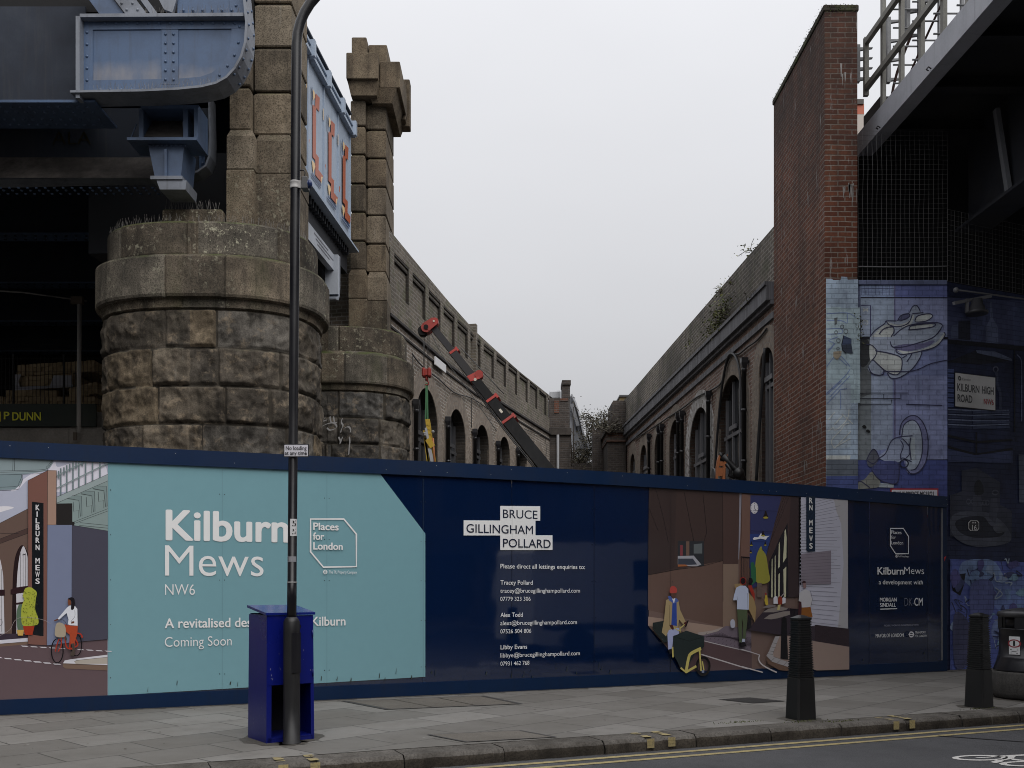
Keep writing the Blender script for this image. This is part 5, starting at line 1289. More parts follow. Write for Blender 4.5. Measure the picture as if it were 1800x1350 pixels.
b = MB(); b.box(T0, T1, -.5, -.08, 7.72, 8.14)
for k in range(30): b.box(T0+k*.15, T0+k*.15+.05, -.08, .02, 8.0, 8.14)
b.build('soffit_brackets', m_flat('soffit_dark', (.02,.022,.028), .7), pb, warp=lw)  # near-black band stands for the shade under the cornice
TB = LP.hit(592, 450)[0]
b = MB(); b.box(T0, TB, -.14, -.03, 7.40, 7.70); b.box(TB-.10, TB, -.2, .05, 6.95, 7.70)
i = [lw(TB-.10, 0, 6.95), lw(TB, 0, 6.95)]
b.build('lower_girder', m_steel('pale_board', (.42,.45,.50), .3, .1, .5), pb, warp=lw)
pth = [(TB, 0, 7.7), (TB, 0, 7.1), (TB-.03, 0, 6.95), (TB-.12, 0, 6.85), (TB-.3, 0, 6.82)]
b = MB(); b.strip(pth, (0,-.2,0), (0,.06,0), .03); b.build('end_flange', BSL, pb, warp=lw)
b = MB()
for r_, (t0, t1) in enumerate(((.35, 1.25), (.45, 1.6), (.55, 1.35))):
    t = TB-1.75+t0
    while t < TB-1.75+t1:
        l_ = rg.uniform(.02, .06); b.box(t, t+l_, -.03, -.026, 7.62-r_*.065, 7.645-r_*.065); t += l_+.012
b.build('faded_notice', m_flat('faded_ink', (.12,.12,.14)), pb, warp=lw)['kind'] = 'stuff'
b = MB(); b.box(T0, T1+.3, -3.0, -.6, 6.6, 8.1); b.build('girder_behind', m_flat('soffit_dark', (.02,.022,.028), .7), pb, warp=lw)
a = Art(LP, base=.003, step=.0008, gain=1.05, pref='sign')
OR, CR, DB = (168,86,56), (222,190,140), (36,58,96)
shapes = [([(553.4,163.9),(559,172),(558.3,196.5),(552.6,187.5)], OR), ([(549.3,183.4),(554.2,189.1),(553.8,270),(557.7,276.4),(557.3,298.6),(563.5,309.3),(561.2,320.9),(552.9,307.5),(552.9,281.8),(549.3,276)], OR),
 ([(546.7,280.9),(552,287),(552.9,293.3),(549.3,304.9)], CR), ([(548.5,156.5),(551.8,162),(552.6,170.4),(549.3,177)], CR), ([(562.7,310.2),(565.9,311),(563.5,323.5)], CR), ([(564.4,286),(567,289.8),(565.9,299.5),(564,297)], OR),
 ([(546.3,152),(547.6,153.5),(547.6,184),(546.3,182)], DB), ([(545.8,304.9),(547,303.5),(563.4,325),(562.7,328.5)], DB), ([(545.8,309.5),(546.3,307.5),(562.3,329.5),(562,332)], DB), ([(566,190),(567,192),(567,212),(566,210)], CR)]
for s_ in (-1, 0, 1, 2):
    for pts, c in shapes:
        if s_ == 2 and min(p[0] for p in pts) > 562: continue
        if c == OR: pts = [(552.5+(x-552.5)*1.3, y) for x, y in pts]
        a.raw([(LP.hit(*p)[0]+s_*pitch, LP.hit(*p)[1]) for p in pts], c)
a.build('letter', pb)
# ------------------------------------------------------------------ builder's yard under the bridge
yw = thing('retaining_wall', 'pale concrete retaining wall below the green sign board', 'wall', (-10, 19, 0))
b = MB(); x = -16
while x < -7.7: b.box(x, min(x+1.45, -7.7), 19.0, 19.4, -.2, 4.52+rg.uniform(-.01,.01)); x += 1.46
b.box(-26, -7.6, 19.4, 24, -.2, 4.9); b.build('wall', m_ground('yard_concrete', (.24,.22,.195), (.34,.31,.28), 20, stain=.7), yw)
ys = thing('sign_board', 'dark green sign board with yellow letters on the retaining wall', 'sign', (-9.5, 18.98, 4.5))
b = MB(); b.box(-16, -8.15, 18.93, 18.98, 4.53, 4.97); b.build('board', m_paint('sign_green', (.010,.020,.013), .4, .4), ys)
a = Art(Plane((0, 18.93), (1, 0)), base=.002, step=.001, gain=2.2, pref='sign'); a.text('J', -14, 1.5, 739, 723.5, (176,160,40), .02); a.text('P', 7, 17, 737, 723.8, (176,160,40), .02); a.text('DUNN', 22, 72.5, 739, 724.6, (176,160,40), .02); a.build('lettering', ys)
yp = thing('scaffold_post', 'thin pale vertical post in front of the green sign board', 'post', P(138, 775, 18.7))
b = MB(); b.tube([P(138.5,760,18.7), P(139,640,18.7), P(140,533,18.7)], .042, 10); b.build('pole', m_flat('pale_pole', (.42,.40,.38), .4), yp)
b = MB(); b.box(P(126,0,18.7).x, P(146,0,18.7).x, 18.65, 18.75, P(0,535,18.7).z, P(0,522,18.7).z); b.box(P(129,0,18.7).x, P(135,0,18.7).x, 18.68, 18.72, P(0,774,18.7).z, P(0,760,18.7).z); b.build('bracket', m_flat('rusty_bracket', (.10,.075,.055)), yp)
yc = thing('overhead_cable', 'thin grey cable running to the top of the pale post', 'cable', P(0, 512, 18.7)); b = MB(); b.tube([P(-60,508,18.6), P(40,514,18.7), P(152,529,18.8)], .014, 6); b.build('cable', m_flat('cable_grey', (.30,.29,.28)), yc)
fence = thing('mesh_fence', 'black mesh fence on top of the green sign board', 'fence', (-10, 19.2, 4.97))
b = MB(); FY = 19.15
for k in range(96): x = -15.5+k*.077; b.box(x, x+.007, FY, FY+.007, 4.97, 5.95)
for z in (5.0, 5.32, 5.36, 5.64, 5.9): b.box(-15.5, -8.1, FY-.007, FY, z, z+.008)
for x in (-9.9, -8.9): b.box(x, x+.035, FY+.008, FY+.04, 4.97, 6.0)
b.build('mesh', m_flat('fence_black', (.012,.012,.013), .5), fence)
b = MB()
for k, z in enumerate((6.12, 6.2, 6.3)):
    b.tube([(-16, FY, z+.06), (-12, FY, z+.03), (-8.0, FY, z-.05+k*.01)], .006, 5)
b.build('barbed_wire', m_flat('fence_black', (.012,.012,.013), .5), fence)
def timber(pxs, y0, y1, Y, label, wrapc=None, tilt=0.0, dep=1.6):
    z1, z0 = P(0, y0, Y).z, P(0, y1, Y).z; x0, x1 = P(pxs[0], 0, Y).x, P(pxs[1], 0, Y).x
    t = thing('timber_stack', label, 'timber stack', ((x0+x1)/2, Y+dep/2, z0), 'bundles of planks behind the mesh fence')
    b = MB(); n = max(1, round((x1-x0)/.085)); m = max(1, round((z1-z0)/.09))
    for i in range(n):
        for j in range(m):
            xa = x0+(x1-x0)*i/n; za = z0+(z1-z0)*j/m; e = rg.uniform(-.02,.02); dzt = tilt*(i/n-.5)
            b.box(xa+.002, xa+(x1-x0)/n-.002, Y+e, Y+dep+e, za+.002+dzt, za+(z1-z0)/m-.002+dzt)
    q = N('sawn_timber'); q.l(q.noise(6, 5, stretch=(6,.4,6)), q.b.inputs['Roughness'])
    b.build('planks', m_ground('sawn_timber', (.36,.265,.15), (.50,.38,.23), 9, stain=.35), t)
    if wrapc:
        b = MB(); b.poly([(x0-.02,Y-.04,z0+tilt*-.5),(x1+.02,Y-.04,z0+tilt*.5),(x1+.02,Y-.04,z0+(z1-z0)*.16+tilt*.5),(x0-.02,Y-.04,z0+(z1-z0)*.25-tilt*.5)])
        b.poly([(x0-.06,Y-.04,z0),(x0+.10,Y-.045,z0+.02),(x0+.06,Y-.045,z1*.5+z0*.5),(x0+.12,Y-.045,z1),(x0-.04,Y-.04,z1)]); b.poly([(x0+(x1-x0)*.6,Y-.045,z0+.02),(x1,Y-.045,z0+.03),(x1,Y-.045,z1-.02),(x0+(x1-x0)*.68,Y-.045,z1-.02)])
        b.build('plastic_wrap', m_flat('plastic_wrap', wrapc, .25), t)
timber((-60, 167), 697, 722, 19.5, 'lowest long stack of sawn planks behind the mesh fence')
timber((10, 100), 686, 697, 19.7, 'thin layer of planks lying on the lowest stack')
timber((29, 128), 659, 684, 19.75, 'plank bundle in torn white plastic wrap', (.42,.42,.46), .08)
timber((30, 166), 637, 657, 19.9, 'topmost bundle of planks behind the fence', None, .10)
timber((121, 170), 676, 696, 19.6, 'short tilted plank bundle beside the round pier', None, .14)
# ================================================================== VIADUCTS
class Path:
    def __init__(s, pts, side):
        s.p = [Vector((x, y, 0)) for x, y in pts]; s.side = side; s.c = [0]
        for a_, b_ in zip(s.p, s.p[1:]): s.c.append(s.c[-1]+(b_-a_).length)
        s.len = s.c[-1]
    def at(s, t):
        k = 0
        while k < len(s.p)-2 and t > s.c[k+1]: k += 1
        f = (t-s.c[k])/(s.c[k+1]-s.c[k]); p = s.p[k]+(s.p[k+1]-s.p[k])*f
        def tan(i): 
            i = max(0, min(len(s.p)-2, i)); return (s.p[i+1]-s.p[i]).normalized()
        fc = min(1, max(0, f)); T = (tan(k)*(1-abs(fc-.5))+(tan(k-1) if fc < .5 else tan(k+1))*abs(fc-.5)).normalized()
        return p, Vector((T.y, -T.x, 0))*s.side
    def w(s, t, d, z):
        p, n = s.at(t); return p+n*d+Vector((0, 0, z))
    def s_of_px(s, px):
        x = (px-CX)/F; best = None
        for k in range(len(s.p)-1):
            a_, d_ = s.p[k], s.p[k+1]-s.p[k]; den = d_.x-x*d_.y
            t = (x*a_.y-a_.x)/den if abs(den) > 1e-9 else 9
            if -1e-6 <= t <= 1+1e-6 or (k == len(s.p)-2 and best is None): best = s.c[k]+t*(s.c[k+1]-s.c[k])
            if -1e-6 <= t <= 1+1e-6: break
        return best
    def at_px(s, px, py, off=.0):
        t = s.s_of_px(px); p, n = s.at(t); return P(px, py, p.y)+n*off
def sbox(b, s0, s1, d0, d1, z0, z1, m=0, step=.8):
    n = max(1, int((s1-s0)/step)); zf = z1 if callable(z1) else (lambda t: z1)
    for i in range(n):
        a_, c_ = s0+(s1-s0)*i/n, s0+(s1-s0)*(i+1)/n; za, zc2 = zf(a_), zf(c_)
        v = [(a_,d0,z0),(c_,d0,z0),(c_,d1,z0),(a_,d1,z0),(a_,d0,za),(c_,d0,zc2),(c_,d1,zc2),(a_,d1,za)]
        for q in ((0,1,2,3),(4,7,6,5),(2,1,5,6),(3,2,6,7),(0,4,5,1)): 
            if q == (2,1,5,6): continue
            b.poly([v[x] for x in q], m)
        if i == 0: b.poly([v[x] for x in (0,3,7,4)], m)
        if i == n-1: b.poly([v[x] for x in (1,5,6,2)], m)
def arch_wall(b, S0, S1, zs, arches, dep):      # material slot 1: sooty brick, darkened for the shade inside the openings
    cur = S0
    for (a0, a1, zc2) in arches:
        if a0 > cur: 
            n = max(1, int((a0-cur)/.8))
            for i in range(n): x0, x1 = cur+(a0-cur)*i/n, cur+(a0-cur)*(i+1)/n; b.poly([(x0,0,-.1),(x1,0,-.1),(x1,0,zs),(x0,0,zs)])
        r = (a1-a0)/2; c = (a0+a1)/2; sp = zc2-r; K = 14; pts = [(c-r*math.cos(math.pi*k/K), sp+r*math.sin(math.pi*k/K)) for k in range(K+1)]
        for (x0, z0), (x1, z1) in zip(pts, pts[1:]):
            b.poly([(x0,0,z0),(x1,0,z1),(x1,0,zs),(x0,0,zs)]); b.poly([(x0,0,z0),(x0,-dep,z0),(x1,-dep,z1),(x1,0,z1)], 1)
        b.poly([(a0,0,-.1),(a0,-dep,-.1),(a0,-dep,sp),(a0,0,sp)], 1); b.poly([(a1,0,-.1),(a1,0,sp),(a1,-dep,sp),(a1,-dep,-.1)], 1)
        cur = a1
    if S1 > cur:
        n = max(1, int((S1-cur)/.8))
        for i in range(n): x0, x1 = cur+(S1-cur)*i/n, cur+(S1-cur)*(i+1)/n; b.poly([(x0,0,-.1),(x1,0,-.1),(x1,0,zs),(x0,0,zs)])
def ring(b, a0, a1, zc2, w, proud, z_low=1.5):
    r = (a1-a0)/2; c = (a0+a1)/2; sp = zc2-r; K = 28; q = 4
    pin = [(c-r, z_low, 0)]+[(c-r*math.cos(math.pi*k/K), sp+r*math.sin(math.pi*k/K), 0) for k in range(K+1)]+[(c+r, z_low, 0)]
    pout = [(c-r-w, z_low)]+[(c-(r+w)*math.cos(math.pi*k/K), sp+(r+w)*math.sin(math.pi*k/K)) for k in range(K+1)]+[(c+r+w, z_low)]
    ln = 0
    for i in range(len(pin)-1):
        seg = math.hypot(pin[i+1][0]-pin[i][0], pin[i+1][1]-pin[i][1])
        u0, u1 = ln, ln+seg; ln = u1
        b.poly([(pin[i][0],proud,pin[i][1]),(pout[i][0],proud,pout[i][1]),(pout[i+1][0],proud,pout[i+1][1]),(pin[i+1][0],proud,pin[i+1][1])], 0, [(u0,0),(u0,w),(u1,w),(u1,0)])
        b.poly([(pout[i][0],0,pout[i][1]),(pout[i+1][0],0,pout[i+1][1]),(pout[i+1][0],proud,pout[i+1][1]),(pout[i][0],proud,pout[i][1])])
        b.poly([(pin[i][0],-.05,pin[i][1]),(pin[i][0],proud,pin[i][1]),(pin[i+1][0],proud,pin[i+1][1]),(pin[i+1][0],-.05,pin[i+1][1])])
DOORM = m_paint('arch_door_grey', (.045,.048,.055), .5, .3); WINM = m_flat('window_white', (.55,.55,.56), .4); GLS = m_flat('dark_glass', (.015,.017,.02), .12, .5)
def infill(par, path, a0, a1, zc2, dep, k, rg):
    r = (a1-a0)/2; c = (a0+a1)/2; sp = zc2-r; K = 14; d = -dep+.03
    t = MB(); pts = [(a0-.02,-.1)]+[(c-(r+.02)*math.cos(math.pi*i/K), sp+(r+.02)*math.sin(math.pi*i/K)) for i in range(K+1)]+[(a1+.02,-.1)]
    t.poly([(x, d, z) for x, z in pts][::-1]); o = t.build('arch_infill', DOORM if k % 2 else GLS, par, warp=path.w)
    f = MB(); 
    for u in (.12, .36, .62, .88):
        x = a0+(a1-a0)*u; zt = sp+math.sqrt(max(0, r*r-(x-c)**2))-.05; f.box(x-.028, x+.028, d+.002, d+.06, .2, zt)
    f.box(a0+.05, a1-.05, d+.002, d+.055, sp-.30, sp-.22); f.box(a0+.05, a1-.05, d+.002, d+.055, 3.3, 3.4)
    if rg.random() < .8: f.box(c-.1, c+.45, d+.06, d+.09, sp-.15, sp-.05)
    f.build('window_frame', m_flat('frame_dark', (.07,.07,.075), .4) if path is LV else m_flat('frame_grey', (.14,.14,.15), .4), o, warp=path.w)
def downpipe(par, path, px, ytop, ybot=860, r=.055, off=.10):
    p = path.at_px(px, ytop, 0); t = path.s_of_px(px); _, n = path.at(t); c = Vector((p.x, p.y, 0))+n*off; zt = p.z; b = MB()
    b.lathe([(r,.0),(r,zt-.25),(r*1.15,zt-.25),(r*1.15,zt-.18),(r*1.05,zt-.17)], c.x, c.y, 12)
    for z in (zt-1.1, zt-2.2): b.lathe([(r*1.2,z),(r*1.2,z+.06)], c.x, c.y, 12)
    o = b.build('downpipe', BLK, par)
    b = MB(); b.lathe([(r*1.1,zt-.18),(r*1.9,zt-.05),(r*2.0,zt+.05),(r*1.7,zt+.06)], c.x, c.y, 4, rot=R(45), flat=True); b.obox(c+Vector((0,0,zt-.02)), c-n*off+Vector((0,0,zt-.02)), .05, .05); b.build('hopper_head', BLK, o)
def wallcable(par, path, pts, r=.016, m=None):
    b = MB(); b.tube([path.at_px(x, y, .05) for x, y in smooth_line(pts, 4)], r, 6); b.build('cable', m or m_flat('cable_black', (.02,.02,.021)), par)
# ---- left viaduct
LV = Path([(-2.60,20.3),(-2.54,20.6),(-2.09,22.8),(-1.655,24.9),(-1.04,27.6),(0,31.2),(1.40,36.0)], 1)
BRL = m_brick('stock_brick', (.19,.150,.118), (.38,.305,.24), (.56,.53,.49), soot=.55, sootc=(.065,.057,.052), pale=.35, green=.15)
BRP = m_brick('parapet_brick', (.125,.105,.085), (.225,.19,.15), (.29,.27,.24), soot=.45, sootc=(.05,.045,.04), pale=.3, green=.45)
RNG = m_brick('ring_brick', (.24,.19,.15), (.36,.30,.245), (.27,.25,.225), soot=.35, sootc=(.07,.062,.055), bw=.083, rh=.115, ms=.009)
DKB = m_brick('engineering_brick', (.035,.032,.034), (.065,.058,.060), (.06,.056,.055), soot=.4, bw=.115)
lv = thing('brick_viaduct', 'curving brown brick viaduct with recessed parapet panels behind the crane', 'viaduct', (-2.5, 24, 0))
zsL = 7.15
zpL = lambda t: 8.92-.50*t/LV.len
LA = []
for p0, p1, y in ((730,769,689), (788,818,721), (836,859,744), (877,896,762), (911,926,783), (940,952,800)):
    s0, s1 = LV.s_of_px(p0), LV.s_of_px(p1); LA.append((s0, s1, 6.12))
b = MB(); arch_wall(b, 0, LV.len, zsL, LA, .34); b.poly([(0,0,-.1),(0,0,zsL),(0,-5,zsL),(0,-5,-.1)]); b.build('wall', [BRL, m_brick('sooty_shaded_brick', (.035,.030,.026), (.075,.062,.050), (.07,.064,.058), soot=.6)], lv, warp=LV.w)
b = MB(); sbox(b, 0, LV.len, -5, -.075, zsL, lambda t: zpL(t)-.02)
sbox(b, 0, LV.len, -.075, 0, zsL, 7.70); sbox(b, 0, LV.len, -.075, 0, 8.55, zpL)
pit = 1.30; s = LV.s_of_px(721)-2*pit; gap = LV.s_of_px(834)
while s < LV.len:
    if s > .1:
        sbox(b, s-.10, s+.18, -.075, 0, 7.70, 8.55); b.poly([(s-.1025,-.075,7.70),(s-.1025,-.002,7.70),(s-.1025,-.002,8.55),(s-.1025,-.075,8.55)], 1)
    if s+.18 > 0:
        sbox(b, s+.18, s+pit-.10, -.075, -.03, 8.45, 8.55); sbox(b, s+.18, s+pit-.103, -.03, -.004, 8.50, 8.548, 1); sbox(b, s+.18, s+pit-.103, -.075, -.028, 8.40, 8.448, 1)
    s += pit
b.build('parapet', [BRP, m_brick('sooty_shaded_brick', (.035,.030,.026), (.075,.062,.050), (.07,.064,.058), soot=.6)], lv, warp=LV.w)
b = MB(); sbox(b, gap-.10, gap+.06, -.3, .07, zsL, lambda t: zpL(t)+.16); b.build('buttress', BRP, lv, warp=LV.w)
b = MB(); sbox(b, 0, LV.len, 0, .03, zsL-.28, zsL-.235); sbox(b, 0, LV.len, 0, .07, zsL-.07, zsL-.01); b.build('string_course', DKB, lv, warp=LV.w)
b = MB(); sbox(b, 0, LV.len, -.42, .03, zpL(LV.len)-.02, zpL)
rg = random.Random(31)
for i, (a0, a1, zc2) in enumerate(LA):
    b = MB(); ring(b, a0, a1, zc2, .46, .018); b.build('arch_ring', RNG, lv, warp=LV.w)
    infill(lv, LV, a0, a1, zc2, .32, i, rg)
for px, y in ((724,707), (781,737), (829,758), (870.5,779), (906,790), (937,806)): downpipe(lv, LV, px, y, r=.052)
wallcable(lv, LV, [(721,622),(728,632),(745,650),(765,664),(795,690),(826,700),(860,722),(905,748)])
wallcable(lv, LV, [(722,625),(722,700)], .012); wallcable(lv, LV, [(826,700),(826,752)], .012); wallcable(lv, LV, [(862,724),(880,740),(896,757)], .012)
wallcable(lv, LV, [(920,754),(938,762),(956,771),(957,815)], .012)
wp = thing('white_plate', 'blank white rectangular plate on the panelled viaduct behind the crane boom', 'sign plate', LV.at_px(768, 636))
b = MB(); t0, t1 = LV.s_of_px(758.5), LV.s_of_px(777.5); z = LV.at_px(759, 634).z; b.box(t0, t1, .07, .10, z-.10, z+.10); b.build('plate', m_flat('plate_white', (.62,.62,.63)), wp, warp=LV.w)
# ---- right viaduct
RV = Path([(5.20,19.13),(5.18,19.5),(4.88,25.2),(4.59,30.8),(4.31,36.3),(4.22,38.2)], -1)
rv = thing('brick_viaduct', 'straight brick viaduct with dark cornice band and plants on its parapet', 'viaduct', (5.5, 26, 0))
BRR = m_brick('red_stock_brick', (.165,.098,.075), (.32,.21,.165), (.40,.37,.34), soot=.45, sootc=(.055,.038,.034), pale=.8, green=.1)
BRRP = m_brick('weathered_parapet_brick', (.115,.10,.085), (.22,.185,.15), (.40,.37,.33), soot=.75, sootc=(.045,.042,.038), pale=.35, green=.35)
RA = []
for p0, p1, y in ((1378,1335,0), (1309,1264,0), (1249,1212,0), (1197,1177,0), (1164,1151,0), (1138,1125.5,0), (1117,1108,0)):
    RA.append((.03 if p0 > 1370 else max(.05, RV.s_of_px(p0)), RV.s_of_px(p1), 6.24 if p0 != 1249 else 6.06))
zsR = 7.05; zpR = 8.52
b = MB(); arch_wall(b, 0, RV.len, zsR, RA, .21); b.build('wall', [BRR, m_brick('sooty_red_shaded', (.055,.034,.026), (.10,.062,.046), (.09,.08,.072), soot=.55)], rv, warp=RV.w)
b = MB(); sbox(b, 0, RV.len, -.5, .02, 7.42, lambda t: zpR+.012*noise.noise(Vector((t*1.3, 0, 0)))); sbox(b, 0, RV.len, -6, -.5, zsR, 7.7); b.build('parapet', BRRP, rv, warp=RV.w)
q = N('slate_cornice'); st_ = q.noise(2.0, 6, stretch=(9, 9, .25), rough=.7); cc = q.mix(q.ramp(st_, .38, .66), (.05,.05,.056), (.17,.17,.185)); cc = q.mix(q.ramp(q.noise(9, 6), .6, .72, 0, .5), cc, (.20,.20,.20)); CORN = q.done(cc, .7, q.bump(q.noise(20, 4), .3, .01))
b = MB(); sbox(b, 0, RV.len, -.3, .17, zsR+.02, 7.36); sbox(b, 0, RV.len, -.3, .21, 7.36, 7.43); sbox(b, 0, RV.len, 0, .09, zsR-.06, zsR+.015); sbox(b, 0, RV.len, 0, .05, zsR-.34, zsR-.22); b.build('cornice', CORN, rv, warp=RV.w)
for i, (a0, a1, zc2) in enumerate(RA):
    b = MB(); ring(b, a0, a1, zc2, .44, .02)
    b.build('arch_ring', RNG if i != 2 else m_brick('limewashed_ring', (.22,.19,.17), (.62,.61,.60), (.50,.49,.47), soot=.15, pale=.98, bw=.083, rh=.115), rv, warp=RV.w)
    infill(rv, RV, a0, a1, zc2, .19, i+1, rg)
for px, y in ((1316,634), (1252,692), (1198,730), (1205,726), (1163,752.5), (1169,749), (1146,766)): downpipe(rv, RV, px, y, r=.052)
wallcable(rv, RV, [(1352,578),(1335,598),(1318,610),(1303,622),(1290,624),(1281,640),(1272,672),(1255,685),(1230,697),(1205,716),(1180,732),(1150,752),(1118,772)], .022)
b = MB(); b.tube([RV.at_px(x, y, .08) for x, y in smooth_line([(1262,840),(1267,760),(1275,680),(1285,630),(1295,622),(1304,640),(1309,680),(1312,760)], 5)], .030, 8); b.build('conduit', m_flat('conduit_black', (.022,.022,.024)), rv)
b = MB(); b.tube([RV.at_px(x, y, .08) for x, y in smooth_line([(1336,845),(1341,760),(1346,690),(1351,612)], 5)], .034, 8); b.build('conduit', m_flat('conduit_black', (.022,.022,.024)), rv)
# white upper window inside the second arch
b = MB(); t0, t1 = RA[1][0]+.10, RA[1][0]+.55; d = -.14
b.box(t0, t1, d, d+.05, 4.85, 5.6); t2 = b.build('window', WINM, rv, warp=RV.w); b = MB(); b.box(t0+.06, t1-.06, d+.051, d+.056, 4.95, 5.52); b.build('pane', GLS, t2, warp=RV.w)
# ---- plants on the right parapet
LEAFM = m_leaf('parapet_leaf', (.035,.05,.012), (.13,.13,.035))
def tuft(px, py, n, sp, size, label, name='parapet_plant', seed=1, off=.1, leaf=None):
    rr = random.Random(seed); c = RV.at_px(px, py, off)
    t = thing(name, label, 'plant', c, 'plants growing on the viaduct parapet'); b = MB(); leaf_quads(b, c, n, sp, size, rr); b.build('foliage', leaf or LEAFM, t)
    b = MB()
    for _ in range(max(4, n//14)):
        e = c+Vector((rr.gauss(0, sp[0]), rr.gauss(0, sp[1]), rr.gauss(0, sp[2])+.05)); b.tube([c-Vector((.0,0,sp[2])), (c+e)/2+Vector((rr.uniform(-.03,.03),0,.03)), e], .006, 4)
    b.build('stem', m_flat('stem_brown', (.06,.045,.03)), t)
tuft(1270, 560, 260, (.10,.55,.20), .045, 'largest green bush growing on the straight viaduct parapet', seed=2)
tuft(1282, 545, 120, (.10,.30,.16), .04, 'smaller leafy clump above the largest parapet bush', seed=3)
tuft(1253, 575, 90, (.08,.25,.14), .035, 'low trailing plant just beyond the largest parapet bush', seed=4)
tuft(1270, 512, 50, (.08,.16,.09), .035, 'dark fern high on the viaduct parapet near its top edge', seed=5, off=.05)
tuft(1288, 495, 40, (.08,.12,.07), .03, 'tiny fern just under the parapet top edge', seed=6, off=.05)
tuft(1318, 440, 55, (.14,.25,.05), .04, 'dry weeds sprouting on top of the parapet beside the red wall', seed=7, off=0)
tuft(1330, 530, 36, (.05,.25,.04), .03, 'short weeds on the cornice ledge nearest the red wall', seed=8, off=.2)
tuft(1222, 603, 60, (.06,.4,.05), .03, 'weeds along the cornice ledge far down the viaduct', seed=9, off=.18)
# ================================================================== FAR END OF THE MEWS
TWB = m_brick('tower_brick', (.060,.050,.045), (.100,.080,.068), (.11,.10,.095), soot=.5, pale=.3)
def bx(b, px0, px1, py0, py1, Y, dep, m=0, pr=0.0):
    a_, c_ = P(px0, py1, Y), P(px1, py0, Y); b.box(a_.x-pr, c_.x+pr, Y-pr, Y+dep, a_.z, c_.z, m)
tw = thing('brick_tower', 'square dark brick end tower with a taller chimney-like pillar beyond the crane', 'tower', P(985, 850, 36))
b = MB(); bx(b, 964, 1003, 764, 930, 36, 2.2); bx(b, 965, 1001.5, 700, 752, 36.05, 2.0); b.build('shaft', TWB, tw)
b = MB(); bx(b, 963, 1004.5, 752, 764, 35.9, 2.5); b.build('ledge', m_stone('tower_ledge', (.06,.05,.045), (.09,.08,.07), (.02,.02,.02)), tw)
b = MB(); bx(b, 988.5, 1002, 676, 700, 36.1, .8); bx(b, 988, 1003.5, 668, 676, 36.03, 1.0); b.build('pillar', TWB, tw)
b = MB(); c = P(980.5, 0, 35.95); b.tube([(c.x, 35.9, CH+(HY-765)/F*36), (c.x, 35.9, 2.5)], .05, 8); b.build('downpipe', m_flat('pipe_grey', (.22,.22,.23)), tw)
b = MB(); bx(b, 974, 983, 703, 726, 36.03, .02); bx(b, 985, 998, 700, 705, 36.03, .02); b.build('red_patch', m_brick('red_patch_brick', (.13,.055,.035), (.18,.08,.05), (.14,.12,.11), soot=.6), tw)
tk = thing('roof_tank', 'pale weathered metal tank box on top of the brick end tower', 'tank', P(976, 700, 36.6)); b = MB(); bx(b, 966, 985.5, 688.5, 699, 36.6, 1.2)
a_, c_ = P(966, 688.5, 36.6), P(985.5, 688.5, 36.6); b.prism([(a_.x,36.6,a_.z),(c_.x,36.6,c_.z),(c_.x,36.9,c_.z+.10),(a_.x+.1,36.9,a_.z+.10)], (0,.5,0)); b.build('box', m_steel('tank_galv', (.42,.43,.45), .5, .15, .5), tk)
RS = P(1083, 760, 36.6)
rt = thing('brick_pier', 'dark brick end pier with moulded ledge beside the bushes', 'pier', (RS.x, 36.6, 0))
b = MB(); bx(b, 1068, 1100, 775, 930, 36.2, 2.0); bx(b, 1076, 1103, 707, 757, 36.4, 1.6); bx(b, 1078, 1102, 704, 707, 36.5, 1.4); b.build('shaft', TWB, rt)
b = MB(); bx(b, 1064, 1105, 755, 760, 36.0, 2.3); bx(b, 1066, 1102, 769, 773, 36.1, 2.2); b.build('ledge', m_stone('tower_ledge', (.06,.05,.045), (.09,.08,.07), (.02,.02,.02)), rt)
b = MB(); bx(b, 1067, 1101, 760, 769, 36.15, 2.2); bx(b, 1066.5, 1101, 773, 776, 36.1, 2.2); b.build('brick_band', m_brick('red_patch_brick', (.14,.06,.04), (.18,.085,.055), (.14,.12,.11), soot=.4), rt)
ch = thing('chimney_stack', 'short yellow brick chimney with dark cap behind the brick end pier', 'chimney', P(1098, 705, 38.5)); b = MB(); bx(b, 1090, 1106, 697, 715, 38.5, 1.0); b.build('stack', m_brick('yellow_brick', (.30,.22,.10), (.36,.27,.13), (.2,.18,.15), soot=.3), ch); b = MB(); bx(b, 1089, 1106.5, 694, 697, 38.4, 1.2); b.build('cap', m_flat('slate_cap', (.07,.07,.075)), ch)
ws = thing('side_wall', 'low dark brick wall below the bushes at the far end', 'wall', P(1050, 820, 38)); b = MB(); bx(b, 1042, 1068, 755, 930, 38, .5); bx(b, 1003, 1042, 814, 930, 39.2, .5); b.build('wall', TWB, ws)
fb = thing('steel_bridge', 'pale grey far steel bridge girder with curved end between the brick towers', 'bridge', P(1020, 800, 42))
Zf = lambda x, y: (900+x/6.427, 640+y/6.427)
b = MB(); YF = 41.0
pts = [(640,360),(672,370),(735,545),(790,800),(850,930),(868,1000),(840,1070),(790,1095),(640,1100)]
b.prism([P(*Zf(*p), YF) for p in pts], (0,.3,0)); FBM = m_steel('far_steel', (.30,.31,.335), .45, .1, .5); b.build('web', FBM, fb)
b = MB(); path = [P(*Zf(*p), YF) for p in [(660,360),(705,450),(740,560),(770,690),(800,820),(850,930),(868,1000),(840,1070),(790,1097),(700,1102)]]; b.strip(path, (0,-.35,0), (0,.35,0), .06); b.build('flange', m_steel('far_steel_pale', (.40,.41,.44), .3, .1, .5), fb)
b = MB()
for (x0,y0),(x1,y1) in (((672,480),(790,850)), ((700,560),(720,900)), ((722,945),(810,940)), ((680,420),(760,690))): b.obox(P(*Zf(x0,y0), YF-.06), P(*Zf(x1,y1), YF-.06), .10, .08, (0,1,0))
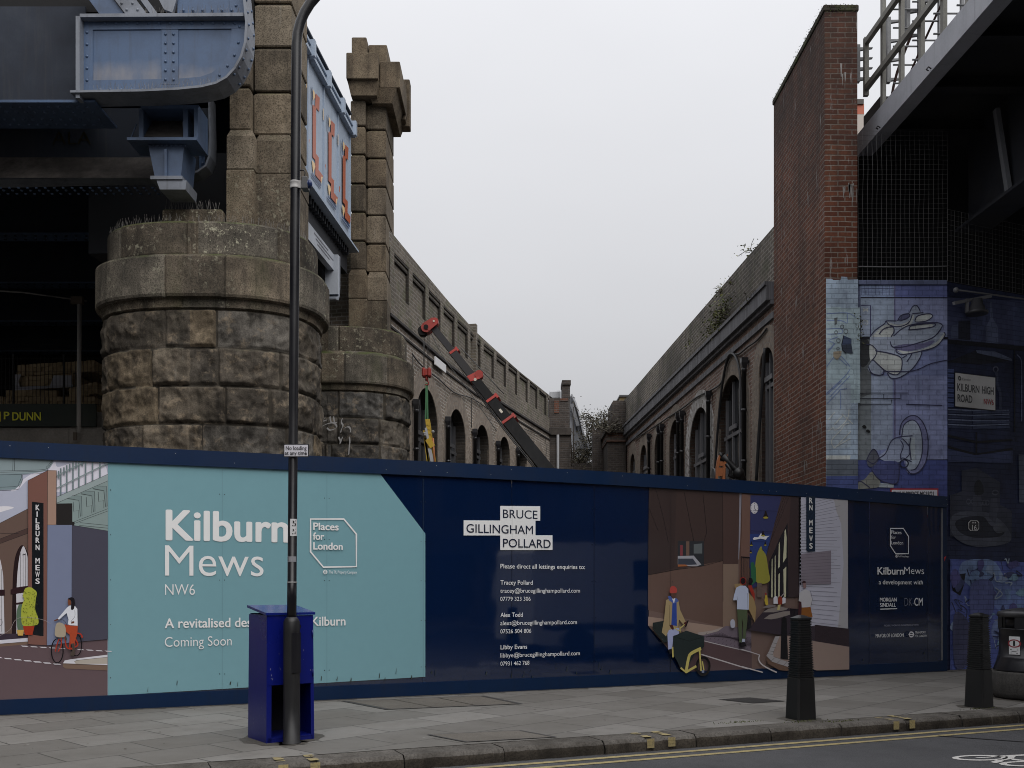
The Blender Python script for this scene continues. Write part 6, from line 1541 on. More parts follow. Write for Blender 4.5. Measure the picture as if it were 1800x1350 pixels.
b.obox(P(*Zf(675,450), YF-.3), P(*Zf(745,700), YF-.3), .14, .10, (0,1,0))
b.build('brace', m_steel('far_steel_dark', (.14,.145,.16), .5, .1, .5), fb)
sp_ = thing('signal_post', 'thin signal post with crossarm and small box among the bushes', 'signal post', P(1031, 800, 44)); b = MB()
b.box(P(1030.5,0,44).x, P(1032.5,0,44).x, 44, 44.06, 3, P(0,729,44).z); b.box(P(1020,0,44).x, P(1044,0,44).x, 44, 44.05, P(0,735,44).z, P(0,733,44).z); b.box(P(1023,0,44).x, P(1044,0,44).x, 44, 44.05, P(0,741,44).z, P(0,740,44).z); b.build('mast', m_flat('mast_grey', (.13,.13,.13)), sp_)
b = MB(); b.box(P(1019,0,44).x, P(1023,0,44).x, 43.9, 44.1, P(0,738,44).z, P(0,730,44).z); b.build('signal_box', m_flat('signal_grey', (.26,.26,.25)), sp_)
def bush(name, label, c, n, sp, size, seed, mats, twigs=14, up=.6):
    rr = random.Random(seed); t = thing(name, label, 'bush', (c.x, c.y, c.z-sp[2]), 'bushes at the far end of the mews'); b = MB(); tb = MB()
    base = c-Vector((0,0,sp[2]*1.3))
    for _ in range(twigs):
        e = c+Vector((rr.gauss(0, sp[0]), rr.gauss(0, sp[1]), rr.gauss(0.2, sp[2]))); mid = (base+e)/2+Vector((rr.uniform(-.2,.2)*sp[0], 0, up*sp[2]*rr.random()))
        ln = [tuple(base), tuple(mid), tuple(e), tuple(e+Vector((rr.uniform(-.4,.4), 0, -.15)))]; pt = smooth_line(ln, 4); tb.tube(pt, [.03*(1-i/len(pt))+.008 for i in range(len(pt))], 4)
        for p in pt[3:]: leaf_quads(b, p, max(1, n//(twigs*3)), (.17,.17,.14), size*.85, rr)
    b.build('foliage', mats, t); tb.build('branches', m_flat('twig_brown', (.045,.035,.027)), t)
LF2 = m_leaf('bush_leaf', (.03,.030,.018), (.095,.082,.055))
bush('bush', 'straggly bush standing out against the sky beside the brick end pier', P(1068, 746, 40.5), 800, (.48,.6,.36), .062, 3, LF2, 26)
bush('bush', 'dense lower bush against the dark side wall', P(1048, 775, 39.5), 900, (.5,.5,.6), .07, 4, LF2, 22, .3)
bush('bush', 'small brown climber beside the far steel bridge', P(1008, 800, 39.5), 120, (.18,.3,.75), .06, 5, LF2, 12, .3)
bush('bush', 'low scrub under the curved girder end', P(1025, 808, 40.0), 300, (.5,.3,.22), .06, 6, LF2, 14, .3)
bush('bush', 'ivy hanging on the ledge of the brick end pier', P(1072, 752, 36.0), 200, (.28,.15,.16), .05, 7, LF2, 10, .2)
# ================================================================== CRANE
RED = m_paint('crane_red', (.36,.035,.025), .4, .35, (.05,.02,.015)); BOOM = m_paint('boom_black', (.010,.010,.0105), .7, .3, (.045,.042,.04), spec=.2, streak=.2); BOOMG = m_paint('boom_grey', (.030,.029,.031), .6, .3, spec=.25)
H0, H1 = P(762, 576, 20.2), P(975, 842, 18.2)
cr = thing('mobile_crane', 'red and black telescopic crane boom rising over the hoarding', 'crane', (H1.x+.7, 17.8, 0))
ax = (H1-H0); 
def on(px): t = (px-762)/(975-762); return H0+ax*t
upc = Vector((0,1,0)).cross(ax.normalized()); upc = -upc if upc.z < 0 else upc
secs = [(764, 806, .12, BOOMG), (798, 842, .145, BOOMG), (836, 874, .17, BOOM), (868, 905, .195, BOOM), (896, 1010, .23, BOOM)]
for p0, p1, w, m in secs:
    b = MB(); b.obox(on(p0), on(p1), w*.9, w, upc); b.obox(on(p0)+upc*(w*.5), on(p1)+upc*(w*.5), w*.5, .02, upc); b.obox(on(p0)-upc*(w*.5), on(p1)-upc*(w*.5), w*.94, .03, upc)
    b.build('boom_section', m, cr)
for px, w, k in ((801, .145, .10), (839, .18, .14), (871, .205, .06), (900, .24, .05)):
    b = MB(); d = ax.normalized(); c = on(px)
    b.obox(c-d*.03, c+d*.03, w*1.0, w*1.06, upc)
    if k > .1: 
        b.prism([c+upc*w*.5+Vector((0,-w*.55,0))-d*.10, c+upc*w*.5+Vector((0,-w*.55,0))+d*.10, c-upc*w*.62+Vector((0,-w*.55,0))+d*.02, c-upc*w*.62+Vector((0,-w*.55,0))-d*.14], (0, .03, 0))
        b.tube([c+upc*(w*.72)+Vector((0,-.11,0)), c+upc*(w*.72)+Vector((0,.11,0))], .085, 14)
    else: b.obox(c+upc*w*.6-d*.06, c+upc*w*.6+d*.06, w*.8, .08, upc)
    b.build('collar', RED, cr)
b = MB(); hc = P(757, 573.5, 20.2); d1 = P(750, 578, 20.2); d2 = P(765, 567, 20.2)
b.tube([d1+Vector((0,-.14,0)), d1+Vector((0,.14,0))], .105, 18, smooth=False); b.tube([d2+Vector((0,-.12,0)), d2+Vector((0,.12,0))], .075, 16, smooth=False)
q_ = (d2-d1).normalized(); r_ = Vector((-q_.z, 0, q_.x))
for yy in (-.15, .10): b.prism([d1+r_*.10+Vector((0,yy,0)), d2+r_*.085+Vector((0,yy,0)), d2-r_*.085+Vector((0,yy,0)), d1-r_*.10+Vector((0,yy,0))], (0,.05,0))
b.build('boom_head', RED, cr)
b = MB(); b.tube([d1+Vector((0,-.155,0)), d1+Vector((0,-.16,0))], .05, 12); b.tube([d1-q_*.10+Vector((0,-.1,0)), d1-q_*.10+Vector((0,.1,0))], .10, 14); b.build('sheave', BOOM, cr)
b = MB(); b.tube([d2+q_*-.02+Vector((0,-.156,0)), d2+q_*-.02+Vector((0,-.162,0))], .022, 8); c = on(841); b.tube([c+Vector((0,-.20,-.03)), c+Vector((0,-.205,-.03))], .03, 10); b.build('marker_disc', m_flat('crane_label', (.55,.5,.42)), cr)
hk = P(750, 655, 20.2)
b = MB()
for dx, dy in ((-.075,-.04), (-.055,.04), (.03,-.04), (.05,.04)): b.tube([d1+Vector((dx,dy,-.05)), hk+Vector((dx*.8,dy,.05))], .006, 5)
b.tube([d2+Vector((.03,-.05,-.09)), on(838)-upc*.16+Vector((0,-.06,0))], .006, 5); b.tube([on(802)+upc*.2, on(872)+upc*.3], .010, 5)
b.tube(smooth_line([tuple(d1+Vector((.1,-.1,-.12))), tuple(on(800)-upc*.25), tuple(on(836)-upc*.26), tuple(on(900)-upc*.33)], 4), .007, 5)
b.build('hoist_rope', m_flat('rope_steel', (.05,.05,.05)), cr)
b = MB(); b.cbox(hk.x-.095, hk.x-.02, hk.y-.10, hk.y+.10, hk.z-.10, hk.z+.09, .025); b.cbox(hk.x+.02, hk.x+.095, hk.y-.10, hk.y+.10, hk.z-.10, hk.z+.09, .025); b.box(hk.x-.05, hk.x+.05, hk.y-.06, hk.y+.06, hk.z-.06, hk.z+.07)
b.tube([hk+Vector((0,0,-.08)), hk+Vector((0,0,-.17))], .03, 8); b.tube([hk+Vector((0,0,-.17))+Vector((.04*math.sin(t), 0, -.045+.045*math.cos(t))) for t in [k*.5 for k in range(9)]], .014, 6); b.build('hook_block', RED, cr)
b = MB()
for px, k in ((886, .102),):
    c = on(px)+Vector((0, -k, 0)); d = ax.normalized(); b.obox(c-d*.05, c+d*.05, .005, .045, upc)
b.build('warning_label', m_flat('crane_label', (.55,.5,.42)), cr)
b = MB()
for o_ in (.0, .03): b.tube([on(845)-upc*(.125+o_)+Vector((0,-.09,0)), on(900)-upc*(.17+o_)+Vector((0,-.11,0)), on(1000)-upc*(.18+o_)+Vector((0,-.12,0))], .012, 6)
b.build('hydraulic_hose', m_flat('hose_black', (.012,.012,.013), .4), cr)
b = MB(); b.obox(on(985), (H1.x+.75, 17.9, 2.0), .5, .55, upc); b.box(H1.x+.35, H1.x+1.15, 17.4, 18.4, .75, 2.2); b.build('slew_column', BOOM, cr)
b = MB()
for yy in (16.9, 18.5): b.cbox(H1.x-.3, H1.x+1.9, yy, yy+.4, 0, .62, .15)
b.box(H1.x, H1.x+1.6, 17.1, 18.7, .35, .8); b.build('tracked_base', BOOM, cr)
sl_ = thing('lifting_sling', 'green webbing sling hanging from the red crane hook', 'sling', P(750, 735, 20.2)); b = MB(); s0 = hk+Vector((0,0,-.22)); s1 = P(750, 737, 20.2)
b.obox(s0+Vector((-.008,0,0)), s1+Vector((-.022,0,0)), .03, .012, (0,1,0)); b.obox(s0+Vector((.008,0.01,0)), s1+Vector((.022,.01,0)), .03, .012, (0,1,0)); b.build('webbing', m_flat('sling_green', (.05,.16,.07)), sl_)
YEL = m_paint('machine_yellow', (.50,.33,.025), .4, .3)
ym = thing('lifting_machine', 'yellow slim hydraulic frame hanging from the green sling in front of an arch', 'lifting gear', P(757, 812, 20.2))
Y5 = 20.2
b = MB(); b.obox(P(750.5,737,Y5), P(757,790,Y5), .07, .05, (0,1,0)); b.obox(P(753,737,Y5+.1), P(764,812,Y5+.1), .06, .05, (0,1,0)); b.obox(P(745,757,Y5), P(753.5,812,Y5), .04, .05, (0,1,0)); b.obox(P(747,770,Y5), P(757,848,Y5), .05, .05, (0,1,0))
for y in (745, 752, 760, 770, 778, 786): b.obox(P(749+(y-740)*.13,y,Y5-.02), P(755+(y-740)*.15,y+2,Y5-.02), .05, .03, (0,1,0))
b.obox(P(752,772,Y5-.03), P(761,786,Y5-.03), .12, .10, (0,1,0)); b.obox(P(754,780,Y5), P(768,860,Y5), .06, .06, (0,1,0)); b.build('frame', YEL, ym)
b = MB(); b.obox(P(748.5,752,Y5-.05), P(753,774,Y5-.05), .045, .03, (0,1,0)); b.obox(P(755,788,Y5-.05), P(760,812,Y5-.05), .07, .03, (0,1,0)); b.build('ram', m_flat('ram_silver', (.40,.40,.41), .3), ym)
b = MB(); b.tube([P(761,770,Y5-.06), P(763,800,Y5-.06), P(765,830,Y5-.06)], .022, 6); b.build('hose', m_flat('hose_orange', (.35,.13,.04)), ym)
b = MB(); 
for x, y in ((746.5,762), (747,764.5), (761,759)): b.ball(P(x,y,Y5-.06), .035, 0, 6)
b.build('valve', m_flat('valve_grey', (.25,.25,.25)), ym)
# ================================================================== ORANGE SITE MACHINE
om = thing('site_machine', 'orange machine arm with black hoses showing over the hoarding near the red wall', 'site machine', P(1275, 900, 18.5)); Y6 = 18.5
ORG = m_paint('machine_orange', (.33,.105,.03), .45, .35)
b = MB()
for x0, x1 in ((1257.5, 1261.5), (1269.5, 1274.5)):
    pts = [(x0,848),(x0+2,822),(x0+4,808),(x0+7,799.5),(x0+11,799),(x1+5,804),(x1+3,822),(x1,848)]; b.prism([P(x, y, Y6) for x, y in [(x0,900),(x0,848),(x0+2,822),(x0+4,808),(x0+7,799.5),(x0+10,799),(x0+8,808),(x0+6,822),(x1,848),(x1,900)]], (0,.10,0))
for y0, y1 in ((811,819), (822,837), (842,860)): b.prism([P(1259,y1,Y6+.02), P(1272,y1,Y6+.02), P(1274,y0,Y6+.02), P(1262,y0,Y6+.02)], (0,.05,0))
b.build('arm', ORG, om)
b = MB(); b.tube([P(1270,802,Y6+.06), P(1280,812,Y6+.05), P(1290,822,Y6), P(1300,830,Y6), P(1306,846,Y6)], [.09,.07,.06,.07,.08], 8); b.tube([P(1276,815,Y6), P(1285,826,Y6), P(1282,836,Y6), P(1292,840,Y6)], .035, 6); b.ball(P(1298,832,Y6), .12, 0, 8); b.tube([P(1264,801,Y6+.05), P(1270,801,Y6+.05)], .06, 8); b.build('hose_bundle', m_flat('hose_black', (.012,.012,.013), .4), om)
b = MB(); b.box(P(1255,0,Y6).x, P(1310,0,Y6).x, Y6-.1, Y6+.9, .3, 2.9); b.build('chassis', BOOM, om)
b = MB(); b.tube([P(1253,838,Y6+.2), P(1257,838,Y6+.2)], .16, 14); b.build('drum', m_flat('drum_grey', (.06,.06,.062)), om)
# ================================================================== RED BRICK WING WALL
REDB = m_brick('red_brick', (.115,.036,.020), (.215,.074,.040), (.31,.26,.22), soot=.6, sootc=(.030,.021,.019), pale=.9, green=.06, bw=.235, rh=.0845, ms=.010, bump=.8, top=(7.5, 11.6, .8))
WX0, WX1, WY0, WY1, WZ = 5.17, 5.71, 15.99, 19.1, 11.0
ww = thing('brick_wing_wall', 'tall narrow red brick wall standing beside the blue mural', 'wall', (5.44, 17.5, 0))
b = MB(); nseg = 24
b.box(WX0, WX1, WY0, WY1, -.1, WZ-.10); b.build('wall', REDB, ww)
MOSSB = m_brick('mossy_coping', (.045,.035,.028), (.07,.055,.042), (.05,.05,.04), soot=.5, green=1.0)
b = MB(); b.cbox(WX0-.025, WX1+.02, WY0-.02, WY1+.02, WZ-.10, WZ, .012); b.build('coping', MOSSB, ww)
b = MB(); rr = random.Random(14)
for _ in range(900):
    e = rr.random()
    p = Vector((WX0-.02+rr.gauss(.0,.02), rr.uniform(WY0, WY1), WZ-abs(rr.gauss(0,.05)))) if e < .6 else (Vector((rr.uniform(WX0, WX1), WY0-.02, WZ-abs(rr.gauss(0,.06)))) if e < .8 else Vector((rr.uniform(WX0, WX1), rr.uniform(WY0, WY1), WZ+.005)))
    leaf_quads(b, p, 1, (.01,.01,.01), .013, rr)
o = b.build('moss', m_leaf('moss_leaf', (.035,.045,.012), (.10,.105,.03)), ww); o['kind'] = 'stuff'
rr = random.Random(23); b = MB()
def limestreak(f, u, z, n):       # runs of white salts and bird lime
    for _ in range(n):
        x = u+rr.gauss(0, .05); z0 = z+rr.gauss(0, .05); h = rr.uniform(.05, .28); w = rr.uniform(.006, .018)
        b.poly([f(x-w, z0), f(x-w*.3, z0-h), f(x+w*.3, z0-h*rr.uniform(.7, 1)), f(x+w, z0+rr.uniform(-.02,.02))])
ff = lambda u, z: Vector((WX0+u, WY0-.003, z)); fs_ = lambda u, z: Vector((WX0-.003, WY0+u, z))
limestreak(ff, .42, 8.02, 16); limestreak(ff, .33, 9.95, 3)
for u, z, n in ((1.2, 5.6, 6), (2.1, 4.9, 5), (.6, 5.2, 3), (2.6, 7.1, 4), (1.6, 6.6, 4), (.25, 4.2, 5), (2.3, 5.9, 4), (.9, 8.3, 2), (2.8, 4.1, 4), (1.1, 3.6, 4)): limestreak(fs_, u, z, n)
b.build('salt_streaks', m_flat('lime_white', (.25,.235,.225), .8), ww)['kind'] = 'stuff'
# ---- abutment with the mural
ab = thing('mural_abutment', 'blue painted brick bridge abutment with a cartoon-like mural', 'bridge abutment', (7.2, 16.1, 0))
AY = 16.06; AX = 7.20; AZ = P(1600, 493, AY).z
def PBK(rgb):
    g = sum(rgb)/3; rgb = tuple(v*.74+g*.26 for v in rgb); rgb = (rgb[0]*.98, rgb[1]*1.03, rgb[2])
    return m_painted_brick('mural_%d_%d_%d' % tuple(int(v*999) for v in rgb), rgb)
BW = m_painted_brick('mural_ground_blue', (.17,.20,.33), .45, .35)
BD = m_painted_brick('mural_ground_dark', (.032,.042,.105), .6, .45, (.005,.006,.011))  # side wall ground paint, darkened for the shade of the bridge
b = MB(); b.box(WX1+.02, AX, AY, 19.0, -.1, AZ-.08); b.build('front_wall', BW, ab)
b = MB(); b.cbox(WX1+.03, AX+.02, AY-.03, AY+.5, AZ-.08, AZ, .01); b.build('ledge', BW, ab)
RPL = Plane((AX, AY), (HU.x, HU.y))
def rw(t, d, z): return RPL.pt(t, z, d)
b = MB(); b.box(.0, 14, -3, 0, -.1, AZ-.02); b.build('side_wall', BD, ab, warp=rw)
FP = Plane((0, AY), (1, 0)); PP = Plane((0, WY0), (1, 0))
MA = lambda x, y: (1440+x/6.1375, 480+y/6.1375); MBc = lambda x, y: (1440+x/6.1375, 680+y/6.1375)
# painted strip on the wing wall end (pale blue over the brick)
a = Art(PP, base=.003, step=.0003, pref='mural', mat=lambda rgb: PBK(rgb), gain=1.75, conv=MA)
zt = 68
a.poly([(72,zt-10),(140,zt-4),(150,zt+8),(230,zt+6),(238,zt-30),(300,zt-26),(306,zt+4),(418,zt),(418,3100),(72,3100)], (140,156,196))
a.poly([(75,372),(230,366),(236,380),(440,372),(440,1400),(75,1400)], (150,168,192)); a.conv = MBc
a.poly([(75,-40),(340,-40),(340,650),(75,680)], (150,162,192)); a.poly([(75,740),(340,740),(330,785),(75,785)], (182,190,214)); a.poly([(75,785),(418,785),(418,965),(75,965)], (84,90,104)); a.poly([(75,965),(418,960),(418,1500),(75,1500)], (52,66,128))
a.conv = MA
BLN = (104,124,176); WLN = (196,202,216)
for l in ([(80,440),(300,430),(390,480)], [(80,510),(240,515),(300,540),(300,430)], [(75,605),(230,600),(240,650),(90,660)], [(90,840),(160,760),(100,730),(200,690)], [(90,860),(170,760)], [(80,1010),(200,880),(330,1010)], [(75,1300),(270,1120),(330,1040)], [(110,1340),(330,1110)], [(190,900),(300,1000)]): a.stroke(smooth_line(l, 3), 9, BLN)
a.conv = MBc
for l in ([(75,90),(240,-60)], [(85,180),(230,30),(300,20)], [(230,50),(230,240)]): a.stroke(l, 9, BLN)
for l in ([(90,360),(170,270)], [(160,410),(250,310)], [(320,240),(310,320),(260,400),(170,470),(150,440),(95,480)], [(240,290),(360,400)], [(165,665),(130,580),(230,470),(270,410),(320,395)], [(165,660),(340,480)], [(190,640),(330,560)]): a.stroke(smooth_line(l, 3), 10, WLN)
a.conv = MA
for x, y, r in ((245,580,18), (180,640,16), (200,815,14), (285,630,22), (205,730,20)): a.ring(x, y, r, r*1.1, 8, (96,100,108), 10)
a.poly([(160,490),(195,478),(190,545),(165,565)], (90,92,98)); a.poly([(150,850),(240,840),(235,890),(190,940),(150,905)], (150,132,110))
a.poly([(262,675),(345,712),(345,770),(240,775)], (58,72,108)); a.poly([(240,775),(345,770),(360,870),(290,860),(245,830)], (46,54,72)); a.stroke([(262,675),(240,775),(250,835),(290,870)], 10, (24,28,40))
a.build('mural_paint', ab)
# abutment face painting
a = Art(FP, base=.003, step=.0003, pref='mural', mat=lambda rgb: PBK(rgb), gain=3.3, conv=MA)
DK = (38,36,62); LT = (150,158,186); MD = (110,116,148); PU = (74,70,104)
a.poly([(445,100),(810,98),(810,262),(445,262)], (92,104,158)); a.poly([(810,98),(1380,96),(1380,262),(810,262)], (66,72,122))
for k in range(10): a.stroke([(450+k*38,105),(455+k*38,240)], 4, (54,58,92))
for y in (165, 205): a.stroke([(455,y),(830,y)], 5, (40,44,76))
a.poly([(445,275),(810,275),(810,690),(445,690)], (104,114,154)); a.poly([(810,275),(1380,275),(1380,690),(810,690)], (96,100,140))
a.poly([(550,700),(1380,700),(1380,2010),(550,2010)], (88,94,138))
a.conv = MBc; a.poly([(560,-120),(790,-120),(790,660),(560,700)], (104,112,156)); a.poly([(810,-120),(1365,-120),(1365,780),(810,790)], (94,98,138)); a.poly([(350,790),(1380,790),(1380,1500),(350,1500)], (42,50,104)); 
a.poly([(430,-160),(560,-160),(560,790),(340,790),(340,300)], (82,86,92)); a.conv = MA
a.poly([(445,700),(560,720),(560,1300),(445,1350)], (64,66,70)); a.blob([(445,700),(520,720),(560,850),(520,980),(445,1000)], (34,34,38))
a.stroke([(812,100),(812,560)], 16, PU); a.stroke([(812,1150),(812,2000)], 22, PU)
a.stroke([(445,265),(1380,268)], 10, (18,18,28)); a.stroke([(430,700),(1390,705)], 26, (16,16,26))
a.poly([(450,355),(550,355),(550,680),(450,690)], (106,114,172)); a.stroke([(450,352),(550,352),(550,690)], 12, (44,42,76)); a.stroke([(470,385),(525,415)], 14, LT); a.stroke([(525,385),(470,415)], 14, LT); a.ring(495, 535, 28, 28, 8, LT, 14); a.stroke(smooth_line([(485,520),(505,520),(500,540),(495,550)]), 7, LT)
# the painted creature: an odd machine-like head, outlined
a.poly(smooth_line([(545,690),(600,620),(690,555),(720,520),(830,520),(880,450),(960,430),(985,400),(1010,360),(1045,350),(1080,410),(1125,430),(1190,435),(1215,470),(1180,520),(1300,540),(1320,570),(1290,640),(1345,640),(1345,690),(1290,760),(1110,830),(1100,880),(1040,980),(960,1070),(860,1125),(770,1130),(700,1060),(640,1110),(560,1080),(520,1030),(560,960),(600,900),(540,760)], 3), MD)
a.poly(smooth_line([(560,690),(700,560),(800,590),(790,690)], 3), LT); a.poly([(970,600),(1000,570),(1230,545),(1220,580),(980,615)], LT); a.blob([(1030,510),(1060,465),(1180,445),(1215,470),(1160,510),(1060,530)], LT)
a.blob([(585,940),(620,850),(850,900),(885,980),(870,1070),(820,1095),(700,1050)], LT); a.blob([(540,780),(590,790),(610,850),(580,930),(545,940)], LT); a.blob([(850,515),(900,455),(965,450),(960,490),(880,520)], (60,60,90)); a.poly(smooth_line([(730,530),(850,560),(960,520),(1000,450),(1020,470),(980,560),(860,590),(740,560)], 3), LT)
a.poly(smooth_line([(790,800),(900,770),(1100,760),(1200,730),(1240,740),(1150,800),(950,850),(840,850)], 3), PU); a.poly(smooth_line([(830,830),(1000,850),(1150,810),(1270,740),(1340,650),(1350,680),(1260,790),(1120,840),(900,875)], 3), LT)
OUT = [[(545,690),(600,620),(700,550),(720,520),(830,520)], [(720,525),(760,565),(860,580),(960,540),(1000,450)], [(840,520),(880,460),(960,440),(970,470),(920,500),(870,520)], [(970,430),(1000,370),(1040,350),(1070,380),(1085,420)], [(1000,440),(1120,430)], [(1030,510),(1060,465),(1180,440),(1218,470),(1150,520),(1040,530),(1030,510)], [(800,680),(880,610),(990,560),(1200,535),(1310,550),(1310,600),(1220,700),(1050,760),(900,800),(790,800),(760,740)], [(1340,640),(1350,680),(1260,790),(1110,840),(900,880),(825,850),(835,820)], [(970,600),(1000,570),(1230,545),(1215,585),(980,615),(970,600)], [(1100,850),(1090,900),(1030,1000),(960,1070),(860,1130),(770,1135),(730,1080)], [(600,840),(760,870),(870,910),(890,980),(870,1070),(810,1100),(700,1050),(580,940)], [(500,775),(560,780),(615,840),(600,900),(560,950)], [(525,1010),(560,1080),(640,1105),(690,1090),(690,1050)], [(640,660),(700,600),(790,585),(800,640),(770,690)], [(940,960),(980,900),(1000,860)], [(890,920),(940,890)], [(700,1060),(1000,1060),(1200,980),(1390,940)]]
for l in OUT: a.stroke(smooth_line(l, 4), 11, DK)
a.conv = MBc
a.blob([(860,520),(880,400),(960,325),(1050,325),(1130,420),(1165,580),(1150,780),(1080,900),(1000,935),(930,890)], (84,84,122)); a.blob([(880,520),(900,420),(970,365),(1030,370),(1085,460),(1105,600),(1095,760),(1040,880),(990,905),(940,860)], (112,118,158)); a.blob([(640,760),(720,680),(790,580),(850,560),(900,590),(960,620),(960,720),(900,800),(760,820)], (104,110,152)); a.poly([(980,550),(1030,550),(1030,790),(990,800),(970,650)], (120,126,162))
a.blob([(600,820),(760,800),(850,830),(850,1000),(790,1060),(640,990),(560,900)], (44,48,92)); a.blob([(510,780),(560,680),(600,680),(640,760),(590,850),(530,860)], (62,62,74)); a.ring(910, 830, 45, 42, 14, (28,28,48), 14); a.blob([(350,1040),(480,1000),(560,920),(650,1020),(640,1080),(500,1100),(370,1100)], (96,94,90)); a.poly([(650,1040),(800,1050),(795,1090),(640,1085)], (120,126,146))
for l in ([(860,520),(880,400),(960,322),(1050,322),(1130,420),(1168,580),(1150,790),(1070,920),(980,935),(930,880)], [(885,540),(905,420),(975,365),(1035,375),(1085,460),(1107,600),(1095,760),(1040,880),(980,900)], [(640,770),(710,720),(770,590),(850,545),(1000,530)], [(640,770),(580,830),(520,800),(510,780),(560,690),(600,685),(640,760)], [(870,580),(900,640),(870,740),(880,800)], [(960,620),(970,720),(930,770)], [(560,900),(640,1000),(790,1050),(850,1000),(855,830)], [(890,560),(930,600),(960,640)], [(360,1080),(430,1020),(500,1060),(540,1090)], [(930,190),(1320,205)], [(980,550),(970,650),(985,790)], [(870,780),(900,770),(990,810)]): a.stroke(smooth_line(l, 4), 11, DK)
for l in ([(420,75),(560,70),(780,70),(950,70)], [(130,130),(380,130),(560,130),(870,130),(875,80)], [(690,80),(690,130)], [(430,130),(430,190),(770,190),(775,140)]): a.stroke(l, 8, (20,20,30))
for x, y in ((480,432), (520,480), (250,180), (410,65), (150,132)): a.blob([(x-25,y),(x,y-18),(x+25,y+6),(x+5,y+18)], (14,14,16))
a.build('mural_paint', ab)
# side wall painting (dark blue shelf with bottles, sink, crates)
MC = lambda x, y: (1640+x/5.19, 500+y/5.19); MD_ = lambda x, y: (1640+x/5.19, 760+y/5.19); ME = lambda x, y: (1640+x/5.19, 1000+y/5.19)
a = Art(RPL, base=.003, step=.0003, pref='mural_dim', mat=lambda rgb: PBK(rgb), gain=5.0, conv=MC)
a.poly([(130,120),(831,150),(831,560),(130,500)], (34,38,64)); 
a.poly([(160,410),(175,375),(225,365),(228,490),(165,490)], (44,50,74)); a.poly([(340,260),(370,200),(440,195),(475,270),(478,330),(440,520),(340,515)], (38,44,72)); a.poly([(520,160),(535,160),(545,310),(590,390),(595,540),(480,530),(480,390),(520,310)], (48,54,78))
a.poly([(230,330),(340,330),(340,510),(230,500)], (16,18,30)); a.poly([(725,200),(831,200),(831,560),(735,560)], (36,42,70)); a.poly([(130,500),(831,565),(831,610),(130,540)], (12,12,20)); a.poly([(120,710),(390,600),(720,690),(560,720),(390,730)], (14,15,24)); a.poly([(390,600),(560,610),(720,680),(720,700),(400,625)], (50,56,78))
for k in range(8): a.poly([(130,770+k*45),(188,773+k*45),(188,805+k*45),(130,802+k*45)], (36,46,82))
a.ring(568, 775, 22, 24, 10, (50,52,70), 14); a.stroke(smooth_line([(560,810),(580,820),(580,910),(610,990),(612,1140)], 4), 26, (30,34,54)); a.stroke([(740,580),(740,1350)], 12, (12,12,18)); a.stroke(smooth_line([(760,640),(800,690),(805,800),(805,1250)], 4), 9, (52,58,82))
for k in range(4):
    y = 1130+k*46; a.stroke([(130,y+10),(350,y+20),(690,y+(8 if k%2 else 20))], 8, (60,66,88)); a.poly([(135,y+18),(350,y+26),(350,y+50),(135,y+44)], (24,29,50)); a.poly([(360,y+26),(690,y+20),(700,y+44),(360,y+52)], (30,36,58))
a.conv = MD_
for l in ([(120,30),(390,90),(720,70)], [(120,130),(390,205),(720,150)], [(390,0),(390,215)]): a.stroke(l, 16, (10,10,16))
a.poly([(130,150),(380,210),(720,165),(720,280),(130,270)], (28,34,62)); a.poly([(775,200),(831,205),(831,640),(780,640)], (44,48,62))
a.poly([(255,350),(390,325),(605,455),(605,660),(715,720),(710,950),(150,950),(150,575),(255,540)], (27,28,40))
a.blob([(150,800),(200,740),(330,720),(480,730),(640,830),(710,960),(640,1020),(400,1045),(230,990),(160,900)], (42,43,54)); a.blob([(195,830),(280,775),(450,770),(520,850),(640,900),(600,950),(400,965),(250,920)], (18,19,28))
for x, y in ((317,632), (360,632), (432,640), (462,642), (487,642)): a.ring(x, y, 18, 22, 8, (40,41,52), 12)
a.poly([(360,575),(430,575),(440,720),(350,720)], (36,37,48)); a.blob([(370,480),(410,430),(450,490),(450,560),(380,570)], (16,17,22)); a.poly([(520,600),(575,600),(590,700),(560,830),(500,780)], (34,35,46)); a.blob([(540,870),(580,830),(640,850),(650,900),(580,920)], (46,47,56)); a.ring(560, 550, 28, 20, 9, (44,45,56), 12)
a.conv = ME
a.poly([(150,-90),(831,-60),(831,700),(700,950),(150,950)], (40,50,104)); a.blob([(260,-60),(420,-90),(560,-60),(640,120),(540,240),(360,180),(240,60)], (62,78,132)); a.blob([(560,80),(720,60),(831,100),(831,330),(640,400),(520,280)], (54,68,120)); a.blob([(540,500),(640,420),(680,520),(600,640),(530,620)], (62,74,120))
a.poly([(150,60),(290,40),(270,160),(240,245),(170,200)], (10,10,14)); a.ring(450, 60, 95, 70, 12, (28,34,60), 18); a.poly([(640,40),(670,40),(665,85),(650,90)], (120,120,116)); a.poly([(630,700),(700,460),(640,440),(540,470),(700,500)], (70,76,100))
for l in ([(300,0),(340,140),(330,300)], [(160,300),(200,420),(160,560)], [(240,330),(300,380),(280,500)], [(560,720),(600,700),(560,880)], [(520,130),(500,260),(560,280)]): a.stroke(smooth_line(l, 4), 9, (24,26,46))
rgq = random.Random(77)
for _ in range(46):
    x, y = rgq.uniform(170, 800), rgq.uniform(-60, 820); w = rgq.uniform(20, 70); hh = rgq.uniform(20, 80); c_ = rgq.choice([(58,78,150), (34,38,70), (74,86,140), (44,40,84), (30,34,62), (66,92,160)])
    a.blob([(x+w*math.cos(t)*rgq.uniform(.5,1.2), y+hh*math.sin(t)*rgq.uniform(.5,1.2)) for t in [k*.9 for k in range(7)]], c_)
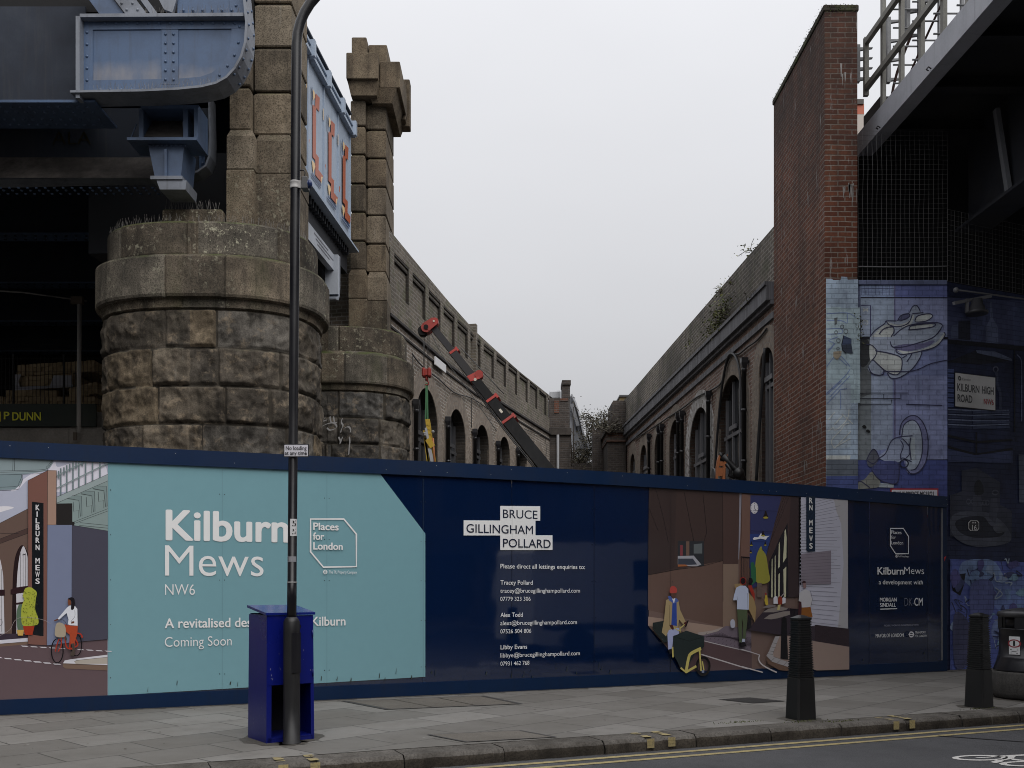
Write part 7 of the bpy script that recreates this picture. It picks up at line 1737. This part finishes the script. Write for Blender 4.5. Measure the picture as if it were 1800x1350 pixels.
for _ in range(22):
    x, y = rgq.uniform(180, 780), rgq.uniform(-40, 760); a.stroke(smooth_line([(x+rgq.uniform(-70,70), y+rgq.uniform(-60,60)) for _k in range(4)], 4), rgq.choice([5, 8]), rgq.choice([(22,24,44), (90,98,150), (26,28,54)]))
a.blob([(170,430),(260,420),(320,560),(300,860),(180,880)], (36,36,60)); a.blob([(330,140),(520,120),(520,420),(340,470)], (42,46,84))
a.build('mural_paint', ab)
# pipe, shelf bracket and floodlight fixed to the side wall
fx = thing('wall_light', 'old bracket and hanging lamp fixed on the dark side of the mural wall', 'wall light', RPL.pt(.6, 6.0)); hq = lambda x, y, o_=.12: (lambda r: RPL.pt(r[0], r[1], o_))(RPL.hit(*MC(x, y)))
GZ = m_flat('galv_dull', (.16,.16,.17), .5)
b = MB(); b.obox(hq(135,190), hq(470,125), .05, .05); b.obox(hq(255,150), hq(255,275), .04, .05, (1,0,0)); b.build('bracket', GZ, fx)
b = MB(); c = hq(310, 300, .2); b.lathe([(.17,-.0),(.175,.04),(.13,.06),(.12,.13),(.10,.14),(.085,.25)], 0, 0, 18)
for v in b.v: v += Vector((c.x, c.y, c.z))
b.build('lamp_housing', m_flat('lamp_dark', (.05,.05,.055), .4), fx)
tr = thing('tie_rod', 'thin steel rod and ball running along the dark side of the mural wall', 'rod', hq(160, 75)); b = MB(); b.tube([hq(165,70), hq(400,100), hq(1600,260)], .014, 6); b.ball(hq(155,70), .045, 0, 8); b.build('rod', GZ, tr)
# weed growing out of the crack
wd = thing('weed_plant', 'small weed growing from the crack between red wall and mural', 'plant', P(1508, 590, AY)); b = MB(); rr = random.Random(17)
for k in range(9): leaf_quads(b, P(1508+rr.gauss(0,3.5), 555+k*5, AY-.06), 16, (.035,.02,.03), .022, rr)
b.build('foliage', m_leaf('weed_leaf', (.05,.06,.02), (.13,.12,.05)), wd); b = MB(); b.tube([P(1510,598,AY-.03), P(1509,575,AY-.07), P(1511,552,AY-.06)], .008, 5); b.build('stem', m_flat('stem_brown', (.06,.045,.03)), wd)
# ---- signs on the abutment
ns = thing('street_name_sign', 'white street name plate on the dark blue side wall', 'street sign', RPL.pt(*RPL.hit(1713, 690), .05))
t0, z1 = RPL.hit(1677.5, 656); t1, _ = RPL.hit(1747, 660); z0 = z1-.555
b = MB(); b.box(t0-.012, t1+.012, .012, .022, z0-.012, z1+.012); b.build('frame', INK, ns, warp=rw)
b = MB(); b.box(t0, t1, .02, .028, z0, z1); b.build('plate', m_paint('sign_plate_white', (.58,.57,.56), .4, .35), ns, warp=rw)
a = Art(RPL, base=.030, step=.001, gain=1.0, pref='sign'); H_s = z1-z0; W_s = t1-t0
def stext(a, t, u0, u1, v, cap, c, bold):
    vs, fs, (x0, x1), ch_ = glyphs(t, bold); a.off += a.step; bb = len(a.mb.v); m = a.mi(c)
    for p in vs: a.mb.v.append(a.pl.pt(t0+W_s*(u0+(u1-u0)*(p[0]-x0)/(x1-x0)), z0+H_s*v+p[1]/ch_*cap*H_s, a.off))
    for f in fs: a.mb.face([bb+i for i in f], m, [(0,0)]*len(f))
stext(a, 'KILBURN', .035, .59, .47, .225, (14,14,18), .02); stext(a, 'HIGH', .66, .955, .47, .225, (14,14,18), .02); stext(a, 'ROAD', .04, .41, .145, .225, (14,14,18), .02); stext(a, 'NW6', .70, .955, .15, .17, (150,30,36), .02); stext(a, 'Camden', .15, .37, .80, .075, (60,60,64), .0)
for k in range(8):
    t = 2*math.pi*k/8; cx_, cz_ = t0+W_s*.085+W_s*.03*math.cos(t), z0+H_s*.845+H_s*.055*math.sin(t); a.raw([(cx_+.013*math.cos(j), cz_+.013*math.sin(j)) for j in [i*1.05 for i in range(6)]], (24,26,30))
a.build('lettering', ns)
bn = thing('bridge_notice', 'red bordered white bridge identification sign half hidden behind the hoarding', 'sign', P(1607, 880, AY))
b = MB(); z1 = P(0, 858.5, AY-.05).z; x0, x1 = P(1565.5,0,AY-.05).x, P(1649.5,0,AY-.05).x; b.box(x0, x1, AY-.05, AY-.04, z1-.48, z1); b.build('plate', m_flat('notice_red', (.40,.03,.03), .4), bn)
a = Art(Plane((0, AY-.05), (1, 0)), base=.002, step=.001, gain=1.2, pref='sign'); a.poly([(1567.5,905),(1647.5,905),(1647.5,861),(1567.5,861)], (200,198,204)); a.text('THIS IS BRIDGE MG18/21', 1570, 1641, 873.0, 864.0, (18,18,22), .02); a.build('lettering', bn)
nb = thing('number_plaque', 'small black number 16 plaque with white border on the mural wall', 'plaque', RPL.pt(*RPL.hit(1709, 924), .03))
a = Art(RPL, base=.026, step=.0015, gain=2.2, pref='sign', conv=MD_); oc = lambda k: [(330-k,803-k),(390+k,803-k),(408+k,822-k),(408+k,880+k),(392+k,900+k),(328-k,900+k),(311-k,880+k),(311-k,822-k)]
a.poly(oc(0), (150,150,150)); a.poly(oc(-5), (12,12,14)); a.text('16', 343, 385, 892, 845, (190,190,188), .0); a.poly([(345,818),(356,818),(356,831),(345,831)], (150,150,150)); a.poly([(365,818),(376,818),(376,831),(365,831)], (150,150,150)); a.build('plate', nb)
# ================================================================== RIGHT STEEL BRIDGE
ex = lambda Y: 6.06+.032*(16.4-Y)
def ew(u, v, z): return Vector((ex(v)+u, v, z))       # u to the right of the bridge edge, v along it
rb = thing('railway_bridge', 'dark steel railway bridge overhead with grey edge beam and railing above the mural', 'railway bridge', (7, 15, 8.9))
EDG = m_steel('edge_beam_grey', (.40,.41,.45), .25, .08, .5); SOF = m_paint('soffit_black', (.018,.019,.022), .6, .4)
b = MB(); b.box(0, .05, 12.9, 16.95, 8.92, 9.30); b.box(0, .05, -9, 12.89, 8.92, 9.30); b.box(.05, .25, -9, 16.9, 8.92, 8.95); b.build('edge_beam', EDG, rb, warp=ew)
b = MB(); b.box(.05, 15, -9, 19, 9.16, 9.28); b.build('deck', SOF, rb, warp=ew)
y = -8.2
while y < 16.6: b = MB(); b.box(.06, 1.78, y, y+.02, 8.98, 9.16); b.box(.06, 1.78, y-.09, y+.11, 8.96, 8.98); b.build('cross_beam', SOF, rb, warp=ew); y += 1.35
GRD = m_paint('main_girder_dark', (.030,.033,.042), .55, .5)
b = MB(); b.box(1.78, 1.82, -9, 16.6, 7.52, 9.16); b.box(1.55, 2.1, -9, 16.6, 7.47, 7.52); b.build('main_girder', GRD, rb, warp=ew)
b = MB(); b.obox((ex(15.4)+1.62, 15.4, 8.98), (ex(15.2)+1.72, 15.2, 7.52), .10, .07, (1,0,0)); b.build('strut', m_steel('strut_grey', (.24,.25,.27), .4, .1, .45), rb)
b = MB()
for yy in (13.2, 11.0, 8.8): b.obox((ex(yy)+1.62, yy+.2, 8.98), (ex(yy)+1.72, yy, 7.52), .10, .07, (1,0,0))
b.build('strut', GRD, rb)
b = MB()
for yy in (15.9, 14.1): b.tube([ew(-.02, yy, 8.93), ew(-.06, yy, 8.96), ew(-.06, yy+.07, 8.96), ew(-.02, yy+.09, 8.95)], .010, 5)
b.build('cable_hook', BLK, rb)
b = MB(); b.box(.03, 15, 17.6, 17.9, AZ-.3, 9.16); b.build('end_screen', m_flat('deck_soot', (.012,.012,.013), .9), rb, warp=ew)
# railing, cable ladders and brackets
RL = m_steel('railing_galv', (.24,.235,.21), .35, .2, .55); RLD = m_steel('ladder_galv', (.22,.225,.235), .3, .1, .5)
b = MB()
posts = [16.05-.70*k for k in range(24)]
for yy in posts[:14]: b = MB(); b.box(.06, .12, yy-.045, yy+.045, 9.0, 11.2); b.build('railing_post', RL, rb, warp=ew)
b = MB()
for z in (9.93, 10.72): b = MB(); b.box(-.02, .055, 8, 16.55, z-.045, z+.045); b.build('rail', RL, rb, warp=ew)
b = MB(); b.box(-.02, .055, 16.552, 16.62, 9.80, 10.80); b.build('end_stile', RL, rb, warp=ew)
b = MB()
for k, yy in enumerate(posts[:14]):
    y2 = yy-.36; b = MB(); X = ex(y2)
    b.box(X+.50, X+.54, y2-.03, y2+.03, 9.28, 11.6)
    for j in range(7):
        z = 9.55+j*.30; b.tube([ew(.50, y2, z), ew(.10, y2-.0, z)], .014, 6); b.ball(ew(.22, y2, z), .028, 0, 6)
    b.build('cable_ladder', RLD, rb)
for (u, yy, z0, z1) in ((.30,16.35,9.9,11.0), (.36,15.75,10.3,11.6), (.42,15.3,10.6,11.9), (-.06,16.75,10.12,10.76)):
    o = MB(); X = ex(yy)+u; o.box(X-.03, X+.03, yy-.04, yy+.04, z0, z1)
    for j in range(4):
        z = z0+.06+j*(z1-z0-.12)/3; o.prism([(X+.03, yy, z-.02), (X+.03, yy, z+.03), (X+.26, yy, z+.035), (X+.26, yy, z+.018)], (0,.05,0))
    o.build('cable_bracket', RLD, rb)
b = MB(); b.tube(smooth_line([(ex(16.2)+.25,16.2,9.3), (ex(16)+.3,16.0,9.9), (ex(15.4)+.45,15.4,10.6), (ex(14.5)+.5,14.5,11.1), (ex(13)+.5,13,11.6)], 4), .022, 6); b.tube(smooth_line([(ex(16.1)+.35,16.1,9.3), (ex(15.9)+.4,15.8,9.7), (ex(15)+.5,15.0,10.3), (ex(13.5)+.5,13.5,10.9)], 4), .018, 6); b.tube([(ex(15)+.45,15.2,9.75),(ex(9)+.45,9,9.85)], .03, 6); b.build('signal_cable', m_flat('cable_rust', (.07,.035,.03)), rb)
b = MB(); b.box(.1, .55, 16.2, 16.9, 9.28, 9.6); b.build('cable_trough', m_flat('cable_black', (.02,.02,.021)), rb, warp=ew)
# bird netting over the bearing shelf and under the soffit edge
nt_ = thing('bird_net', 'fine bird netting hung across the dark opening above the mural', 'netting', (6.5, 16.0, 7.6)); b = MB(); NZ0, NZ1 = AZ-.02, 8.94; NX0, NX1 = WX1+.03, 7.22
rr = random.Random(21); n = 19; m = 31
def npt(i, j): x = NX0+(NX1-NX0)*i/n; z = NZ0+(NZ1-NZ0)*j/m; return Vector((x+.012*noise.noise(Vector((x*2, z*2, 0))), AY-.02+.03*noise.noise(Vector((x, z, 4)))-.012*math.sin(3.14*j/m), z+.012*noise.noise(Vector((x*2, z*2, 7)))))
for i in range(n+1): b.tube([npt(i, j) for j in range(m+1)], .0023, 3, smooth=False, caps=False)
for j in range(m+1): b.tube([npt(i, j) for i in range(n+1)], .0023, 3, smooth=False, caps=False)
def npt2(i, j):
    p = RPL.pt(3.2*i/40, 0, .04); return p+Vector((0, 0, NZ0+(NZ1-1.3-NZ0)*j/14))
for i in range(41): b.tube([npt2(i, j) for j in range(0, 15, 7)], .0020, 3, smooth=False, caps=False)
for j in range(15): b.tube([npt2(0, j), npt2(40, j)], .0020, 3, smooth=False, caps=False)
b.tube([npt(i, 3)+Vector((0,-.01,0)) for i in range(n+1)], .010, 5); b.build('net', m_flat('net_grey', (.15,.15,.15), .6), nt_)
# stack of orange and white chimney beyond
c2_ = thing('chimney_stack', 'orange and white banded chimney end between the red wall and the railing', 'chimney', P(1514, 220, 30)); b = MB(); bx(b, 1500, 1519.5, 201, 240, 30, .6); b.build('white_band', m_flat('chimney_white', (.45,.40,.36)), c2_)
b = MB(); bx(b, 1500, 1519, 183, 200.5, 30.02, .5); b.build('orange_band', m_flat('chimney_orange', (.42,.10,.05)), c2_); b = MB(); bx(b, 1500, 1518.5, 174, 182.5, 29.97, .6); b.build('cap', m_flat('chimney_cap', (.05,.042,.038)), c2_)
# ================================================================== ACROSS THE ROAD (seen only as reflections in the glossy hoarding)
VAN = thing('parked_van', 'white panel van on the road reflected in the navy hoarding boards', 'van', Vector((5.6, 7.6, RZ)))
vo = Vector((5.45, 8.35, RZ)); vu = HU; vn = Vector((HU.y, -HU.x, 0))
def vw(u, d, z): return vo+vu*u+vn*d+Vector((0,0,z))     # u along the van (front at larger u), d away from the hoarding
VW = m_paint('van_white', (.62,.62,.64), .25, .15)
b = MB(); prof = [(0,.35),(0,2.2),(.15,2.42),(3.0,2.45),(3.5,2.36),(4.15,1.55),(4.9,1.25),(5.1,.95),(5.12,.35),(4.6,.30),(.5,.30)]
b.prism([(u,.0,z) for u, z in prof], (0,2.0,0)); b.build('body', VW, VAN, warp=vw)
b = MB(); b.prism([(2.35,-.012,1.45),(2.35,-.012,2.05),(3.0,-.012,2.08),(3.0,-.012,1.45)], (0,.01,0)); b.prism([(3.1,-.012,1.42),(3.1,-.012,2.1),(3.42,-.012,2.08),(3.95,-.012,1.45)], (0,.01,0)); b.build('side_window', GLS, VAN, warp=vw)
b = MB(); b.poly([(3.56,.12,2.30),(3.56,1.88,2.30),(4.13,1.80,1.60),(4.13,.20,1.60)]); 
for v in b.v: v.z += .012; v.x += .012
b.build('windscreen', GLS, VAN, warp=vw)
for u in (.95, 4.1):
    for d in (.0, 2.0):
        b = MB(); c = vw(u, d, .34); b.tube([c-vn*.10, c+vn*.10], .34, 20); b.build('wheel', m_flat('tyre_black', (.012,.012,.012), .7), VAN)
b = MB(); b.box(5.1, 5.15, .1, .5, .85, 1.1); b.box(5.1, 5.15, 1.5, 1.9, .85, 1.1); b.build('headlight', m_flat('lamp_glass', (.4,.4,.42), .15), VAN, warp=vw)
b = MB(); b.box(5.11, 5.18, .15, 1.85, .4, .7); b.box(.2, 5.0, -.012, 0, .62, .74); b.build('bumper', m_flat('bumper_black', (.02,.02,.022), .5), VAN, warp=vw)
# terrace of shops on the other side of the road
tb0 = Vector((-.56, 8.0, 0))-KN*17.5
def tbw(u, d, z): return tb0+KU*u-KN*d+Vector((0,0,z))
shops = thing('shop_terrace', 'brick terrace across the road reflected in the hoarding', 'building', tbw(0, 0, 0))
TBR = m_brick('terrace_brick', (.11,.075,.055), (.17,.12,.09), (.2,.18,.16), soot=.4)
b = MB(); b.box(-26, 90, 0, 8, -.2, 8.6); b.build('wall', TBR, shops, warp=tbw)
b = MB()
for k in range(46):
    u = -25+k*2.45
    for z in (3.9, 6.4): b.box(u, u+1.1, -.02, .02, z, z+1.5)
b.build('windows', GLS, shops, warp=tbw)
b = MB()
for k in range(19): u = -25.5+k*6.1; b.box(u, u+5.6, -.05, 0, .3, 2.6)
b.build('shopfronts', m_flat('shop_glass', (.03,.035,.04), .1), shops, warp=tbw)
b = MB()
for k in range(19): u = -25.7+k*6.1; b.box(u, u+6.0, -.25, 0, 2.65, 3.3)
b.build('fascia', m_flat('fascia_dark', (.06,.05,.05), .5), shops, warp=tbw)
b = MB(); b.box(-26, 90, -3.2, 0, -.1, .0); b.build('forecourt', m_paving('york_paving'), shops, warp=tbw)
